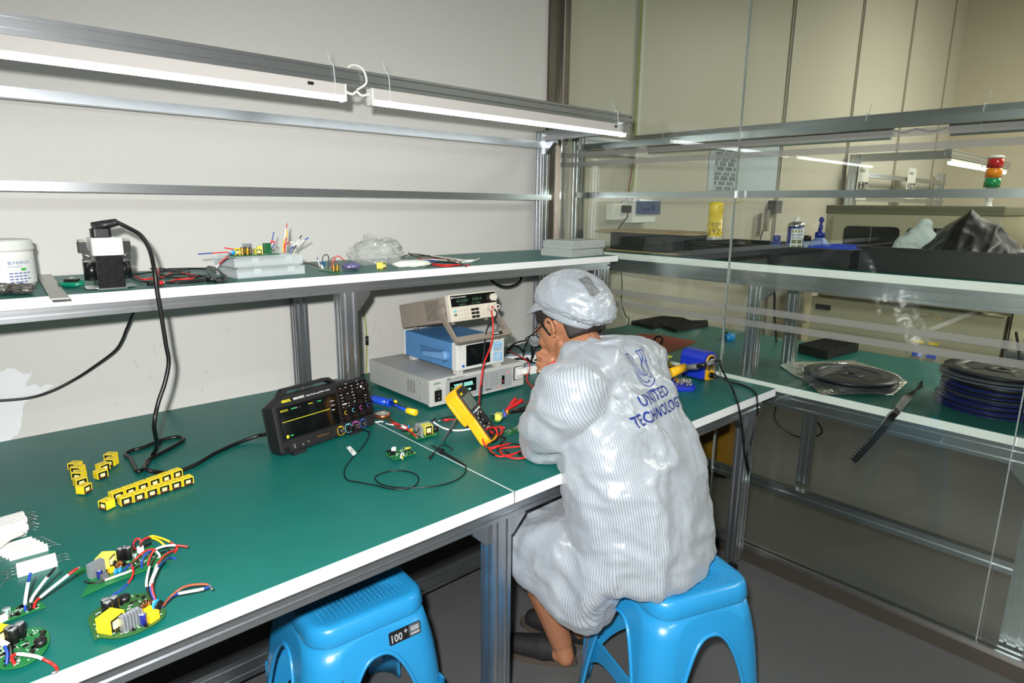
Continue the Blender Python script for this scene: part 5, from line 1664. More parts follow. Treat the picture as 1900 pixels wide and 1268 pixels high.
for k in range(3):
    rsp.append((fr_ + rn * (RW * k + .006) + V((0, 0, 0)), ra, ('nearest', 'middle', 'rearmost')[k] + ' white cement resistor of the front group of three'))
fm_ = V((0.0516, -0.789, 0.7516)) + rn * .004
for k in range(5):
    rsp.append((fm_ + rn * (.006 + RW * k * .98) + rd * (-.0052 * k), ra + .02 * k, ('nearest', 'second', 'third', 'fourth', 'rearmost')[k] + ' white cement resistor of the middle fan of five'))
st = V((0.0319, -0.6932, 0.7516)) - rd * .004
for L in range(3):
    for k in range(4):
        rsp.append((st + rn * (.008 + .0130 * k) + rd * (.003 * ((k * 7 + L * 5) % 3 - 1)) + V((0, 0, RH * 1.01 * L)), ra + .14, ('front', 'second', 'third', 'rear')[k] + ' white cement resistor in the ' + ('bottom', 'middle', 'top')[L] + ' layer of the stack'))
for k, (p, a, lab) in enumerate(rsp):
    if k == 0:
        rproto.matrix_world = TR(p, a)
        rproto['label'] = lab
    else:
        copy_thing(rproto, TR(p, a), lab)
a, e = V((0.0071, -0.755, 0.772)), V((0.0495, -0.7242, 0.776))
tag(MB().tube([a, a.lerp(e, .5) + V((0, 0, .004)), e], .0042, mat('ivory_tube', (224, 220, 200), .45)).build('insulating_tube'), 'short ivory insulating tube lying on the white resistors', 'tube')
# a few loose resistor leads
for k, (P, lab) in enumerate((([(0.0035, -0.8492, 0.754), (0.0131, -0.8575, 0.754), (0.0247, -0.8659, 0.754)], 'bare resistor wire lying at the left edge, nearest the front boards'), ([(0.0046, -0.8364, 0.756), (0.0113, -0.8272, 0.756), (0.0167, -0.8398, 0.765)], 'bare resistor wire sticking up at the left edge'), ([(0.0017, -0.8765, 0.754), (0.0087, -0.8625, 0.754), (0.019, -0.8327, 0.754)], 'bare crossed resistor wire at the left edge'))):
    tag(MB().tube(P, .0005, SOLDER, n=5).build('bare_wire'), lab, 'wire', 'loose resistor leads')

# the four populated boards in front
hz_ = .0065
ZBD = ZT + hz_


t = thing('circuit_board', 'long green driver board with heatsink and many coloured wires, behind the oval board', 'circuit board', (0.1793, -0.9632, 0.7516))
P = [(0.1022, -1.0133, 0.7581), (0.1428, -1.003, 0.7581), (0.1913, -0.9974, 0.7581), (0.245, -0.9897, 0.7581), (0.2466, -0.97, 0.7581), (0.2362, -0.9357, 0.7581), (0.2335, -0.9106, 0.7581), (0.2094, -0.9123, 0.7581), (0.1732, -0.9216, 0.7581), (0.136, -0.9282, 0.7581), (0.1249, -0.9311, 0.7581), (0.1202, -0.9516, 0.7581), (0.1219, -0.969, 0.7581)]
board(t, P)
MB().prism([(p[0], p[1]) for p in [(0.0933, -0.9013, 0.7581), (0.1098, -0.9323, 0.7581), (0.1255, -0.9274, 0.7581), (0.1275, -0.9144, 0.7581), (0.1146, -0.9094, 0.7581), (0.105, -0.9136, 0.7581)]], .7573, .7589, PCBG).build('break_off_tab', t)
c_smd(t, TR((0, 0, .7589)), [(p[0], p[1]) for p in [(0.1253, -0.9759, 0.7581), (0.1621, -0.9719, 0.7581), (0.2387, -0.9744, 0.7581), (0.2281, -0.9192, 0.7581), (0.1717, -0.9292, 0.7581), (0.1289, -0.9345, 0.7581)]], 100, 31)
Zc = .7589
c_trafo(t, at([(0.1539, -0.9327, 0.7589)][0], .95), .026, .024, .022, YEL2)
c_sink(t, at([(0.1346, -0.9556, 0.7589)][0], .5), .026, .012, .026, 7)
for q in [(0.1784, -0.928, 0.7589), (0.1858, -0.9277, 0.7589), (0.1902, -0.9338, 0.7589)]:
    c_cap(t, at(q, 2.2), .0062, .024)
c_cap(t, at([(0.137, -0.9699, 0.7589)][0]), .0045, .015, NAVY, NAVY)
c_cap(t, at([(0.1985, -0.941, 0.7589)][0]), .0042, .010, mat('pale_green_sleeve', (140, 190, 170), .4), GREY)
c_box(t, at([(0.1424, -0.9787, 0.7589)][0], .5), (.011, .008, .010), GREY, 'bridge_rectifier')
c_box(t, at([(0.156, -0.964, 0.7589)][0], .4), (.010, .007, .010), ORNG)
for q in [(0.1603, -0.9802, 0.7589), (0.1671, -0.98, 0.7589)]:
    c_disc(t, at(q, .9), .0058)
for q in [(0.1643, -0.9482, 0.7589), (0.1754, -0.9558, 0.7589)]:
    c_disc(t, at(q, .9), .0055, FERR, 'thermistor')
c_choke(t, at([(0.1693, -0.959, 0.7589)][0], .5), .007)
c_box(t, at([(0.2118, -0.9231, 0.7589)][0], .5), (.010, .007, .013), WPLA, 'connector')
c_box(t, at([(0.227, -0.9057, 0.7589)][0], .45), (.016, .004, .005), BLACK, 'diode')
for (Q, cs) in (([(0.2113, -0.9332, 0.775), (0.2152, -0.929, 0.785), (0.2333, -0.923, 0.785), (0.2432, -0.9389, 0.785), (0.2535, -0.9508, 0.78), (0.2617, -0.9562, 0.772), (0.2659, -0.9639, 0.765), (0.2601, -0.9634, 0.757)], ((REDW, 2), (YELW, 3), (REDW, 3))),
                ([(0.2102, -0.9323, 0.775), (0.2176, -0.9334, 0.785), (0.2322, -0.9271, 0.783), (0.2418, -0.9429, 0.78), (0.2475, -0.951, 0.772), (0.2539, -0.9553, 0.76)], ((BLKW, 2), (YELW, 2), (BLKW, 1))),
                ([(0.2061, -0.909, 0.76), (0.2005, -0.9259, 0.78), (0.2059, -0.9184, 0.785), (0.2128, -0.9172, 0.785), (0.2162, -0.9235, 0.775)], ((REDW, 1),)),
                ([(0.2024, -0.915, 0.76), (0.1983, -0.9286, 0.78), (0.2043, -0.9172, 0.783), (0.2107, -0.918, 0.783), (0.2144, -0.9242, 0.775)], ((BLKW, 1),)),
                ([(0.2096, -0.988, 0.762), (0.2146, -0.9859, 0.775), (0.2226, -0.9839, 0.785), (0.2339, -0.9779, 0.785), (0.2489, -0.9772, 0.783), (0.2639, -0.9835, 0.78), (0.2786, -0.991, 0.775)], ((REDW, 2), (WHTW, 2), (REDW, 1))),
                ([(0.1865, -0.9614, 0.762), (0.1947, -0.975, 0.776), (0.2092, -0.97, 0.782), (0.2243, -0.9674, 0.78), (0.2321, -0.9723, 0.77), (0.2332, -0.9714, 0.762)], ((BRNW, 1), (REDW, 3), (WHTW, 2))),
                ([(0.1998, -0.988, 0.76), (0.2018, -0.9855, 0.774), (0.2124, -0.9773, 0.782), (0.2196, -0.9745, 0.782)], ((BLUEW, 1),)),
                ([(0.1892, -1.1178, 0.762), (0.186, -1.0991, 0.776), (0.1874, -1.0866, 0.784), (0.1987, -1.0498, 0.784), (0.2093, -1.0177, 0.778), (0.229, -0.9697, 0.766), (0.2478, -0.9523, 0.76)], ((BLKW, 2), (WHTW, 3), (BLKW, 3))),
                ([(0.1912, -1.1125, 0.762), (0.1904, -1.0993, 0.776), (0.1931, -1.0919, 0.786), (0.2057, -1.0644, 0.788), (0.217, -1.0352, 0.785), (0.2378, -0.9995, 0.778), (0.2587, -0.9728, 0.768), (0.2676, -0.9574, 0.764)], ((BLUEW, 2), (WHTW, 3), (REDW, 4))),
                ([(0.1931, -1.1106, 0.762), (0.1924, -1.1013, 0.778), (0.1957, -1.0904, 0.786), (0.2094, -1.0615, 0.787), (0.2218, -1.0329, 0.78), (0.245, -0.9927, 0.766), (0.2567, -0.9899, 0.757)], ((REDW, 2), (WHTW, 2), (BLUEW, 3))),
                ([(0.1718, -0.9802, 0.762), (0.1806, -0.984, 0.772), (0.1841, -0.9934, 0.772), (0.1819, -1.0098, 0.768), (0.1747, -1.0192, 0.762), (0.16, -1.0292, 0.756), (0.1488, -1.0325, 0.754), (0.1432, -1.035, 0.754)], ((BLUEW, 2), (REDW, 3), (BLUEW, 3))),
                ([(0.1144, -0.9602, 0.757), (0.1201, -0.9832, 0.762), (0.1338, -0.9893, 0.762), (0.1456, -0.9898, 0.762), (0.162, -0.9922, 0.764), (0.1792, -0.9909, 0.764), (0.1954, -0.9799, 0.762), (0.2085, -0.9785, 0.762)], ((BLKW, 3), (WHTW, 3), (BLKW, 2)))):
    wire(t, Q, cs, .0017)

t = thing('circuit_board', 'oval green driver board with yellow transformer and silver heatsink, nearest the bench edge', 'circuit board', (0.1494, -1.113, 0.7516))
P = [(0.0995, -1.0928, 0.7581), (0.1085, -1.0759, 0.7581), (0.1219, -1.0654, 0.7581), (0.1404, -1.0569, 0.7581), (0.1657, -1.0616, 0.7581), (0.1871, -1.0729, 0.7581), (0.1946, -1.0862, 0.7581), (0.1978, -1.1109, 0.7581), (0.199, -1.1536, 0.7581), (0.1834, -1.1714, 0.7581), (0.1608, -1.1786, 0.7581), (0.1393, -1.178, 0.7581), (0.1199, -1.1691, 0.7581), (0.1056, -1.1539, 0.7581), (0.0996, -1.1551, 0.7581), (0.0986, -1.1482, 0.7581)]
board(t, P, m=PCBD, rnd=True)
c_smd(t, TR((0, 0, .7589)), [(p[0], p[1]) for p in P], 130, 33)
c_trafo(t, at([(0.1237, -1.1411, 0.7589)][0], .62), .029, .026, .025)
c_sink(t, at([(0.1485, -1.1597, 0.7589)][0], .30), .030, .014, .026, 7)
for q in [(0.1267, -1.0866, 0.7589), (0.1278, -1.096, 0.7589), (0.1383, -1.0882, 0.7589)]:
    c_cap(t, at(q, 2.2), .0068, .022)
c_cap(t, at([(0.1642, -1.1624, 0.7589)][0]), .0052, .018, NAVY, NAVY)
MB().lathe([(0, 0), (.0085, 0), (.0085, .009), (.002, .0095), (.002, .008), (0, .008)], BLACK, 24, at([(0.1547, -1.0746, 0.7589)][0])).build('buzzer', t)
c_box(t, at([(0.1782, -1.1635, 0.7589)][0], .45), (.017, .009, .015), ORNG)
c_box(t, at([(0.174, -1.1416, 0.7589)][0], .45), (.018, .008, .012), YELW)
c_choke(t, at([(0.1735, -1.1344, 0.7589)][0], .3), .011)
c_disc(t, at([(0.1886, -1.1376, 0.7589)][0], .5), .0085)
c_disc(t, at([(0.1918, -1.1438, 0.7589)][0], .5), .0085, FERR, 'thermistor')
c_box(t, at([(0.1898, -1.1231, 0.7589)][0], .4), (.006, .005, .009), WPLA, 'connector')
for (Q, cs) in (([(0.1974, -1.143, 0.765), (0.2073, -1.1469, 0.778), (0.2199, -1.1466, 0.785), (0.2325, -1.1452, 0.787), (0.2473, -1.1467, 0.785), (0.2654, -1.1525, 0.78), (0.2692, -1.1645, 0.775)], ((BRNW, 2), (mat('rust_sleeve', (150, 66, 40), .5), 4), (SOLDER, 1))),
                ([(0.1952, -1.1424, 0.763), (0.2065, -1.1417, 0.772), (0.2159, -1.1418, 0.777), (0.2265, -1.1478, 0.779), (0.2416, -1.1538, 0.779), (0.256, -1.1571, 0.778), (0.2674, -1.1557, 0.777)], ((BLUEW, 3), (WHTW, 3), (BLUEW, 1)))):
    wire(t, Q, cs, .002)

t = thing('circuit_board', 'narrow green board with three upright sleeved wires at the left edge', 'circuit board', (0.0178, -0.9974, 0.7516))
P = [(-0.0174, -1.0133, 0.7581), (0.0539, -1.0056, 0.7581), (0.0515, -0.9917, 0.7581), (0.0418, -0.9717, 0.7581), (-0.0153, -0.9772, 0.7581)]
board(t, P)
c_smd(t, TR((0, 0, .7589)), [(p[0], p[1]) for p in P], 90, 35)
c_cap(t, at([(0.0041, -0.9958, 0.7589)][0]), .0058, .014, mat('pale_green_sleeve', (140, 190, 170), .4), GREY)
c_box(t, at([(-0.0025, -1.0068, 0.7589)][0], .4), (.012, .009, .009), WPLA, 'connector')
for (Q, cs) in (([(0.0273, -1.001, 0.76), (0.0289, -0.998, 0.775), (0.0354, -0.9955, 0.8), (0.0418, -0.9935, 0.82)], ((BLUEW, 1), (WHTW, 2), (BLUEW, 1))), ([(0.034, -0.9993, 0.76), (0.038, -0.9957, 0.775), (0.0575, -1.0063, 0.805), (0.0738, -1.0125, 0.825)], ((BLKW, 1), (WHTW, 2), (BLKW, 1))),
                ([(0.0382, -1.0005, 0.76), (0.0424, -1.0002, 0.77), (0.0525, -1.0109, 0.783), (0.079, -1.0224, 0.805), (0.097, -1.0229, 0.815), (0.105, -1.0275, 0.82)], ((REDW, 2), (WHTW, 2), (REDW, 1.4), (SOLDER, .4)))):
    wire(t, Q, cs, .0021)

t = thing('circuit_board', 'rounded green board with two tall black-gold capacitors at the bottom left corner', 'circuit board', (0.0153, -1.1055, 0.7516))
P = [(-0.0132, -1.1397, 0.7581), (0.0105, -1.1522, 0.7581), (0.0298, -1.1454, 0.7581), (0.0422, -1.1275, 0.7581), (0.0475, -1.1064, 0.7581), (0.0474, -1.0817, 0.7581), (0.0399, -1.0659, 0.7581), (0.0262, -1.0562, 0.7581), (0.0013, -1.0525, 0.7581), (-0.0193, -1.0476, 0.7581), (-0.0225, -1.1034, 0.7581)]
board(t, P, rnd=True)
c_smd(t, TR((0, 0, .7589)), [(p[0], p[1]) for p in P], 120, 37)
for q in [(0.0032, -1.0753, 0.7589), (0.0062, -1.0822, 0.7589), (0.0157, -1.0732, 0.7589)]:
    c_cap(t, at(q, 3.2), .0072, .024)
MB().lathe([(0, 0), (.008, 0), (.008, .0085), (.002, .009), (.002, .0075), (0, .0075)], BLACK, 24, at([(0.0357, -1.1147, 0.7589)][0])).build('buzzer', t)
a, e = [V(p) for p in [(0.0372, -1.1057, 0.763), (0.0426, -1.0884, 0.763)]]
MB().cyl(a, e, .0034, BLACK).build('diode', t)
c_trafo(t, at([(-0.0131, -1.0609, 0.7589)][0], .6), .026, .024, .021)
for (Q, cs) in (([(0.0017, -1.1416, 0.76), (0.0003, -1.1403, 0.772), (0.0067, -1.1447, 0.776), (0.0173, -1.1568, 0.776), (0.0278, -1.1662, 0.773), (0.0378, -1.1754, 0.766), (0.0455, -1.1796, 0.756), (0.0458, -1.1901, 0.754), (0.0398, -1.1906, 0.754)], ((REDW, 2), (WHTW, 2.4), (REDW, 2.4), (SOLDER, 1))),
                ([(-0.007, -1.1359, 0.76), (-0.004, -1.1266, 0.772), (-0.0057, -1.1182, 0.78), (-0.0113, -1.1099, 0.784)], ((BLUEW, 2), (WHTW, 1))), ([(-0.0027, -1.1338, 0.76), (0.0002, -1.1262, 0.772), (-0.0007, -1.1185, 0.78), (-0.0093, -1.1088, 0.786)], ((BLKW, 2), (WHTW, 1)))):
    wire(t, Q, cs, .0021)

# soldering station, iron and holder at the right end
SBL = mat('royal_blue_shell', (28, 52, 186), .34, coat=.25)
SYE = mat('warm_yellow_panel', (238, 180, 20), .42)
f0, f1 = V((2.1678, -0.9464, 0.7516)), V((2.2694, -0.9482, 0.7516))
f0 = V((2.150, -.955, ZT))
t = thing('soldering_station', 'blue soldering station with yellow panel at the right end of the bench', 'soldering station', M=TR(f0, R(-6)))
b = MB()
w_, d_, h_ = .085, .112, .112
prof = [(0, .006), (0, h_ * .78), (.010, h_ - .008), (.022, h_), (w_ - .022, h_), (w_ - .010, h_ - .008), (w_, h_ * .78), (w_, .006)]
b.prism(prof, -d_, 0, SBL, Matrix(((1, 0, 0, 0), (0, 0, -1, 0), (0, 1, 0, 0), (0, 0, 0, 1))))
b.build('housing', t, w=False, bevel=.006)
b = MB().prism(rrect(.018, w_ - .014, .002, .060, .004) , 0, .004, SYE, FX).lathe([(.022, 0), (.027, 0), (.027, .004), (.022, .004)], SYE, 32, Matrix.Translation((w_ / 2 + .002, 0, .076)) @ FX)
b.build('front_panel', t, w=False, label='yellow front panel')
MB().cyl((w_ / 2 + .002, 0, .076), (w_ / 2 + .002, -.005, .076), .0215, BLACK, n=28).box((w_ / 2 + .004, -.0056, .082), (.024, .0006, .006), WPRT).build('display', t, w=False)
for x in (.034, .056):
    MB().cyl((x, -.004, .045), (x, -.008, .045), .006, GREY, n=16).build('button', t, w=False)
MB().cyl((w_ / 2 + .004, -.004, .020), (w_ / 2 + .004, -.013, .020), .012, BLACK, n=20).build('connector_socket', t, w=False)
for x in (.012, w_ - .012):
    for y in (.015, d_ - .015):
        MB().cyl((x, y, 0), (x, y, .008), .007, RUBBER).build('foot', t, w=False)
SM = TR(f0, R(-6))
plugp = SM @ V((w_ / 2 + .004, -.014, .020))
# holder dish with cleaning wire, behind the shoulder
hc = V((1.9967, -0.9575, 0.7516))
t = thing('iron_holder', 'blue soldering iron holder with dish of bright cleaning wire, by the shoulder', 'holder', tuple(hc))
ha_ = R(-42)
Mh = TR(hc, ha_)
b = MB().prism(rrect(-.10, .055, -.036, .036, .030, 8), 0, .016, SBL, Mh)
b.build('dish', t, bevel=.003)
b = MB()
Q = Mh
b.prism([(-.085, -.03), (-.055, -.03), (-.055, .03), (-.085, .03)], .016, .020, SBL, Q)
b.add([Q @ V(p) for p in ((-.085, -.03, .018), (-.085, .03, .018), (-.02, .026, .018), (-.02, -.026, .018), (-.075, -.02, .088), (-.075, .02, .088), (-.058, .018, .088), (-.058, -.018, .088))], [(0, 1, 2, 3), (4, 7, 6, 5), (0, 4, 5, 1), (1, 5, 6, 2), (2, 6, 7, 3), (3, 7, 4, 0)], SBL)
b.build('stand', t, bevel=.003)
rnd = random.Random(5)
b = MB()
cw = Mh @ V((.018, 0, .020))
for k in range(26):
    r_ = rnd.uniform(.005, .014)
    c_ = cw + V((rnd.uniform(-.020, .020), rnd.uniform(-.020, .020), rnd.uniform(0, .012)))
    u, w2 = basis(V((rnd.gauss(0, 1), rnd.gauss(0, 1), rnd.gauss(0, 1))))
    b.tube([c_ + u * r_ * cos(q) + w2 * r_ * .7 * sin(q) for q in [2 * pi * i / 7 for i in range(7)]], .0011, mat('bright_shavings', (226, 222, 208), .22, .9), n=4, sub=3, closed=True)
b.build('cleaning_wire', t, kind='stuff', label='tangle of bright metal cleaning wire')
b = MB()
for k in range(8):
    r_ = rnd.uniform(.004, .009)
    c_ = Mh @ V((-.014, 0, .034)) + V((rnd.uniform(-.008, .008), rnd.uniform(-.008, .008), rnd.uniform(-.006, .006)))
    u, w2 = basis(V((rnd.gauss(0, 1), rnd.gauss(0, 1), rnd.gauss(0, 1))))
    b.tube([c_ + u * r_ * cos(q) + w2 * r_ * sin(q) for q in [2 * pi * i / 7 for i in range(7)]], .0009, mat('brass_shavings', (200, 150, 50), .25, .9), n=4, sub=3, closed=True)
b.build('brass_wool', t, kind='stuff', label='brass cleaning wool')
# iron resting in the holder
i0, i1, i2, i3, i4 = V((1.856, -1.0113, 0.85)), V((1.9371, -1.0064, 0.855)), V((1.9155, -1.048, 0.865)), V((1.9321, -1.0937, 0.885)), V((1.9527, -1.1121, 0.893))
t = thing('soldering_iron', 'soldering iron with grey grip and yellow sleeve resting in the blue holder', 'soldering iron', tuple(i1))
dv = (i4 - i0).normalized()
MB().cyl(i0 - dv * .012, i1, .0165, SYE, .0155, n=22).build('sleeve', t, label='yellow holder sleeve')
MB().cyl(i1, i2 + dv * .022, .0095, GREY, .0105, n=18).build('grip', t, label='grey foam grip')
MB().cyl(i2 + dv * .022, i3, .0080, BLACK, .0088, n=18).build('handle', t)
MB().cyl(i3, i4, .0095, GREY, .0080, n=18).build('end_cap', t)
b = MB().tube([i4, i4 + dv * .02, (2.203, -1, 0.8135), (2.1963, -1.03, 0.7776), (2.1084, -1.0994, 0.775), (2.0568, -1.1466, 0.757), (2.0016, -1.1849, 0.7575), (1.9903, -1.199, 0.7378), (2.0252, -1.2, 0.6567), (2.0584, -1.2, 0.5565), (2.1077, -1.198, 0.458)], .0035, CORD, n=9, sub=9)
b.build('cord', t)
t = thing('station_cord', 'black cord plugged into the soldering station, running over the bench edge', 'cable', tuple(plugp))
d = SM.to_3x3() @ V((0, -1, 0))
MB().cyl(plugp, plugp + d * .022, .0095, BLACK, .007, n=16).build('plug', t)
MB().tube([plugp + d * .02, plugp + d * .04 + V((.01, 0, -.003)), (2.213, -1.0337, 0.758), (2.2145, -1.0847, 0.756), (2.1933, -1.133, 0.756), (2.1443, -1.1792, 0.7575), (2.1222, -1.199, 0.734), (2.1266, -1.202, 0.6806), (2.1046, -1.206, 0.6292), (2.0701, -1.21, 0.5812), (2.0624, -1.21, 0.5379), (2.095, -1.207, 0.4775)], .0035, CORD, n=9, sub=9).build('cord', t)
# solder reel and sponge peeking past the shoulder
c = V((2.2739, -0.7043, 0.7716))
t = thing('solder_reel', 'yellow solder reel behind the shoulder, standing beside the blue holder', 'reel', (c.x, c.y, ZT))
b = MB()
for dz in (-.016, .016):
    b.lathe([(.010, dz - .0015), (.026, dz - .0015), (.026, dz + .0015), (.010, dz + .0015)], mat('lime_yellow_plastic', (206, 210, 60), .35), 28, TR((c.x, c.y, ZT + .02)))
b.build('flange', t)
MB().cyl((c.x, c.y, ZT + .004), (c.x, c.y, ZT + .036), .018, SOLDER, n=24).build('solder_wire', t)
q = V((2.2268, -0.7568, 0.7516))
tag(MB().box((q.x, q.y, ZT + .006), (.05, .04, .012), mat('brown_sponge', (150, 112, 50), .8, bump=(200, .5)), rz=.4).build('sponge', bevel=.003), 'brown cleaning sponge lying behind the shoulder', 'sponge')


# ---------------------------------------------------------------- things on the bench behind the glass
FOAM = mat('black_antistatic_foam', (24, 23, 23), .8, bump=(260, 1.0))
REELP = mat('dark_grey_reel_plastic', (58, 61, 70), .35)
REELB = mat('navy_reel_plastic', (24, 34, 92), .3)
t = thing('foam_tray', 'flat black dimpled foam sheet at the wall end of the bench behind the glass', 'foam', (3.0, -.22, ZT))
P = [(2.9245, -0.0208, 0.753), (2.8893, -0.1997, 0.753), (2.9737, -0.1872, 0.753), (2.9119, -0.3345, 0.753), (3.2036, -0.3524, 0.753), (3.3056, -0.2842, 0.753), (3.2097, -0.229, 0.753), (3.2676, -0.1403, 0.753), (3.2169, -0.0293, 0.753)]
MB().prism([(p[0], p[1]) for p in P], .7516, .770, FOAM).build('sheet', t)
m = MB()
c = [V(p) for p in P]
for i in range(24):
    for j in range(12):
        q = V((2.90 + i * .0135, -.06 - j * .0235, .7702))
        x, y = q.x, q.y
        ins = False
        for k in range(len(c)):
            a, e = c[k], c[k - 1]
            if (a.y > y) != (e.y > y) and x < (e.x - a.x) * (y - a.y) / (e.y - a.y) + a.x:
                ins = not ins
        if ins:
            m.cyl(q, q + V((0, 0, .004)), .0045, FOAM, .002, n=6)
m.build('dimples', t, kind='stuff')
P = [V(p) for p in [(2.3096, -0.3927, 0.7535), (2.7155, -0.2338, 0.7535), (2.7728, -0.317, 0.7535), (2.7816, -0.4305, 0.7535), (2.79, -0.539, 0.7535), (2.5829, -0.5736, 0.7535), (2.4191, -0.5828, 0.7535), (2.2701, -0.6066, 0.7535)]]
CLO = mat('rust_red_cloth', (150, 70, 52), .8, nz=(160, .35), bump=(400, .5))
tag(MB().prism([(p.x, p.y) for p in P], .7516, .7548, CLO).build('cloth', bevel=.0008), 'rust-red cloth lying on the bench behind the glass', 'cloth')
tag(MB().tube([(2.4356, -0.4943, 0.7565), (2.514, -0.4683, 0.76), (2.4986, -0.4786, 0.79), (2.4837, -0.5085, 0.815), (2.4802, -0.537, 0.815), (2.5163, -0.5107, 0.78), (2.5193, -0.4799, 0.758), (2.5421, -0.4329, 0.7565)], .0045, CORD).build('cable_loop'), 'short black cable loop standing on the rust-red cloth', 'cable')
c = V((2.9575, -0.6144, 0.7516))
t = thing('solder_dispenser', 'small bright blue round dispenser on the bench behind the glass', 'dispenser', tuple(c))
MB().lathe([(0, 0), (.030, 0), (.034, .008), (.034, .026), (.028, .032), (.012, .032), (.012, .020), (0, .020)], mat('sky_blue_plastic', (30, 140, 214), .3), 28, TR(c)).build('body', t)
MB().cyl(c + V((-.008, .01, .03)), c + V((-.008, .01, .042)), .009, BLACK).build('cap', t)
MB().tube([c + V((.02, .0, .03)), c + V((.06, -.02, .034)), c + V((.10, -.03, .05))], .001, SOLDER, n=5).build('wire', t)
tag(MB().tube([(2.8491, -0.2386, 0.755), (2.8856, -0.2301, 0.755), (2.8775, -0.2616, 0.755), (2.8448, -0.2911, 0.755), (2.8165, -0.2956, 0.755)], .0016, mat('pale_thread', (150, 160, 150), .5), n=5).build('plastic_hook'), 'tiny pale plastic hook beside the foam sheet behind the glass', 'scrap')
t = thing('foam_block', 'thick black foam block on the bench behind the glass, beside the posts', 'foam', (3.04, -1.12, ZT))
fb = [V(p) for p in [(2.9544, -0.9742, 0.752), (2.9066, -1.1267, 0.752), (3.1931, -1.1568, 0.752), (3.2501, -1.0052, 0.752)]]
MB().prism([(p.x, p.y) for p in fb], .7516, .792, FOAM).build('block', t, bevel=.002)
m = MB()
for i in range(14):
    for j in range(14):
        u, v = (i + .5) / 14, (j + .5) / 14
        q = (fb[0] * (1 - u) + fb[1] * u) * (1 - v) + (fb[3] * (1 - u) + fb[2] * u) * v
        m.cyl((q.x, q.y, .792), (q.x, q.y, .796), .006, FOAM, .002, n=6)
m.build('dimples', t, kind='stuff')


def reel(c, R_, th, m, label, group=None, a0=0.0, gap=True):
    t = thing('component_reel', label, 'reel', tuple(c), a0, group=group)
    n = 48
    for z in (0, th - .0018):
        b = MB()
        for s_ in range(3):
            # each flange: hub disc, outer ring and three spokes leave three curved windows
            A0, A1 = 2 * pi * s_ / 3 + .42, 2 * pi * (s_ + 1) / 3
            k = 10
            for (ra, rb, aa, ab) in ((R_ * .30, R_ * .62, A1 - .62, A1),):
                vs = []
                for i in range(k + 1):
                    a = aa + (ab - aa) * i / k
                    for r_ in (ra, rb):
                        for zz in (z, z + .0018):
                            vs.append(V((r_ * cos(a), r_ * sin(a), zz)))
                fs = []
                for i in range(k):
                    o = i * 4
                    fs += [(o, o + 4, o + 6, o + 2), (o + 1, o + 3, o + 7, o + 5), (o, o + 1, o + 5, o + 4), (o + 2, o + 6, o + 7, o + 3)]
                b.add(vs, fs + [(0, 2, 3, 1), (4 * k, 4 * k + 1, 4 * k + 3, 4 * k + 2)], m)
        b.lathe([(R_ * .62, z), (R_, z), (R_, z + .0018), (R_ * .62, z + .0018), (R_ * .62, z)], m, n)
        b.lathe([(R_ * .06, z), (R_ * .30, z), (R_ * .30, z + .0018), (R_ * .06, z + .0018), (R_ * .06, z)], m, n)
        b.build('flange', t, w=False)
    MB().lathe([(R_ * .28, .0018), (R_ * .30, .0018), (R_ * .30, th - .0018), (R_ * .28, th - .0018), (R_ * .28, .0018)], m, n).build('hub', t, w=False)
    MB().lathe([(R_ * .62, .002), (R_ * .88, .002), (R_ * .88, th - .002), (R_ * .62, th - .002), (R_ * .62, .002)], mat('black_carrier_tape', (22, 22, 24), .45), n).build('carrier_tape', t, w=False)
    return t


# foil bag with a reel on it
FOIL = mat('silver_foil_bag', (226, 226, 220), .28, .9, nz=(14, .12), bump=(38, 1.2))
fc = V((2.59, -1.34, ZT))
m = MB()
fo = [V(p) for p in [(2.6232, -1.044, 0.7516), (2.5199, -1.147, 0.7516), (2.4857, -1.203, 0.7516), (2.3191, -1.3411, 0.7516), (2.391, -1.4019, 0.7516), (2.4669, -1.4542, 0.7516), (2.5131, -1.5165, 0.7516), (2.7608, -1.4935, 0.7516), (2.8754, -1.4149, 0.7516), (2.9747, -1.2094, 0.7516), (2.7845, -1.0856, 0.7516), (2.7061, -1.0374, 0.7516)]]
fm_ = sum(fo, V()) / len(fo)
ang = sorted(fo, key=lambda p: math.atan2(p.y - fm_.y, p.x - fm_.x))


def foil(u, v):
    k = u * len(ang)
    i = int(k) % len(ang)
    f_ = k - int(k)
    e = ang[i].lerp(ang[(i + 1) % len(ang)], f_)
    q = fm_.lerp(e, v)
    h = .002 + (.010 + .016 * noise.noise(q * 31) + .012 * (1 - abs(noise.noise(q * 63)))) * (v > .55) * (1.05 - v) * 2.0
    return V((q.x, q.y, .7516 + max(.0006, h)))


m.grid(foil, 96, 22, FOIL, wrap=True)
tag(m.build('foil_bag'), 'crumpled silver foil bag spread under a reel behind the glass', 'bag')
reel(fc + V((.0, .0, .016)), .168, .020, REELP, 'dark component reel lying on the silver foil bag behind the glass', a0=.5)
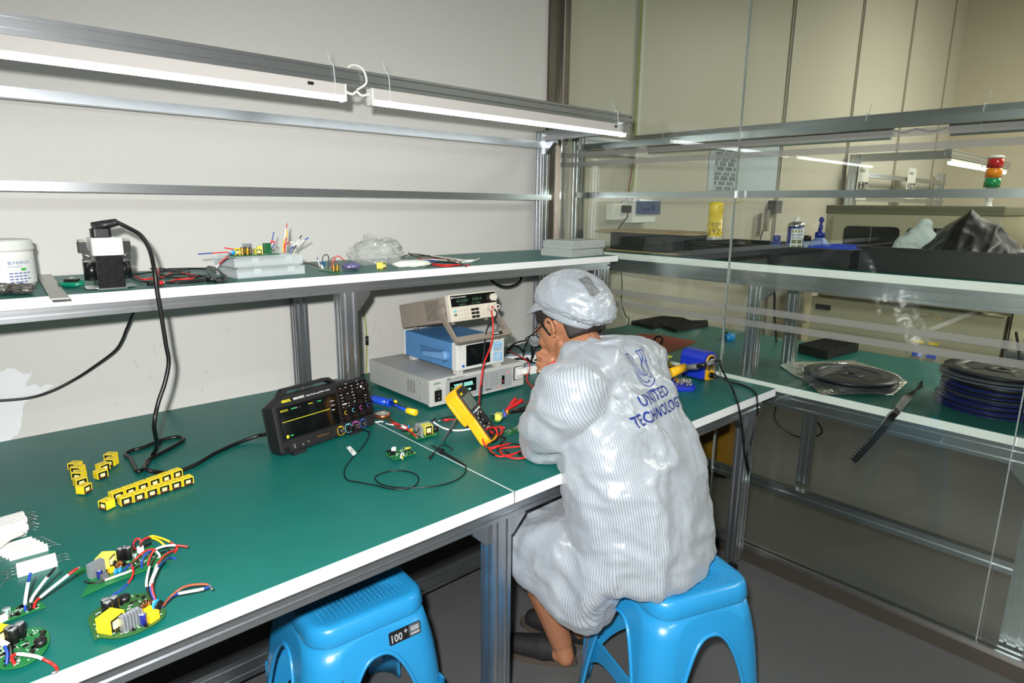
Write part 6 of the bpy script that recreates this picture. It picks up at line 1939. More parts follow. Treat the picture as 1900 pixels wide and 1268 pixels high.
# stack of reels
rc = V((2.665, -1.79, ZT))
rnd = random.Random(9)
zz = ZT + .001
RS = [(.0135, REELB, -.02, 0), (.016, REELB, -.012, .01), (.0135, REELB, .0, -.008), (.0135, REELP, .012, .004), (.016, REELB, .0, 0), (.022, REELB, .004, -.012), (.0135, mat('grey_reel_plastic', (92, 98, 110), .35), .0, .01), (.016, REELP, .006, 0)]
nm = ('lowest', 'second', 'third', 'fourth', 'fifth', 'sixth', 'second from top', 'topmost')
for k, (th, mm, dx, dy) in enumerate(RS):
    lab = {7: 'dark grey component reel on top of the reel stack behind the glass', 6: 'mid grey component reel just below the top of the reel stack'}.get(k, 'dark blue component reel, ' + nm[k] + ' from below in the stack behind the glass')
    reel(rc + V((dx, dy, zz - ZT)), .165, th, mm, lab, 'stacked component reels', rnd.uniform(0, 2))
    zz += th + .001
m = MB()
P = [V((2.5957, -1.5841, 0.8)), V((2.5375, -1.5765, 0.785)), V((2.4431, -1.5771, 0.768)), V((2.3188, -1.5891, 0.7585)), V((2.336, -1.5683, 0.7243)), V((2.334, -1.5504, 0.6849)), V((2.333, -1.515, 0.6114)), V((2.333, -1.4706, 0.5344))]
Q = catmull(P, 8)
vs = []
for i, q in enumerate(Q):
    d = (Q[min(i + 1, len(Q) - 1)] - Q[max(i - 1, 0)]).normalized()
    s_ = d.cross(V((1, 0, .25))).normalized() * .0125
    n_ = d.cross(s_).normalized() * .0006
    vs += [q - s_ - n_, q + s_ - n_, q + s_ + n_, q - s_ + n_]
fs = []
for i in range(len(Q) - 1):
    o = i * 4
    fs += [(o + k, o + (k + 1) % 4, o + 4 + (k + 1) % 4, o + 4 + k) for k in range(4)]
m.add(vs, fs + [(3, 2, 1, 0), tuple(len(vs) - 4 + k for k in range(4))], mat('black_carrier_tape', (22, 22, 24), .45))
for i in range(4, len(Q) - 1):
    d = (Q[i + 1] - Q[i - 1]).normalized()
    s_ = d.cross(V((1, 0, .25))).normalized()
    m.box(Q[i] - s_ * .0095 + V((-.0008, 0, 0)), (.0006, .0025, .0025), WPRT)
tag(m.build('tape_strip'), 'strip of black carrier tape hanging from the reel stack over the bench edge', 'tape')
tag(MB().tube([(2.62, -1.05, .60), (2.58, -1.07, .52), (2.60, -1.16, .47), (2.70, -1.22, .48), (2.72, -1.16, .54), (2.66, -1.10, .58)], .0035, CORD).build('cable_loop'), 'black cable loop hanging under the bench behind the glass', 'cable')
tag(MB().tube([(2.813, -0.015, 1.0743), (2.8296, -0.015, 0.9825), (2.8318, -0.015, 0.8904), (2.8725, -0.015, 0.8086), (2.9065, -0.015, 0.7574), (2.78, -.02, .5)], .0028, CORD).build('hanging_cord'), 'thin black cord on the cream wall behind the cap', 'cable')
tag(MB().tube([(3.1, -0.7456, 1.0627), (3.1, -0.7664, 0.9966), (3.1, -0.7761, 0.9015), (3.1, -0.797, 0.7794), (3.1, -0.8097, 0.7114)], .006, CORD).build('hanging_cord'), 'black cord hanging between the posts behind the glass', 'cable')
# crates on the floor beneath
t = thing('crate', 'dark yellow crate on the floor beyond the glass, behind the shoulder', 'crate', (3.15, -.45, 0))
MB().bb(2.97, 3.20, -.66, -.49, 0.0, .335, mat('ochre_plastic', (150, 108, 22), .5)).bb(2.96, 3.21, -.67, -.48, .305, .335, mat('ochre_plastic', (150, 108, 22), .5)).build('body', t, bevel=.006)
t = thing('bin', 'dark grey bin on the floor behind the glass, left of the yellow crate', 'bin', (2.75, -.2, 0))
MB().bb(2.95, 3.20, -.46, -.16, 0.0, .30, mat('dark_grey_plastic', (66, 70, 76), .5)).bb(2.94, 3.21, -.47, -.15, .27, .30, mat('dark_grey_plastic', (66, 70, 76), .5)).build('body', t, bevel=.006)

# ---------------------------------------------------------------- things on the shelf behind the glass (top z 1.207)
Z2 = 1.2072
CARD = mat('brown_cardboard', (172, 146, 106), .7, nz=(30, .08))
BOXB = mat('black_corrugated_plastic', (30, 31, 33), .5, nz=(12, .15))
t = thing('box', 'black corrugated box standing on cardboard at the wall end of the shelf behind the glass', 'box', (2.62, -.4, Z2))
MB().bb(2.48, 2.76, -.62, -.20, Z2 + .006, 1.296, BOXB).build('body', t, bevel=.003)
tag(MB().bb(2.45, 2.78, -.60, -.19, Z2, Z2 + .005, CARD).build('cardboard_sheet'), 'cardboard sheet lying under the black box behind the glass', 'cardboard')
m = MB().prism([(2.44, -.13), (2.80, -.11), (2.80, -.63), (2.50, -.68), (2.45, -.64), (2.46, -.30)], 1.2965, 1.303, CARD)
m.bb(2.55, 2.57, -.44, -.36, 1.3026, 1.3034, BLACK).bb(2.55, 2.60, -.40, -.39, 1.3026, 1.3034, BLACK)
tag(m.build('cardboard_sheet', bevel=.001), 'brown cardboard sheet lying on top of the black box behind the glass', 'cardboard')


def tray(name, label, x0, x1, y0, y1, z0, h, m, cat='tray', group=None, th=.004, lip=.010):
    t = thing(name, label, cat, ((x0 + x1) / 2, (y0 + y1) / 2, z0), group=group)
    b = MB()
    b.bb(x0, x1, y0, y1, z0, z0 + th, m).bb(x0, x0 + th, y0, y1, z0 + th, z0 + h, m).bb(x1 - th, x1, y0, y1, z0 + th, z0 + h, m).bb(x0 + th, x1 - th, y0, y0 + th, z0 + th, z0 + h, m).bb(x0 + th, x1 - th, y1 - th, y1, z0 + th, z0 + h, m)
    b.build('body', t)
    b = MB()
    b.bb(x0 - lip, x0, y0 - lip, y1 + lip, z0 + h - .008, z0 + h, m).bb(x1, x1 + lip, y0 - lip, y1 + lip, z0 + h - .008, z0 + h, m).bb(x0, x1, y0 - lip, y0, z0 + h - .008, z0 + h, m).bb(x0, x1, y1, y1 + lip, z0 + h - .008, z0 + h, m)
    b.build('rim', t)
    return t


BINM = mat('black_bin_plastic', (20, 21, 23), .42, nz=(8, .1))
tray('bin', 'black bin on the shelf behind the glass holding the spray cans, left one', 2.42, 2.77, -1.345, -.70, Z2, .068, BINM, 'bin', 'black bins on the shelf')
tray('bin', 'large black bin on the shelf behind the glass under the black bag, right one', 2.42, 2.79, -2.15, -1.375, Z2, .085, BINM, 'bin', 'black bins on the shelf')
t = tray('tray', 'blue plastic tray resting on the left black bin behind the glass', 2.53, 2.74, -1.315, -1.165, 1.242, .036, mat('vivid_blue_plastic', (26, 66, 190), .4), 'tray')
# yellow spray can
c = V((2.655, -0.5852, 1.3415))
c.z = Z2 + .0002
c = V((2.655, -.665, Z2))
ch = .235
t = thing('spray_can', 'tall yellow spray can with large numerals standing at the black box behind the glass', 'spray can', tuple(c))
SCY = mat('yellow_can_lacquer', (240, 206, 30), .25, coat=.3)
b = MB().lathe([(.0, 0), (.030, 0), (.0325, .004), (.0325, .190)], SCY, 32, TR(c))
bd = b.build('body', t)
MB().lathe([(.0325, .190), (.0335, .192), (.0325, .222), (.029, .235), (.0, .236)], mat('yellow_cap', (244, 214, 40), .35), 32, TR(c)).build('cap', t)
b = MB()
wrap(b, TR(c), .0328, R(120), R(300), .012, .048, mat('pale_blue_print', (120, 190, 204), .4))
wrap(b, TR(c), .0329, R(120), R(300), .048, .082, mat('pale_can_print', (214, 214, 206), .4))
for a in (R(214), ):
    wraptext(b, TR(c), .0331, R(158), .090, '192', .040, mat('dark_violet_print', (50, 36, 90), .4), .92)
wraptext(b, TR(c), .0331, R(160), .134, '工業用防銹', .0135, mat('dark_violet_print', (50, 36, 90), .4), .9)
wraptext(b, TR(c), .0331, R(182), .122, '潤滑劑', .0125, mat('dark_violet_print', (50, 36, 90), .4), .9)
wraptext(b, TR(c), .0331, R(160), .064, '噴霧式专用', .013, mat('dark_violet_print', (50, 36, 90), .4), .9)
b.build('lettering', bd, label='dark violet numerals and print')
MB().tube([c + V((-.026, -.012, .214)), c + V((-.02, -.06, .222)), c + V((.0, -.13, .240))], .0016, SCY, n=6).build('nozzle_tube', t)
# blue spray can
c = V((2.64, -1.045, Z2 + .005))
t = thing('spray_can', 'blue and white spray can with grey shoulder in the left black bin', 'spray can', tuple(c))
CB = mat('blue_can_lacquer', (26, 44, 128), .25, coat=.3)
bd = MB().lathe([(0, 0), (.031, 0), (.033, .003), (.033, .133)], CB, 32, TR(c)).build('body', t)
MB().lathe([(.033, .133), (.034, .136), (.030, .147), (.016, .153), (.014, .154), (.0, .154)], STEEL, 32, TR(c)).build('shoulder', t, label='bare metal shoulder')
MB().lathe([(.0, .154), (.012, .154), (.012, .163), (.007, .166), (.007, .172), (0, .172)], WPLA, 20, TR(c)).build('nozzle', t, label='white spray nozzle')
b = MB()
wrap(b, TR(c), .0333, R(172), R(262), .02, .125, mat('white_can_print', (222, 226, 230), .4))
for i in range(2):
    for j in range(2):
        wrap(b, TR(c), .0335, R(182 + i * 38), R(214 + i * 38), .044 + j * .020, .060 + j * .020, mat('olive_picture', (110, 110, 60), .5), 4)
for i in range(4):
    wrap(b, TR(c), .0335, R(178 + i * 20), R(191 + i * 20), .109, .121, mat('khaki_icon', (150, 140, 70), .5), 3)
wrap(b, TR(c), .0335, R(176), R(258), .099, .103, CB, 6)
for k in range(4):
    wrap(b, TR(c), .0335, R(178), R(250 - k * 7), .086 + k * .0032 - .002, .0872 + k * .0032 - .002, GREY, 6)
    wrap(b, TR(c), .0335, R(178), R(254 - k * 9), .024 + k * .0038, .0256 + k * .0038, GREY, 6)
b.build('label', bd)
# wash bottle and small jars
c = V((2.66, -1.135, Z2 + .005))
t = thing('wash_bottle', 'blue squeeze bottle with pointed nozzle in the left black bin', 'bottle', tuple(c))
SQB = mat('translucent_blue_bottle', (96, 128, 200), .25, alpha=.72)
BLD = mat('dark_blue_cap', (22, 40, 130), .35)
MB().lathe([(0, 0), (.040, 0), (.042, .006), (.042, .050), (.036, .072), (.020, .088), (.016, .092), (.016, .097), (0, .097)], SQB, 32, TR(c)).build('body', t)
MB().lathe([(.016, .092), (.019, .092), (.019, .112), (.010, .116), (.008, .135), (.006, .150), (0, .151)], BLD, 24, TR(c)).build('cap', t)
MB().ball(c + V((0, 0, .162)), (.010, .010, .012), BLD).build('nozzle', t)
for k, (x, y, m) in enumerate(((2.60, -.985, CB), (2.72, -1.06, mat('grey_blue_jar', (120, 140, 160), .3)))):
    c = V((x, y, Z2 + .005))
    t = thing('jar', ('small dark blue capped bottle left of the blue spray can', 'small pale jar between blue spray can and squeeze bottle')[k], 'bottle', tuple(c))
    MB().lathe([(0, 0), (.022, 0), (.022, .065), (.014, .075), (0, .075)], m, 24, TR(c)).build('body', t)
    MB().lathe([(.015, .073), (.016, .073), (.016, .095), (0, .096)], BLD if k == 0 else BLACK, 20, TR(c)).build('cap', t)
# white gloves and the black bag
GLV = mat('white_cotton', (196, 206, 206), .75, bump=(60, .3))

def remesh(mb, voxel, smooth=6, fac=.5):
    """fuse overlapping closed shapes into one continuous smooth surface."""
    o = mb.build('fusing', None)
    md = o.modifiers.new('r', 'REMESH')
    md.mode = 'VOXEL'
    md.voxel_size = voxel
    md.use_smooth_shade = True
    if smooth:
        ms = o.modifiers.new('s', 'SMOOTH')
        ms.factor = fac
        ms.iterations = smooth
    dg = bpy.context.evaluated_depsgraph_get()
    me = bpy.data.meshes.new_from_object(o.evaluated_get(dg))
    ms_ = list(o.data.materials)
    bpy.data.objects.remove(o)
    me.materials.clear()
    me.materials.append(ms_[0])
    for p in me.polygons:
        p.use_smooth = True
        p.material_index = 0
    return me


def capsule(mb, p0, p1, r0, r1, m, n=14):
    p0, p1 = V(p0), V(p1)
    mb.ball(p0, r0, m, n, 8).ball(p1, r1, m, n, 8).cyl(p0, p1, r0, m, r1, n=n)
    return mb


m = MB()
g = [V(p) for p in [(2.57, -1.4597, 1.2935), (2.57, -1.4775, 1.3071), (2.57, -1.5044, 1.3227), (2.57, -1.5152, 1.3125), (2.57, -1.5193, 1.3411), (2.57, -1.5241, 1.3641), (2.57, -1.541, 1.3067), (2.57, -1.5524, 1.3143)]]
capsule(m, g[0], g[1], .022, .030, GLV)
capsule(m, g[1], g[2], .030, .036, GLV)
capsule(m, g[2], g[4], .034, .030, GLV)
capsule(m, g[4], g[5], .030, .022, GLV)
capsule(m, g[6], g[7], .034, .026, GLV)
capsule(m, g[2], g[6], .034, .036, GLV)
capsule(m, g[0] + V((0, 0, -.02)), g[6] + V((0, 0, -.015)), .03, .03, GLV)
me = remesh(m, .006, 5)
for v, n_ in zip(me.vertices, [V(v.normal) for v in me.vertices]):
    q = v.co * 24
    v.co += n_ * (.006 * noise.noise(q) + .004 * (1 - abs(noise.noise(q * 1.7)) * 2))
tag(link('glove', me), 'white cotton glove sticking up out of the large black bin', 'glove')
BAGB = mat('black_polythene', (15, 15, 17), .42, 0, .5, bump=(14, .5))
m = MB()
ridge = [(2.6, -1.5388, 1.3217), (2.6, -1.5778, 1.3637), (2.6, -1.6177, 1.3992), (2.6, -1.6467, 1.42), (2.6, -1.675, 1.4003), (2.6, -1.6997, 1.3842), (2.6, -1.729, 1.3718), (2.6, -1.761, 1.3367), (2.6, -1.804, 1.2963), (2.6, -1.8438, 1.289)]


def bag(u, v):
    k = u * (len(ridge) - 1)
    i = min(int(k), len(ridge) - 2)
    a = V(ridge[i]).lerp(V(ridge[i + 1]), k - i)
    # front sheet and back sheet meet along the ridge
    w_ = v * 2 - 1
    base_z = 1.28
    h = max(0.0, a.z - base_z)
    x = 2.60 + w_ * .15 * (.35 + .65 * min(1, h / .12)) * (1 + .18 * noise.noise(V((u * 6, v * 4, 1))))
    z = base_z + h * (1 - abs(w_) ** 1.25)
    q = V((x * 12, a.y * 12, z * 12))
    f = .007 * noise.noise(q) + .006 * (1 - abs(noise.noise(q * 1.3)) * 2)
    return V((x - f * (1 if w_ < 0 else -1), a.y, z + f * .6))


m.grid(bag, 70, 44, BAGB)
m.bb(2.46, 2.74, -2.05, -1.50, 1.270, 1.281, BAGB)
tag(m.build('plastic_bag'), 'peaked black plastic bag heaped in the large black bin', 'bag')

# ---------------------------------------------------------------- wall fittings and the machines beyond
t = thing('wall_socket', 'white wall socket box with a black plug on the cream wall behind the glass', 'socket', (2.745, 0, 1.39))
MB().bb(2.68, 2.812, -.045, -.0005, 1.346, 1.432, WPLA).build('box', t, bevel=.004)
MB().bb(2.735, 2.80, -.049, -.045, 1.352, 1.425, WPLA).build('face_plate', t, bevel=.002)
pl = thing('plug', 'black plug pushed in the white wall socket', 'plug', (2.77, -.05, 1.40))
MB().bb(2.748, 2.792, -.085, -.0492, 1.385, 1.424, BLACK).build('body', pl, bevel=.004)
MB().tube([(2.772, -.075, 1.386), (2.773, -.07, 1.36), (2.765, -.05, 1.335), (2.755, -.03, 1.30)], .003, CORD).build('cord', pl)
t = thing('breaker_box', 'white breaker box with blue transparent door on the wall behind the glass', 'breaker box', (2.93, 0, 1.4))
MB().bb(2.815, 3.03, -.075, -.0005, 1.330, 1.452, WPLA).build('box', t, bevel=.006)
MB().bb(2.84, 3.045, -.094, -.0755, 1.376, 1.456, mat('blue_clear_door', (70, 96, 140), .12, 0, .6, alpha=.72)).build('door', t, bevel=.006)
b = MB()
for k in range(3):
    b.bb(2.885 + k * .02, 2.897 + k * .02, -.0953, -.0944, 1.396, 1.412, NAVY)
b.bb(2.965, 2.985, -.0953, -.0944, 1.394, 1.428, NAVY)
b.build('switch', t)
t = thing('wall_conduit', 'white vertical cable trunking with yellow-green wire on the wall behind the glass', 'conduit', (2.90, 0, 1.5))
MB().bb(2.888, 2.912, -.022, -.0005, 1.458, 3.38, mat('cream_trunking', (206, 206, 192), .45)).build('trunking', t)
MB().tube([(2.884, -.012, 3.3), (2.880, -.014, 2.8), (2.884, -.013, 2.3), (2.882, -.013, 1.9), (2.884, -.014, 1.66), (2.878, -.02, 1.55), (2.852, -.02, 1.50)], .004, mat('yellow_green_insulation', (150, 160, 40), .45)).build('ground_wire', t)
MB().tube([(2.878, -.014, 1.70), (2.862, -.018, 1.60), (2.842, -.02, 1.52), (2.836, -.02, 1.44)], .004, BRNW).build('brown_wire', t)
# notice sheet
m = MB().add([(3.665, -.003, 1.522), (4.625, -.003, 1.522), (4.60, -.003, 1.90), (3.665, -.003, 1.86)], [(0, 1, 2, 3)], mat('pale_blue_sheet', (178, 196, 206), .35))
m.add([(3.665, -.0005, 1.522), (4.625, -.0005, 1.522), (4.60, -.0005, 1.90), (3.665, -.0005, 1.86)], [(3, 2, 1, 0)], mat('pale_blue_sheet', (178, 196, 206), .35))
for k in range(11):
    x = 3.74 + k * .026
    m.bb(x, x + .0015, -.0045, -.0035, 1.525, 1.82, GREY)
    for j in range(9):
        if (k * 5 + j * 3) % 4:
            m.bb(x + .006, x + .018, -.0045, -.0035, 1.53 + j * .03, 1.548 + j * .03 + (j % 3) * .004, GREY)
for k in range(5):
    m.bb(3.72, 4.04, -.0045, -.0035, 1.525 + k * .07, 1.5265 + k * .07, GREY)
nt_ = m.build('notice_sheet')
tag(nt_, 'pale blue notice sheet with a table taped to the wall behind the glass', 'notice')
t = thing('switch_box', 'grey switch box with open lid low on the wall joint behind the spray can', 'switch box', (4.45, 0, 1.38))
MB().bb(4.50, 4.60, -.06, -.001, 1.38, 1.47, GREY).build('box', t, bevel=.004)
MB().box((4.40, -.05, 1.33), (.10, .02, .15), mat('grey_lid', (128, 124, 112), .5), rz=.3).build('lid', t)
MB().tube([(4.38, -.04, 1.26), (4.37, -.03, 1.18), (4.37, -.03, 1.0)], .004, CORD).build('cord', t)

# long machine facing the glass
MCH = mat('khaki_machine_paint', (176, 172, 148), .4, nz=(2, .03))
MCD = mat('khaki_dark_band', (126, 126, 106), .42)
XM = 4.62
t = thing('placement_machine', 'long khaki machine with two dark windows behind the bench', 'machine', (5.0, -.95, 0))
MB().bb(XM, XM + .9, -1.46, -.33, .08, .80, MCH).build('base', t, bevel=.008)
MB().bb(XM + .02, XM + .88, -1.36, -.36, .80, 1.40, MCH).build('hood', t, bevel=.012)
MB().bb(XM + .015, XM + .89, -1.365, -.355, 1.385, 1.442, MCD).build('top_band', t, bevel=.006)
MB().bb(XM - .004, XM + .02, -1.27, -.42, .93, 1.372, MCH).build('door', t, bevel=.004)
WINM = mat('smoked_window', (40, 42, 42), .1, 0, .6)
for k, (y0, y1) in enumerate(((-.84, -.50), (-1.22, -.88))):
    b = MB().prism(rrect(y0, y1, 1.04, 1.305, .03), -.002, .002, WINM, Matrix(((0, 0, 1, XM - .007), (1, 0, 0, 0), (0, 1, 0, 0), (0, 0, 0, 1))))
    w_ = b.build('window', t, label='smoked machine window')
    b = MB()
    b.bb(XM - .0105, XM - .0095, (y0 + y1) / 2 - .004, (y0 + y1) / 2 + .004, 1.045, 1.30, GREY)
    for i in range(5):
        for j in range(3):
            b.bb(XM - .0105, XM - .0095, y0 + .10 + i * .028 + (j % 2) * .014, y0 + .118 + i * .028 + (j % 2) * .014, 1.13 + j * .03, 1.14 + j * .03, BLACK)
    b.build('window_detail', w_)
for z in (.62, .80):
    MB().bb(XM - .002, XM, -1.455, -.335, z - .003, z + .003, MCD).build('seam', t)
MB().bb(XM - .004, XM, -1.36, -.40, .82, .90, MCH).build('lower_door', t)
for y0 in (-.70, -1.05):
    MB().bb(XM - .006, XM + .001, y0 - .10, y0 + .10, .862, .885, BLACK).build('recessed_grip', t)
MB().bb(XM - .012, XM, -.47, -.37, .715, .75, BLACK).build('grip', t)
b = MB().bb(XM - .004, XM, -1.20, -.98, .46, .60, MCH)
cv_ = b.build('service_cover', t)
b = MB()
for y in (-1.04, -1.12):
    b.bb(XM - .0055, XM - .004, y - .026, y + .026, .575, .592, YEL)
    b.bb(XM - .02, XM - .004, y - .026, y + .026, .49, .512, BLUP)
b.build('warning_label', cv_, kind='stuff')
for y in (-1.40, -.40):
    MB().cyl((XM + .06, y, 0), (XM + .06, y, .08), .03, BLACK).build('foot', t)
MB().bb(XM - .03, XM, -.335, -.30, .0, .90, mat('cream_strip', (214, 204, 168), .45)).bb(XM - .03, XM + .02, -.33, -.20, .60, .63, MCH).build('side_post', t)
# cream machine to the right with signal tower
MC2 = mat('cream_machine_paint', (210, 204, 172), .4)
t = thing('placement_machine', 'cream machine with pale windows at the right edge, behind the black bag', 'machine', (5.0, -2.1, 0))
MB().bb(XM + .02, XM + .9, -2.9, -1.475, .5, 1.425, MC2).build('body', t, bevel=.010)
MB().bb(XM + .1, XM + .85, -2.85, -1.52, 0, .5, MCD).build('plinth', t)
MB().bb(XM + .012, XM + .02, -1.49, -1.483, .5, 1.42, BLACK).build('seam', t)
for (y0, y1) in ((-1.66, -1.53), (-1.80, -1.70), (-2.1, -1.85)):
    MB().prism(rrect(y0, y1, 1.20, 1.335, .008), -.002, .003, mat('pale_grey_window', (150, 148, 142), .3), Matrix(((0, 0, 1, XM + .018), (1, 0, 0, 0), (0, 1, 0, 0), (0, 0, 0, 1)))).build('window', t)
for k in range(7):
    P = [(XM, -1.52 - k * .06, .72), (XM - .12, -1.56 - k * .07, .66 + .02 * (k % 3)), (XM - .18, -1.60 - k * .06, .56), (XM - .05, -1.66 - k * .05, .40), (XM + .05, -1.62 - k * .06, .30)]
    MB().tube(P, .008, CORD, n=6).build('hose', t)
MB().bb(XM - .10, XM + .09, -1.60, -1.50, .44, .62, ALUD).bb(XM - .16, XM + .09, -1.95, -1.70, .30, .56, mat('grey_panel', (120, 124, 128), .4)).build('feeder_unit', t)
t = thing('signal_tower', 'red, amber and green signal tower on top of the cream machine', 'signal lamp', (4.78, -1.56, 1.425))
c = V((4.74, -1.2601, 1.448))
c.z = 1.4255
b = MB().lathe([(0, 0), (.05, 0), (.05, .008), (.018, .016), (.014, .05), (.03, .075), (.03, .09), (.028, .125), (0, .126)], WPLA, 24, TR(c))
b.build('base', t)
for k, (nme, rgb) in enumerate((('green', (20, 140, 84)), ('amber', (236, 140, 20)), ('red', (196, 30, 34)))):
    MB().lathe([(0, .127 + k * .056), (.042, .127 + k * .056), (.042, .180 + k * .056), (0, .181 + k * .056)], mat(nme + '_lens', rgb, .25, coat=.3), 28, TR(c)).build('lens', t, label=nme + ' lens')
MB().lathe([(0, .296), (.043, .296), (.043, .304), (.03, .312), (0, .313)], WPLA, 28, TR(c)).build('cap', t)
# far workstation with lit tubes
XF = 6.6
t = thing('bench_rack', 'far aluminium workstation rack with lit tubes, above the machines', 'rack', (XF, -.4, 0))
pA = V((5.806, -0.08, 1.6284))
xa = pA.x
xb = V((8.2912, -0.08, 1.7018)).x
MB().extr((xa, -.08, 0), (xa, -.08, 1.86), (1, 0, 0), .07, .07, ALU).build('post', t)
MB().extr((xb, -.08, 0), (xb, -.08, 1.80), (1, 0, 0), .06, .06, ALU).build('post', t)
MB().extr((xa, -.1, 1.83), (xa, -.72, 1.83), (0, 0, 1), .06, .05, ALU).build('arm', t)
MB().extr((xa, -.74, 1.84), (xa + 2.0, -.74, 1.84), (0, 1, 0), .05, .06, ALU).build('lamp_rail', t)
MB().extr((xa, -.12, 1.70), (xb, -.12, 1.70), (0, 1, 0), .03, .04, ALU).build('rail', t)
MB().extr((xa, -.12, 1.50), (xb, -.12, 1.50), (0, 1, 0), .03, .04, ALU).build('rail', t)
for k in range(2):
    x0 = xa + .05 + k * .98
    l = thing('tube_lamp', ('distant lit tube lamp under the far rack rail, left one', 'distant lit tube lamp under the far rack rail, right one')[k], 'lamp', (x0, -.74, 1.77), group='distant lit tube lamps')
    MB().bb(x0, x0 + .92, -.755, -.725, 1.782, 1.808, WPLA).build('housing', l)
    MB().cyl((x0 + .01, -.742, 1.770), (x0 + .91, -.742, 1.770), .013, TUBE, n=10).build('light_tube', l)
for k, (p, s) in enumerate(((V((5.8525, -0.14, 1.6288)), '检测区'), (V((7.0983, -0.14, 1.6554)), '包装区'))):
    g_ = MB().bb(p.x - .12, p.x + .12, -.141, -.139, p.z - .14, p.z + .15, mat('paper_white', (206, 206, 198), .6))
    text(g_, s, .075, Matrix.Translation((p.x - .10, -.1415, p.z - .05)) @ FX, INK, bold=.002)
    text(g_, '企业标准', .03, Matrix.Translation((p.x - .09, -.1415, p.z + .09)) @ FX, INK)
    tag(g_.build('area_sign'), ('white paper area sign hanging on the far rack, left one', 'white paper area sign hanging on the far rack, right one')[k], 'sign', 'paper signs on the far rack')


# ---------------------------------------------------------------- plastic stools
STB = mat('sky_blue_polypropylene', (34, 134, 190), .30, 0, .5, coat=.25, nz=(6, .04))


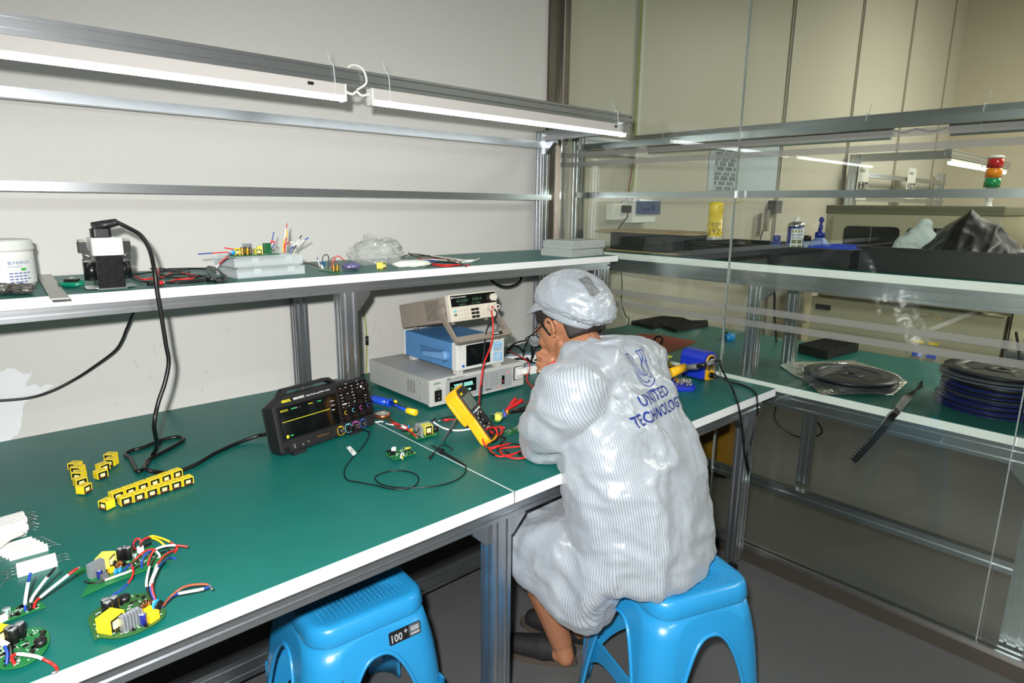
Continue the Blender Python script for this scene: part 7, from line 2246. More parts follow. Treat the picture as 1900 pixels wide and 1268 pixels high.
def stool(label, loc, rz, w, d, far):
    """moulded stool: dimpled seat, flared skirt opened by an arch on each side, stretchers on the far sides."""
    t = thing('stool', label, 'stool', loc, rz, 'sky blue plastic stools')
    H = .47
    n = 9

    def sec(z):
        """half sizes of the outer skirt at height z."""
        k = max(0.0, (H - .045 - z) / (H - .045))
        fl = .004 + .042 * k ** .8 + .010 * math.sin(min(1, k * 3) * pi / 2)
        return w / 2 + fl, d / 2 + fl
    RC = .055
    b = MB()
    # four sides as columns between seat rim and arch line
    arch = []
    for side in range(4):
        L = (w if side % 2 == 0 else d)
        ha = L / 2 - .018
        S = [-1, -.97, -.93, -.88] + [-.86 * cos(pi * i / 22) for i in range(23)] + [.88, .93, .97, 1]
        cols, bot = [], []
        for s in S:
            x = abs(s)
            zl = 0.0 if x >= .86 else (.365 * (1 - (x / .86) ** 2.6) ** .55)
            col = []
            for j in range(n):
                z = zl + (H - .045 - zl) * (j / (n - 1))
                hw, hd = sec(z)
                A, B = (hw, hd) if side % 2 == 0 else (hd, hw)
                rc = RC + .01
                # rounded corner: last 3 parameters sweep half of the corner arc
                if x <= .86:
                    u = s / .86 * (A - rc)
                    p = (u, -B)
                else:
                    a = (x - .86) / .14 * pi / 4
                    u, v_ = A - rc + rc * sin(a), B - rc + rc * cos(a)
                    p = (math.copysign(u, s), -v_)
                c_, s_ = ((1, 0), (0, 1), (-1, 0), (0, -1))[side]
                col.append(V((p[0] * c_ - p[1] * s_, p[0] * s_ + p[1] * c_, z)))
            cols.append(col)
            bot.append(col[0])
        vs = [p for c in cols for p in c]
        fs = [(i * n + j, (i + 1) * n + j, (i + 1) * n + j + 1, i * n + j + 1) for i in range(len(S) - 1) for j in range(n - 1)]
        b.add(vs, fs, STB, True)
        arch.append([p for p, s in zip(bot, S) if abs(s) < .87])
    o = b.build('skirt', t, w=False)
    bm = bmesh.new()
    bm.from_mesh(o.data)
    bmesh.ops.remove_doubles(bm, verts=bm.verts, dist=2e-4)
    bmesh.ops.recalc_face_normals(bm, faces=bm.faces)
    bm.to_mesh(o.data)
    bm.free()
    md = o.modifiers.new('wall', 'SOLIDIFY')
    md.thickness = .006
    md.offset = -1
    for a in arch:
        MB().tube(a, .0055, STB, n=8, sub=2).build('arch_rim', t, w=False)
    # seat: lip ring and top
    b = MB()
    rings = [(.006, H - .047), (.0085, H - .040), (.0015, H - .010), (-.006, H - .002), (-.016, H), (-.030, H - .0015)]
    vs, k = [], 0
    for off, z in rings:
        r_ = rrect(-w / 2 - off, w / 2 + off, -d / 2 - off, d / 2 + off, max(.02, RC + off), 7)
        k = len(r_)
        vs += [V((p[0], p[1], z)) for p in r_]
    # finger hole in the middle
    hr = [(.018, H - .0015), (.013, H - .008), (.012, H - .02)]
    last = vs[-k:]
    for r_, z in hr:
        for p in last:
            a = math.atan2(p.y, p.x)
            vs.append(V((r_ * cos(a), r_ * sin(a), z)))
    R_ = len(rings) + len(hr)
    fs = [(i * k + j, i * k + (j + 1) % k, (i + 1) * k + (j + 1) % k, (i + 1) * k + j) for i in range(R_ - 1) for j in range(k)]
    b.add(vs, fs, STB, True)
    st = b.build('seat', t, w=False)
    b = MB()
    nx, ny = int((w - .06) / .0115), int((d - .06) / .0115)
    for i in range(nx):
        for j in range(ny):
            x, y = (i - (nx - 1) / 2) * .0115, (j - (ny - 1) / 2) * .0115
            if math.hypot(x, y) > .026:
                b.lathe([(.0026, H - .0018), (.0018, H - .0004), (0, H + .0002)], STB, 6, Matrix.Translation((x, y, 0)))
    b.build('anti_slip_dots', st, w=False, kind='stuff')
    # stretchers between the legs of the far sides
    for side in far:
        hw, hd = sec(.20)
        A, B = (hw, hd) if side % 2 == 0 else (hd, hw)
        c_, s_ = ((1, 0), (0, 1), (-1, 0), (0, -1))[side]
        P = []
        for i in range(13):
            q = -1 + 2 * i / 12
            P.append((q * (A - .012), .215 + .0 * q * q, .165 - .12 * abs(q) ** 3))
        b = MB()
        vs = []
        for u, z1, z0 in P:
            for v_ in (B - .014, B - .008):
                for z in (z0, z1):
                    vs.append(V((u * c_ + v_ * s_, u * s_ - v_ * c_, z)))
        fs = []
        for i in range(12):
            o_ = i * 4
            fs += [(o_, o_ + 4, o_ + 5, o_ + 1), (o_ + 2, o_ + 3, o_ + 7, o_ + 6), (o_ + 1, o_ + 5, o_ + 7, o_ + 3), (o_, o_ + 2, o_ + 6, o_ + 4)]
        b.add(vs, fs, STB)
        b.build('stretcher', t, w=False)
    return t, sec


s1, sec = stool('empty sky blue plastic stool pushed half under the bench', (.664, -.872, 0), R(-4), .292, .285, (1, 2))
hw, hd = sec(.36)
b = MB()
tilt = math.atan2(sec(.33)[1] - sec(.40)[1], .07)
Ml = Matrix.Translation((.0, -sec(.388)[1] - .0012, .388)) @ FX @ Matrix.Rotation(-tilt, 4, 'X')
b.prism(rrect(.030, .117, -.016, .016, .004), -.0006, .0004, BLACK, Ml)
text(b, '100', .026, Ml @ Matrix.Translation((.032, -.011, .0008)), mat('sticker_grey', (150, 156, 160), .4), bold=.0006, sx=.86)
text(b, '+', .018, Ml @ Matrix.Translation((.070, -.001, .0008)), mat('sticker_grey', (150, 156, 160), .4), bold=.0006)
b.prism(rrect(.0835, .1155, -.0145, .0145, .003), .0004, .0008, mat('sticker_panel', (70, 76, 80), .4), Ml)
for k in range(5):
    b.prism([(.089 + k * .0046, -.002), (.0925 + k * .0046, -.002), (.0925 + k * .0046, .010), (.089 + k * .0046, .010)], .0008, .0011, mat('sticker_grey', (150, 156, 160), .4), Ml)
b.prism([(.088, -.011), (.112, -.011), (.112, -.006), (.088, -.006)], .0008, .0011, mat('sticker_grey', (150, 156, 160), .4), Ml)
b.build('sticker', s1, w=False, label='black sticker with grey numerals')
b = MB()
for P in ([(-.118, .335), (-.112, .325), (-.108, .330)], [(-.122, .318), (-.112, .314)], [(-.102, .318), (-.092, .322), (-.080, .318)], [(-.094, .345), (-.094, .318), (-.098, .296), (-.104, .286)], [(-.112, .296), (-.098, .296), (-.082, .290)], [(-.086, .300), (-.088, .270), (-.084, .258)],
          [(-.132, .290), (-.120, .296), (-.112, .290), (-.108, .280), (-.114, .272)], [(-.128, .300), (-.126, .284)], [(-.134, .284), (-.132, .262)]):
    Q = []
    for x, z in P:
        A, B = sec(z)
        Q.append(V((x, -B - .0006, z)))
    b.tube(Q, .0009, INK, n=5, sub=3)
b.build('marker_scrawl', s1, w=False, label='dark marker scrawl on the front leg')
s2, _ = stool('sky blue plastic stool that the person in white sits on', (1.372, -1.372, 0), R(-20), .292, .285, (2, 3))

# ---------------------------------------------------------------- person
SKIN = mat('warm_skin', (156, 108, 80), .48, 0, .4, nz=(40, .06))
HAIR = mat('dark_brown_hair', (30, 22, 19), .62, bump=(220, .25))
b_ = SKIN.node_tree.nodes['Principled BSDF']
b_.inputs['Subsurface Weight'].default_value = .12
b_.inputs['Subsurface Radius'].default_value = (.012, .005, .003)
F = V((-.13, .9915, 0)).normalized()
L = V((-F.y, F.x, 0))            # the person's left
UP = V((0, 0, 1))
per = thing('person', 'person in white striped coat and cap bent over the bench on a blue stool', 'person', (1.36, -1.36, 0))


def body(f, l, z, o=V((1.32, -1.29, 0))):
    return o + F * f + L * l + UP * z


# head frame: x forward (pitched down), y left, z up
HC = V((1.330, -.985, 1.082))
pit = R(27)
HF = V((.0, 1.0, 0)).normalized()
HL = V((-HF.y, HF.x, 0))
hx = (HF * cos(pit) - UP * sin(pit)).normalized()
hz = (HF * sin(pit) + UP * cos(pit)).normalized()
HM = Matrix(((hx.x, HL.x, hz.x, HC.x), (hx.y, HL.y, hz.y, HC.y), (hx.z, HL.z, hz.z, HC.z), (0, 0, 0, 1)))
HR = HM.to_3x3()


def hp(x, y, z):
    return HM @ V((x, y, z))


bd = MB()
bd.ball(hp(-.012, 0, .030), (.094, .074, .085), SKIN, 28, 18, HR)
bd.ball(hp(.030, 0, -.012), (.066, .064, .080), SKIN, 24, 16, HR)
bd.ball(hp(.040, 0, -.062), (.050, .048, .050), SKIN, 24, 14, HR)
bd.ball(hp(.066, 0, -.098), (.024, .026, .020), SKIN, 16, 10, HR)
for s in (-1, 1):
    capsule(bd, hp(-.002, s * .046, -.052), hp(.060, s * .018, -.098), .016, .016, SKIN)
    bd.ball(hp(.064, s * .036, -.026), (.024, .024, .022), SKIN, 14, 10, HR)
    bd.ball(hp(.080, s * .030, .012), (.014, .026, .009), SKIN, 14, 10, HR)
    # ears: rim, bowl and lobe
    E = [hp(-.002, s * .073, -.020), hp(.004, s * .079, .004), hp(-.008, s * .085, .020), hp(-.024, s * .086, .016), hp(-.028, s * .085, -.004), hp(-.020, s * .081, -.022)]
    bd.tube(E, .0052, SKIN, n=8, sub=4)
    bd.ball(hp(-.012, s * .076, -.004), (.016, .006, .024), SKIN, 14, 10, HR)
    bd.ball(hp(-.012, s * .077, -.028), (.007, .005, .008), SKIN, 12, 8, HR)
capsule(bd, hp(.088, 0, .010), hp(.112, 0, -.026), .009, .012, SKIN)
for s in (-1, 1):
    bd.ball(hp(.101, s * .012, -.030), .009, SKIN, 12, 8)
bd.ball(hp(.086, 0, -.060), (.012, .024, .007), SKIN, 14, 8, HR)
bd.ball(hp(.083, 0, -.072), (.012, .021, .007), SKIN, 14, 8, HR)
NB = body(.165, 0, 1.02)
capsule(bd, NB + V((0, 0, -.04)), hp(-.030, 0, -.045), .060, .052, SKIN)
capsule(bd, NB + V((0, 0, -.02)), hp(-.010, 0, -.060), .052, .043, SKIN)
# trunk and upper limbs under the coat
capsule(bd, body(0, 0, .58), body(.05, 0, .75), .115, .10, SKIN)
capsule(bd, body(.05, 0, .75), body(.13, 0, .93), .10, .10, SKIN)
capsule(bd, body(.135, .10, .95), body(.135, -.10, .95), .065, .065, SKIN)
SHL, SHR = body(.115, .178, .950), body(.135, -.175, .950)
ELL, WRL = V((1.150, -1.090, .803)), V((1.205, -1.0536, 0.9008))
ELR, WRR = V((1.50, -.86, .80)), V((1.33, -0.989, 0.9168))
for a, e, w_ in ((SHL, ELL, WRL), (SHR, ELR, WRR)):
    capsule(bd, a, e, .044, .036, SKIN)
    capsule(bd, e, w_, .036, .025, SKIN)
HIPL, HIPR = body(.0, .100, .555), body(.0, -.095, .555)
KNL, ANL = V((1.175, -.955, .480)), V((1.283, -1.045, .085))
KNR, ANR = V((1.330, -.870, .490)), V((1.395, -1.010, .095))
for h, k, a in ((HIPL, KNL, ANL), (HIPR, KNR, ANR)):
    capsule(bd, h, k, .075, .060, SKIN)
    d = (a - k)
    back = V((F.x, F.y, 0)) * -1
    capsule(bd, k, k + d * .35 + back * .018, .058, .061, SKIN)
    capsule(bd, k + d * .35 + back * .018, k + d * .76 + back * .004, .061, .042, SKIN)
    capsule(bd, k + d * .76 + back * .004, a, .042, .035, SKIN)
    capsule(bd, a, a + V((0, 0, -.045)) + back * .018, .031, .029, SKIN)
    capsule(bd, a + V((0, 0, -.04)), a + V((F.x, F.y, 0)) * .12 + V((0, 0, -.055)), .030, .022, SKIN)


def hand(mb, wrist, df, dn, side, curl, spread=.10, th=(.6, .5)):
    """palm, five separate jointed fingers; df along the palm, dn out of its back, side = where the thumb sits."""
    df, dn = V(df).normalized(), V(dn).normalized()
    dn = (dn - df * dn.dot(df)).normalized()
    ds = df.cross(dn).normalized() * side
    kn = []
    for i in range(4):
        o = (1.5 - i) * .0185
        k = wrist + df * (.078 - .004 * abs(i - 1)) + ds * o - dn * .002 * abs(i - 1.2)
        capsule(mb, wrist + df * .012 + ds * o * .55, k, .0135, .0105, SKIN, 10)
        kn.append(k)
    for i, k in enumerate(kn):
        ln = (.040, .045, .042, .033)[i]
        a = 0.0
        p = k
        r0 = .0093 - .0006 * (i == 3)
        for j in range(3):
            a += R(curl[i][j])
            d = df * cos(a) - dn * sin(a) + ds * (spread * (1.5 - i) * .3 * (1 - j * .3))
            q = p + d.normalized() * ln * (1, .68, .52)[j]
            capsule(mb, p, q, r0, r0 - .0009, SKIN, 10)
            p, r0 = q, r0 - .0009
    t0 = wrist + df * .022 + ds * .022 - dn * .004
    t1 = t0 + df * .030 + ds * .022 * th[0] - dn * .016
    t2 = t1 + df * .030 - ds * .010 * th[1] - dn * .014
    t3 = t2 + df * .020 - ds * .014 * th[1] - dn * .010
    capsule(mb, t0, t1, .0135, .0108, SKIN, 10)
    capsule(mb, t1, t2, .0105, .0098, SKIN, 10)
    capsule(mb, t2, t3, .0098, .0082, SKIN, 10)


# right hand: fist around the red probe in front of the chin
PA, PBt = V((1.225, -0.9829, 0.9568)), V((1.27, -1.013, 0.987))
pd = (PBt - PA).normalized()
hand(bd, WRR, (-.62, .20, .72), (-.40, -.45, .62), 1, ((48, 80, 40), (62, 85, 45), (72, 88, 48), (80, 88, 48)), th=(.7, .9))
capsule(bd, WRR, ELR, .026, .034, SKIN)
# left hand: lower, bent forward and inward from the cuff
hand(bd, WRL, (.78, .62, -.05), (-.45, .60, .60), -1, ((40, 60, 34), (46, 66, 38), (52, 70, 40), (58, 72, 42)), th=(.7, .5))
me = remesh(bd, .0034, 7, .5)
bo = link('body', me, per)
bo.data.transform(WM[per.name].inverted())
b = MB()
for s in (-1, 1):
    o = MB().ball(hp(.075, s * .031, -.004), (.0115, .0130, .0100), WPLA, 16, 10, HR)
    o.ball(hp(.0838, s * .031, -.005), (.0030, .0055, .0055), INK, 12, 8, HR)
    o.build('eye', per)
# hair below the cap: sides, sideburns and nape
b = MB()


def hairf(u, v):
    a = R(60 + 240 * u)            # round the back, starting in front of the left ear
    side = abs(abs(u - .5) * 2)
    zl = -.052 + .034 * (side > .52)
    if .52 < side < .82:
        zl = .014
    if side >= .82:
        zl = -.026 + .052 * min(1, (side - .82) / .12)
    z = zl + (.056 - zl) * v
    z0 = .030
    k = math.sqrt(max(.02, 1 - ((z - z0) / .098) ** 2)) if z > z0 else (1 - .10 * ((z0 - z) / .08) ** 2)
    off = .0035 * min(1, v * 5 + .2)
    x, y = (.096 + off) * cos(a) * k, (.0765 + off) * sin(a) * k
    q = hp(-.012 + x, y, z)
    return q + HR @ V((0, 0, .002 * noise.noise(V((u * 90, v * 3, 0)))))


b.grid(hairf, 140, 12, HAIR)
o = b.build('hair', per)
md = o.modifiers.new('thick', 'SOLIDIFY')
md.thickness = .005
md.offset = 1
for s in (-1, 1):
    MB().tube([hp(.093, s * .016, .016), hp(.090, s * .034, .022), hp(.078, s * .050, .016)], .0035, HAIR, n=6).build('eyebrow', per)
# spectacles
GF_ = mat('black_spectacle_frame', (16, 16, 17), .3)
g = MB()
for s in (-1, 1):
    g.tube([hp(.118, s * .026 + s * .024 * cos(a) + s * .006, -.010 + .019 * sin(a)) for a in [2 * pi * i / 14 for i in range(14)]], .0017, GF_, n=6, closed=True, sub=2)
    g.tube([hp(.116, s * .056, -.002), hp(.106, s * .074, .000), hp(.06, s * .081, .002), hp(.0, s * .083, .014), hp(-.02, s * .083, .006)], .0019, GF_, n=6)
g.tube([hp(.118, .008, -.006), hp(.121, 0, -.002), hp(.118, -.008, -.006)], .0017, GF_, n=6)
gl = g.build('spectacles', per, label='black-framed spectacles')
for s in (-1, 1):
    n_ = 20
    b = MB()
    vs = [hp(.118, s * .032, -.010)] + [hp(.118, s * .032 + .023 * cos(2 * pi * i / n_), -.010 + .0185 * sin(2 * pi * i / n_)) for i in range(n_)]
    b.add(vs, [(0, 1 + i, 1 + (i + 1) % n_) for i in range(n_)], mat('spectacle_lens', (220, 230, 230), .04, 0, .8, alpha=.18))
    b.build('lens', gl)


# white striped satin cloth
def satin(name, dirv, freq, amt=1.0, attr=None):
    m = bpy.data.materials.new(name)
    m.use_nodes = True
    nt = m.node_tree
    bs = nt.nodes['Principled BSDF']
    tc = nt.nodes.new('ShaderNodeTexCoord')
    if attr:
        src = nt.nodes.new('ShaderNodeAttribute')
        src.attribute_name = attr
        so_ = src.outputs['Fac']
    else:
        src = nt.nodes.new('ShaderNodeVectorMath')
        src.operation = 'DOT_PRODUCT'
        src.inputs[1].default_value = dirv
        nt.links.new(tc.outputs['Object'], src.inputs[0])
        so_ = src.outputs['Value']
    sn = nt.nodes.new('ShaderNodeMath')
    sn.operation = 'MULTIPLY'
    sn.inputs[1].default_value = freq
    fr = nt.nodes.new('ShaderNodeMath')
    fr.operation = 'FRACT'
    rp = nt.nodes.new('ShaderNodeValToRGB')
    e = rp.color_ramp.elements
    base, line = tuple(lin(t) for t in (154, 162, 169)) + (1,), tuple(lin(t) for t in (118, 127, 139)) + (1,)
    e[0].position, e[0].color = 0.0, line
    e[1].position, e[1].color = .30, base
    n1 = e.new(.14)
    n1.color = line
    n2 = e.new(.90)
    n2.color = base
    n3 = e.new(.99)
    n3.color = line
    nt.links.new(so_, sn.inputs[0])
    nt.links.new(sn.outputs[0], fr.inputs[0])
    nt.links.new(fr.outputs[0], rp.inputs['Fac'])
    if attr:
        fa = nt.nodes.new('ShaderNodeAttribute')
        fa.attribute_name = attr + '_fade'
        mx = nt.nodes.new('ShaderNodeMix')
        mx.data_type = 'RGBA'
        mx.inputs['A'].default_value = tuple(lin(t) for t in (150, 158, 165)) + (1,)
        nt.links.new(fa.outputs['Fac'], mx.inputs['Factor'])
        nt.links.new(rp.outputs['Color'], mx.inputs['B'])
        nt.links.new(mx.outputs['Result'], bs.inputs['Base Color'])
    else:
        nt.links.new(rp.outputs['Color'], bs.inputs['Base Color'])
    bs.inputs['Roughness'].default_value = .27
    bs.inputs['Specular IOR Level'].default_value = .9
    bs.inputs['Sheen Weight'].default_value = .15
    n4 = nt.nodes.new('ShaderNodeTexNoise')
    n4.inputs['Scale'].default_value = 26
    n4.inputs['Detail'].default_value = 3
    bp_ = nt.nodes.new('ShaderNodeBump')
    bp_.inputs['Strength'].default_value = .22 * amt
    bp_.inputs['Distance'].default_value = .012
    nt.links.new(tc.outputs['Object'], n4.inputs['Vector'])
    nt.links.new(n4.outputs['Fac'], bp_.inputs['Height'])
    nt.links.new(bp_.outputs['Normal'], bs.inputs['Normal'])
    return m


COAT = satin('white_striped_satin', None, 190, 1.0, 'weave')
CAPM = satin('white_striped_cap_satin', (F.x * .45, F.y * .45, .89), 175, .8)
SEAM = mat('white_stitching', (232, 236, 240), .5)


def fbm(q, s1, a1, s2, a2, st):
    q = V((q.x * st[0], q.y * st[1], q.z * st[2]))
    r1 = 1 - abs(noise.noise(q * s1)) * 2
    r2 = 1 - abs(noise.noise(q * s2 + V((5, 3, 1)))) * 2
    return a1 * r1 + a2 * r2


c = MB()
# coat body: lofted oval sections from the stool up to the neck
T = [(-.010, .478, .190, .135), (-.008, .500, .212, .158), (-.004, .54, .222, .162), (.0, .60, .222, .156), (.012, .68, .220, .152), (.035, .76, .216, .148), (.068, .84, .212, .140), (.100, .91, .208, .126), (.122, .96, .196, .106), (.140, 1.00, .150, .090), (.155, 1.03, .105, .078), (.162, 1.045, .085, .066)]
ZSEC = [t_[1] for t_ in T]


def sect(z):
    z = max(ZSEC[0], min(ZSEC[-1] - 1e-6, z))
    for i in range(len(T) - 1):
        if T[i][1] <= z <= T[i + 1][1]:
            k = (z - T[i][1]) / (T[i + 1][1] - T[i][1])
            return [T[i][q] * (1 - k) + T[i + 1][q] * k for q in (0, 2, 3)]
    return [T[-1][0], T[-1][2], T[-1][3]]


NS = 40
rings_ = catmull([(t_[0], t_[1], 0) for t_ in T], 4)
prs = catmull([(t_[2], t_[3], 0) for t_ in T], 4)
vs = []
for r_, q in zip(rings_, prs):
    for k in range(NS):
        a = 2 * pi * k / NS
        vs.append(body(r_.x + q.y * math.copysign(abs(sin(a)) ** .9, sin(a)), q.x * math.copysign(abs(cos(a)) ** .85, cos(a)), r_.y))
M_ = len(rings_)
c.add(vs, [(i * NS + k, i * NS + (k + 1) % NS, (i + 1) * NS + (k + 1) % NS, (i + 1) * NS + k) for i in range(M_ - 1) for k in range(NS)] + [tuple(range(NS - 1, -1, -1)), tuple((M_ - 1) * NS + k for k in range(NS))], COAT)
# skirt over the thighs, hanging on the near side
sk = []
LOW = [(-.08, .476), (-.01, .46), (.012, .37), (.035, .312), (.10, .325), (.18, .362), (.26, .408), (.33, .438), (.372, .452)]
NK = 14
for i in range(NK + 1):
    s = i / NK
    f_ = -.06 + .425 * s
    low = LOW[-1][1]
    for (fa_, za_), (fb_, zb_) in zip(LOW, LOW[1:]):
        if fa_ <= f_ <= fb_:
            low = za_ + (zb_ - za_) * (f_ - fa_) / (fb_ - fa_)
    top = .640 - .085 * s - .03 * max(0, s - .85) / .15
    hw = .220 - .012 * s + .010 * sin(s * pi) - .035 * max(0, (s - .8) / .2) ** 2
    ring_ = []
    for k in range(28):
        a = 2 * pi * k / 28
        cx_, sz_ = math.copysign(abs(cos(a)) ** .6, cos(a)), math.copysign(abs(sin(a)) ** .6, sin(a))
        zz_ = (top + low) / 2 + (top - low) / 2 * sz_
        lw = hw * cx_
        if cx_ < 0 and sz_ < 0:
            zz_ = max(zz_, .42 - .03 * s)
        flare = .022 * max(0, -sz_) * (1 if cx_ > 0 else 0)
        ring_.append(body(f_, lw + flare + .005, zz_))
    sk.append(ring_)
vs = [p for r_ in sk for p in r_]
fs = [(i * 28 + k, i * 28 + (k + 1) % 28, (i + 1) * 28 + (k + 1) % 28, (i + 1) * 28 + k) for i in range(NK) for k in range(28)]
c.add(vs, fs + [tuple(range(27, -1, -1)), tuple(NK * 28 + k for k in range(28))], COAT)
# sleeves
for sh, el_, wr, wide in ((SHL, ELL, WRL, 1.0), (SHR, ELR, WRR, .9)):
    mid = sh.lerp(el_, .5)
    capsule(c, sh + V((0, 0, .0)), mid, .082, .086 * wide, COAT, 22)
    capsule(c, mid, el_ + V((0, 0, -.0)), .084 * wide, .060 * wide, COAT, 22)
    capsule(c, el_, el_.lerp(wr, .55), .060 * wide, .058 * wide, COAT, 20)
    capsule(c, el_.lerp(wr, .55), el_.lerp(wr, .86), .056 * wide, .047 * wide, COAT, 20)
capsule(c, body(.125, .06, .985), SHL, .075, .078, COAT, 20)
capsule(c, body(.125, -.06, .985), SHR, .075, .078, COAT, 20)
me = remesh(c, .0075, 12, .5)


def segd(p, a, e):
    d = e - a
    k = max(0, min(1, (p - a).dot(d) / d.dot(d)))
    q = a + d * k
    return (p - q).length, q, d.normalized(), k


weave, cls = [], []
norms = [V(v.normal) for v in me.vertices]
for v, n_ in zip(me.vertices, norms):
    p = v.co.copy()
    q = V((p.dot(L), p.dot(F), p.z))
    arm = None
    for sh, el_, wr in ((SHL, ELL, WRL), (SHR, ELR, WRR)):
        for a, e in ((sh, el_), (el_, wr)):
            r_ = segd(p, a, e)
            if arm is None or r_[0] < arm[0]:
                arm = r_
    fc, sa, se = sect(p.z)
    ctr = body(fc, 0, p.z)
    dl, df = (p - ctr).dot(L), (p - ctr).dot(F)
    td = math.sqrt((dl / sa) ** 2 + (df / se) ** 2)
    near = max(0, min(1, (td - 1.08) * 4)) * max(0, min(1, (.135 - arm[0]) * 25)) * max(0, min(1, (p.z - .70) * 25))
    skirt = p.z < .66 and df > .10
    if near > .5 and arm[3] > .03:
        cu_, cw_ = basis(arm[2])
        o_ = p - arm[1]
        weave.append(math.atan2(o_.dot(cw_), o_.dot(cu_)) * .078 + 1.0)
        cls.append(1)
    elif skirt:
        weave.append(df * 1.0 + p.z * .12 + dl * .35 + 3.0)
        cls.append(2)
    else:
        weave.append(math.atan2(dl, -df) * .19 + 5.0)
        cls.append(3)
    w_ = noise.noise_vector(q * 6) * .05
    # long drapes on the back, cross folds on the sleeve and at the hip crease
    d1 = fbm(q + w_, 1.0, .0100, 2.3, .0064, (8, 6, 2.8))
    d2 = fbm(q + w_, 1.0, .0105, 2.1, .0068, (6, 6, 12))
    d4 = fbm(V((q.x + q.z * .5, q.y, q.z - q.x * .6)) + w_, 1.0, .0085, 2.2, .0056, (5, 5, 9))
    d3 = .0016 * (1 - 2 * abs(noise.noise(q * 42)))
    d = d1 * (1 - near) + d2 * near + d3 + d4 - .003
    v.co = p + n_ * d
    if v.co.y > -1.195 and .64 < v.co.z < .7535 and (v.co - body(.1, .1, .7)).dot(L) > -.4:
        if v.co.z > .71:
            v.co.z = .7535
at_ = me.attributes.new('weave', 'FLOAT', 'POINT')
at_.data.foreach_set('value', weave)
fade = [1.0] * len(weave)
edge_ = [tuple(e.vertices) for e in me.edges]
for a, e in edge_:
    if abs(weave[a] - weave[e]) > .02:
        fade[a] = fade[e] = 0.0
for val in (.35, .7):
    nf = fade[:]
    for a, e in edge_:
        for i, j in ((a, e), (e, a)):
            if fade[i] < val and fade[j] > val:
                nf[j] = min(nf[j], val)
    fade = nf
at2 = me.attributes.new('weave_fade', 'FLOAT', 'POINT')
at2.data.foreach_set('value', fade)


def weave_set(o, fn):
    a1 = o.data.attributes.new('weave', 'FLOAT', 'POINT')
    a2 = o.data.attributes.new('weave_fade', 'FLOAT', 'POINT')
    I = WM[o.name]
    a1.data.foreach_set('value', [fn(I @ v.co) for v in o.data.vertices])
    a2.data.foreach_set('value', [1.0] * len(o.data.vertices))


co = link('coat', me, per, label='white antistatic coat with fine grey stripes and blue lettering')
co.data.transform(WM[per.name].inverted())
# collar, cuff, seams
b = MB()


def collar(u, v):
    a = R(-150 + 300 * u)
    r_ = .078 + .020 * v
    ctr = NB + F * (.004 + .012 * v) + UP * (.028 - .052 * v + .018 * (1 - v))
    return ctr - F * (cos(a) * r_ * 1.05) + L * (sin(a) * (r_ * 1.02)) + UP * (.014 * cos(a) + .004 * noise.noise(V((u * 9, v * 2, 3))))


b.grid(collar, 60, 8, COAT)
o = b.build('collar', co, label='turned-down collar')
weave_set(o, lambda p: math.atan2((p - NB).dot(L), -(p - NB).dot(F)) * .09)
md = o.modifiers.new('thick', 'SOLIDIFY')
md.thickness = .004
wd = (WRL - ELL).normalized()
cu, cw = basis(wd)
b = MB()
Cc = ELL.lerp(WRL, .90)
b.grid(lambda u, v: Cc + wd * (-.03 + .045 * v) + (cu * cos(2 * pi * u) + cw * sin(2 * pi * u)) * (.047 - .004 * v + .002 * noise.noise(V((u * 12, v * 2, 0)))), 44, 6, COAT, wrap=True)
o = b.build('cuff', co)
weave_set(o, lambda p: math.atan2((p - Cc).dot(cw), (p - Cc).dot(cu)) * .05)
md = o.modifiers.new('thick', 'SOLIDIFY')
md.thickness = .003

# lettering and emblem pressed onto the back of the coat
bmx = bmesh.new()
bmx.from_mesh(me)
bmx.transform(WM[per.name])
bvh = BVHTree.FromBMesh(bmx)
bmx.free()
PRB = mat('royal_blue_print', (14, 40, 118), .45)
hit = bvh.ray_cast(V((0.8, -1.6701, 1.1232)), (V((1.5, -1.1957, 0.862)) - V((0.8, -1.6701, 1.1232))).normalized())
TN = (F * -.93 + UP * .32).normalized()         # out of the back
TX = (L * -1.0).normalized()                    # reading direction
TY = TN.cross(TX).normalized()
TO = hit[0]
print('back print', TO, hit[1])


def press(name, verts, faces, lab=None):
    vs = []
    for u, v in verts:
        o_ = V(TO) + TX * u + TY * v + TN * .5
        h = bvh.ray_cast(o_, -TN)
        q = h[0] + TN * .0016 if h[0] is not None else o_ - TN * .5
        vs.append(q)
    o = MB().add(vs, faces, PRB).build(name, co)
    if lab:
        o['label'] = lab


def dense(vs, fs, cut):
    bm = bmesh.new()
    V_ = [bm.verts.new((p[0], p[1], 0)) for p in vs]
    for f in fs:
        try:
            bm.faces.new([V_[i] for i in f])
        except ValueError:
            pass
    bmesh.ops.remove_doubles(bm, verts=bm.verts, dist=1e-6)
    bmesh.ops.triangulate(bm, faces=bm.faces)
    for _ in range(4):
        es = [e for e in bm.edges if e.calc_length() > cut]
        if not es:
            break
        bmesh.ops.subdivide_edges(bm, edges=es, cuts=1)
        bmesh.ops.triangulate(bm, faces=bm.faces)
    bm.verts.index_update()
    r = [(v.co.x, v.co.y) for v in bm.verts], [tuple(v.index for v in f.verts) for f in bm.faces]
    bm.free()
    return r


for s, size, y in (('UNITED', .040, .004), ('TECHNOLOGY', .040, -.037)):
    vs, fs = text_verts(s, size, ext=0, bold=.0009, align='CENTER', res=2, space=1.10)
    vs, fs = dense([(p.x * (1.0 if s[0] == 'U' else .92), p.y + y) for p in vs], fs, .006)
    press('lettering', vs, fs, 'blue printed ' + ('upper' if s[0] == 'U' else 'lower') + ' line of lettering')


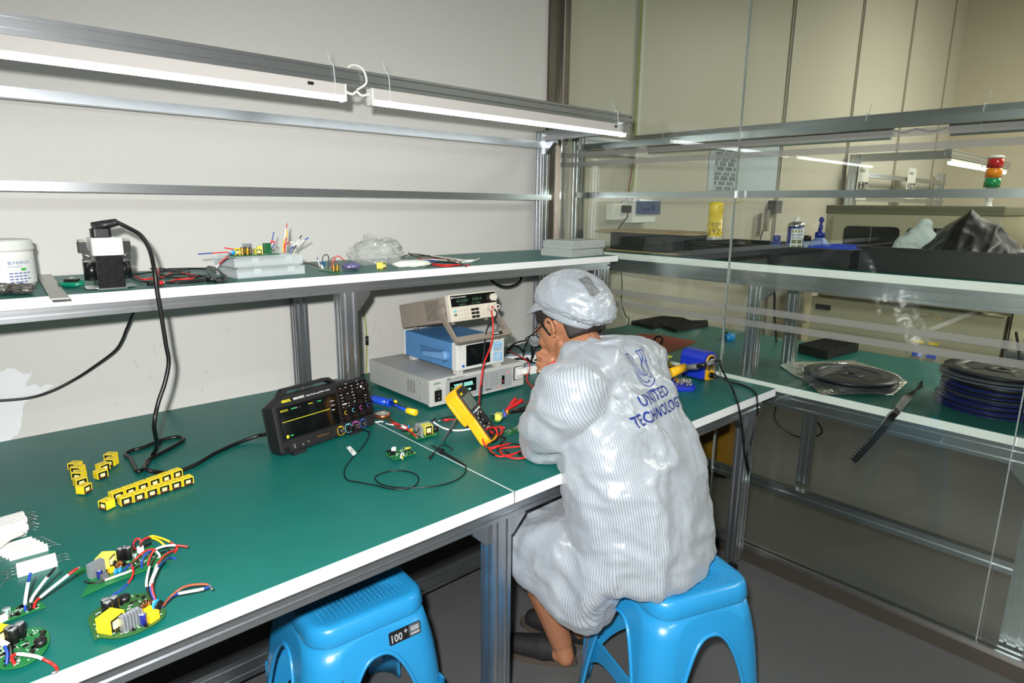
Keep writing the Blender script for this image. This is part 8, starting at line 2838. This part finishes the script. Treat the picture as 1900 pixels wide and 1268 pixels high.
def stroke(P, w_):
    Q = [V((p[0], p[1], 0)) for p in catmull([(p[0], p[1], 0) for p in P], 6)]
    vs, fs = [], []
    for i, q in enumerate(Q):
        d = (Q[min(i + 1, len(Q) - 1)] - Q[max(0, i - 1)])
        d.normalize()
        n_ = V((-d.y, d.x, 0)) * w_
        vs += [(q + n_)[:2], (q - n_)[:2]]
    for i in range(len(Q) - 1):
        fs.append((2 * i, 2 * i + 1, 2 * i + 3, 2 * i + 2))
    return vs, fs


EM = []
for P, w_ in (([(-.036, .150), (-.034, .128), (-.032, .100), (-.028, .078), (-.018, .062), (0, .054), (.018, .060), (.030, .076), (.034, .100), (.036, .126), (.038, .150)], .0013),
              ([(-.036, .150), (-.026, .150), (-.014, .150)], .0013), ([(.038, .150), (.028, .150), (.018, .150)], .0013),
              ([(-.014, .150), (-.014, .125), (-.013, .100), (-.008, .088), (.002, .084), (.012, .090), (.016, .104), (.018, .128), (.018, .150)], .0013),
              ([(-.026, .142), (-.024, .126), (-.022, .104), (-.014, .086)], .0012), ([(-.028, .098), (-.020, .078), (-.006, .066), (.004, .068)], .0012),
              ([(.028, .142), (.026, .128), (.014, .116), (.000, .100), (-.002, .094)], .0018), ([(.030, .118), (.030, .100), (.026, .082), (.016, .074), (.006, .082)], .0012)):
    EM.append(stroke([(p[0] + .016, p[1] - .013) for p in P], w_))
for x, y, r_ in ((-.026, .144, .0026), (.028, .144, .0028), (.005, .067, .0028), (-.002, .092, .0030), (.031, .119, .0026)):
    x, y = x + .016, y - .013
    EM.append(stroke([(x + r_ * cos(2 * pi * i / 8), y + r_ * sin(2 * pi * i / 8)) for i in range(9)], .0008))
EM.append(stroke([(.066 + .006 * cos(2 * pi * i / 10), .137 + .006 * sin(2 * pi * i / 10)) for i in range(11)], .0006))
tv, tf = text_verts('R', .009, ext=0, align='CENTER', res=1)
EM.append(([(p.x + .066, p.y + .134) for p in tv], tf))
vs, fs = [], []
for a, e in EM:
    o = len(vs)
    vs += a
    fs += [tuple(o + i for i in f) for f in e]
press('emblem', vs, fs, 'blue outlined U-shaped emblem')

# cap: puffed crown sagging backwards, band, peak, grey mesh patch
CF = HF
cpit = R(-4)
kx = (HF * cos(cpit) - UP * sin(cpit)).normalized()
kz = (HF * sin(cpit) + UP * cos(cpit)).normalized()
KC = HC + UP * .073 - HF * .022
KM = Matrix(((kx.x, HL.x, kz.x, KC.x), (kx.y, HL.y, kz.y, KC.y), (kx.z, HL.z, kz.z, KC.z), (0, 0, 0, 1)))


def kp_(x, y, z):
    return KM @ V((x, y, z))


cr = (.117, .101, .086)
cb = MB()
cb.ball((0, 0, 0), 1.0, CAPM, 80, 48)
vs = []
for p in cb.v:
    d = V(p).normalized()
    x, y, z = d.x * cr[0], d.y * cr[1], d.z * cr[2]
    if d.z < 0:
        z *= .52
    if d.x < 0:
        x *= 1.10
        z -= .026 * (-d.x) ** 1.6
    q = V((d.x * 5, d.y * 5, d.z * 5))
    w_ = .0055 * (1 - 2 * abs(noise.noise(q))) + .0035 * (1 - 2 * abs(noise.noise(q * 2.2 + V((3, 1, 2)))))
    w_ *= .35 + .65 * max(0, min(1, .5 - d.x))
    if d.x < -.35 and d.z < .2:
        w_ += .003 * sin(math.atan2(d.y, d.x) * 46)
    s = 1 + w_ / .1
    vs.append(kp_(x * s, y * s, z * s))
cb.v = vs
cp = cb.build('cap', per, label='white striped cap with soft crown and peak')
b = MB()


def peak(u, v):
    a = R(-66 + 132 * u)
    e = (1 - (abs(u - .5) * 2) ** 2.4)
    x = -.004 + .108 * cos(a) + .060 * v * e
    y = .090 * sin(a) * (1 + .05 * v)
    z = -.010 - .072 * v * e + .012 * cos(a) - .018 * (abs(u - .5) * 2) ** 2
    return kp_(x, y, z)


b.grid(peak, 40, 10, CAPM)
o = b.build('peak', cp)
md = o.modifiers.new('thick', 'SOLIDIFY')
md.thickness = .0035
b = MB()


def band(u, v):
    a = 2 * pi * u
    bk = max(0, -cos(a))
    return kp_(-.004 + (.109 + .003 * v - .018 * bk) * cos(a), (.090 + .003 * v) * sin(a), -.040 + .028 * v + .018 * cos(a) - .004 * bk)


b.grid(band, 90, 5, CAPM, wrap=True)
o = b.build('band', cp)
md = o.modifiers.new('thick', 'SOLIDIFY')
md.thickness = .003
bmx = bmesh.new()
bmx.from_mesh(cp.data)
bmx.transform(WM[per.name])
cbv = BVHTree.FromBMesh(bmx)
bmx.free()
b = MB()


def patch(u, v):
    o_ = kp_(-.086 + .070 * u, .010 + .034 * (v - .5) + .016, 0)
    dr = (kz * 1.0 - kx * .45).normalized()
    h = cbv.ray_cast(o_ + dr * .3, -dr)
    return (h[0] if h[0] is not None else o_) + dr * .0016


b.grid(patch, 16, 10, mat('grey_mesh_cloth', (104, 108, 110), .6, nz=(420, .5)))
b.build('mesh_patch', cp, label='grey mesh patch')

# shoes
SHO = mat('black_cloth_shoe', (22, 19, 22), .7, bump=(300, .3))
SOL = mat('grey_brown_sole', (74, 66, 58), .6)
for (hl, toe, lab) in ((V((1.322, -1.075, 0)), V((1.190, -.868, 0)), 'left'), (V((1.415, -1.060, 0)), V((1.335, -.815, 0)), 'right')):
    d = (toe - hl)
    ln = d.length
    d.normalize()
    s_ = V((-d.y, d.x, 0))
    outl = []
    for i in range(28):
        a = 2 * pi * i / 28
        x = ln / 2 + (ln / 2 + .006) * cos(a)
        wv_ = .034 + .010 * max(0, cos(a - .3))
        outl.append(hl + d * x + s_ * (wv_ * math.copysign(abs(sin(a)) ** .8, sin(a))))
    b = MB().prism([(p.x, p.y) for p in outl], .001, .020, SOL, smooth=False)
    so = b
    m = MB()
    capsule(m, hl + d * .035 + V((0, 0, .042)), hl + d * .11 + V((0, 0, .040)), .036, .042, SHO)
    capsule(m, hl + d * .10 + V((0, 0, .038)), toe - d * .045 + V((0, 0, .032)), .043, .034, SHO)
    me = remesh(m, .005, 4)
    for v in me.vertices:
        if v.co.z < .016:
            v.co.z = .016
    so2 = link('shoe', me, per, label='black cloth ' + lab + ' shoe with pale sole')
    so2.data.transform(WM[per.name].inverted())
    so.build('sole', so2)

# red probe held in the right fist
t = thing('probe', 'red test probe held in the fist in front of the chin', 'probe', tuple(PA))
tip = PA - pd * .010
MB().cyl(tip, PA + pd * .012, .0012, STEEL, .0018).build('tip', t, label='bare metal tip')
MB().cyl(PA + pd * .010, PA + pd * .030, .0045, RED, .0062).cyl(PA + pd * .030, PBt + pd * .045, .0062, RED, .0055).cyl(PA + pd * .026, PA + pd * .031, .0082, RED).build('grip', t)
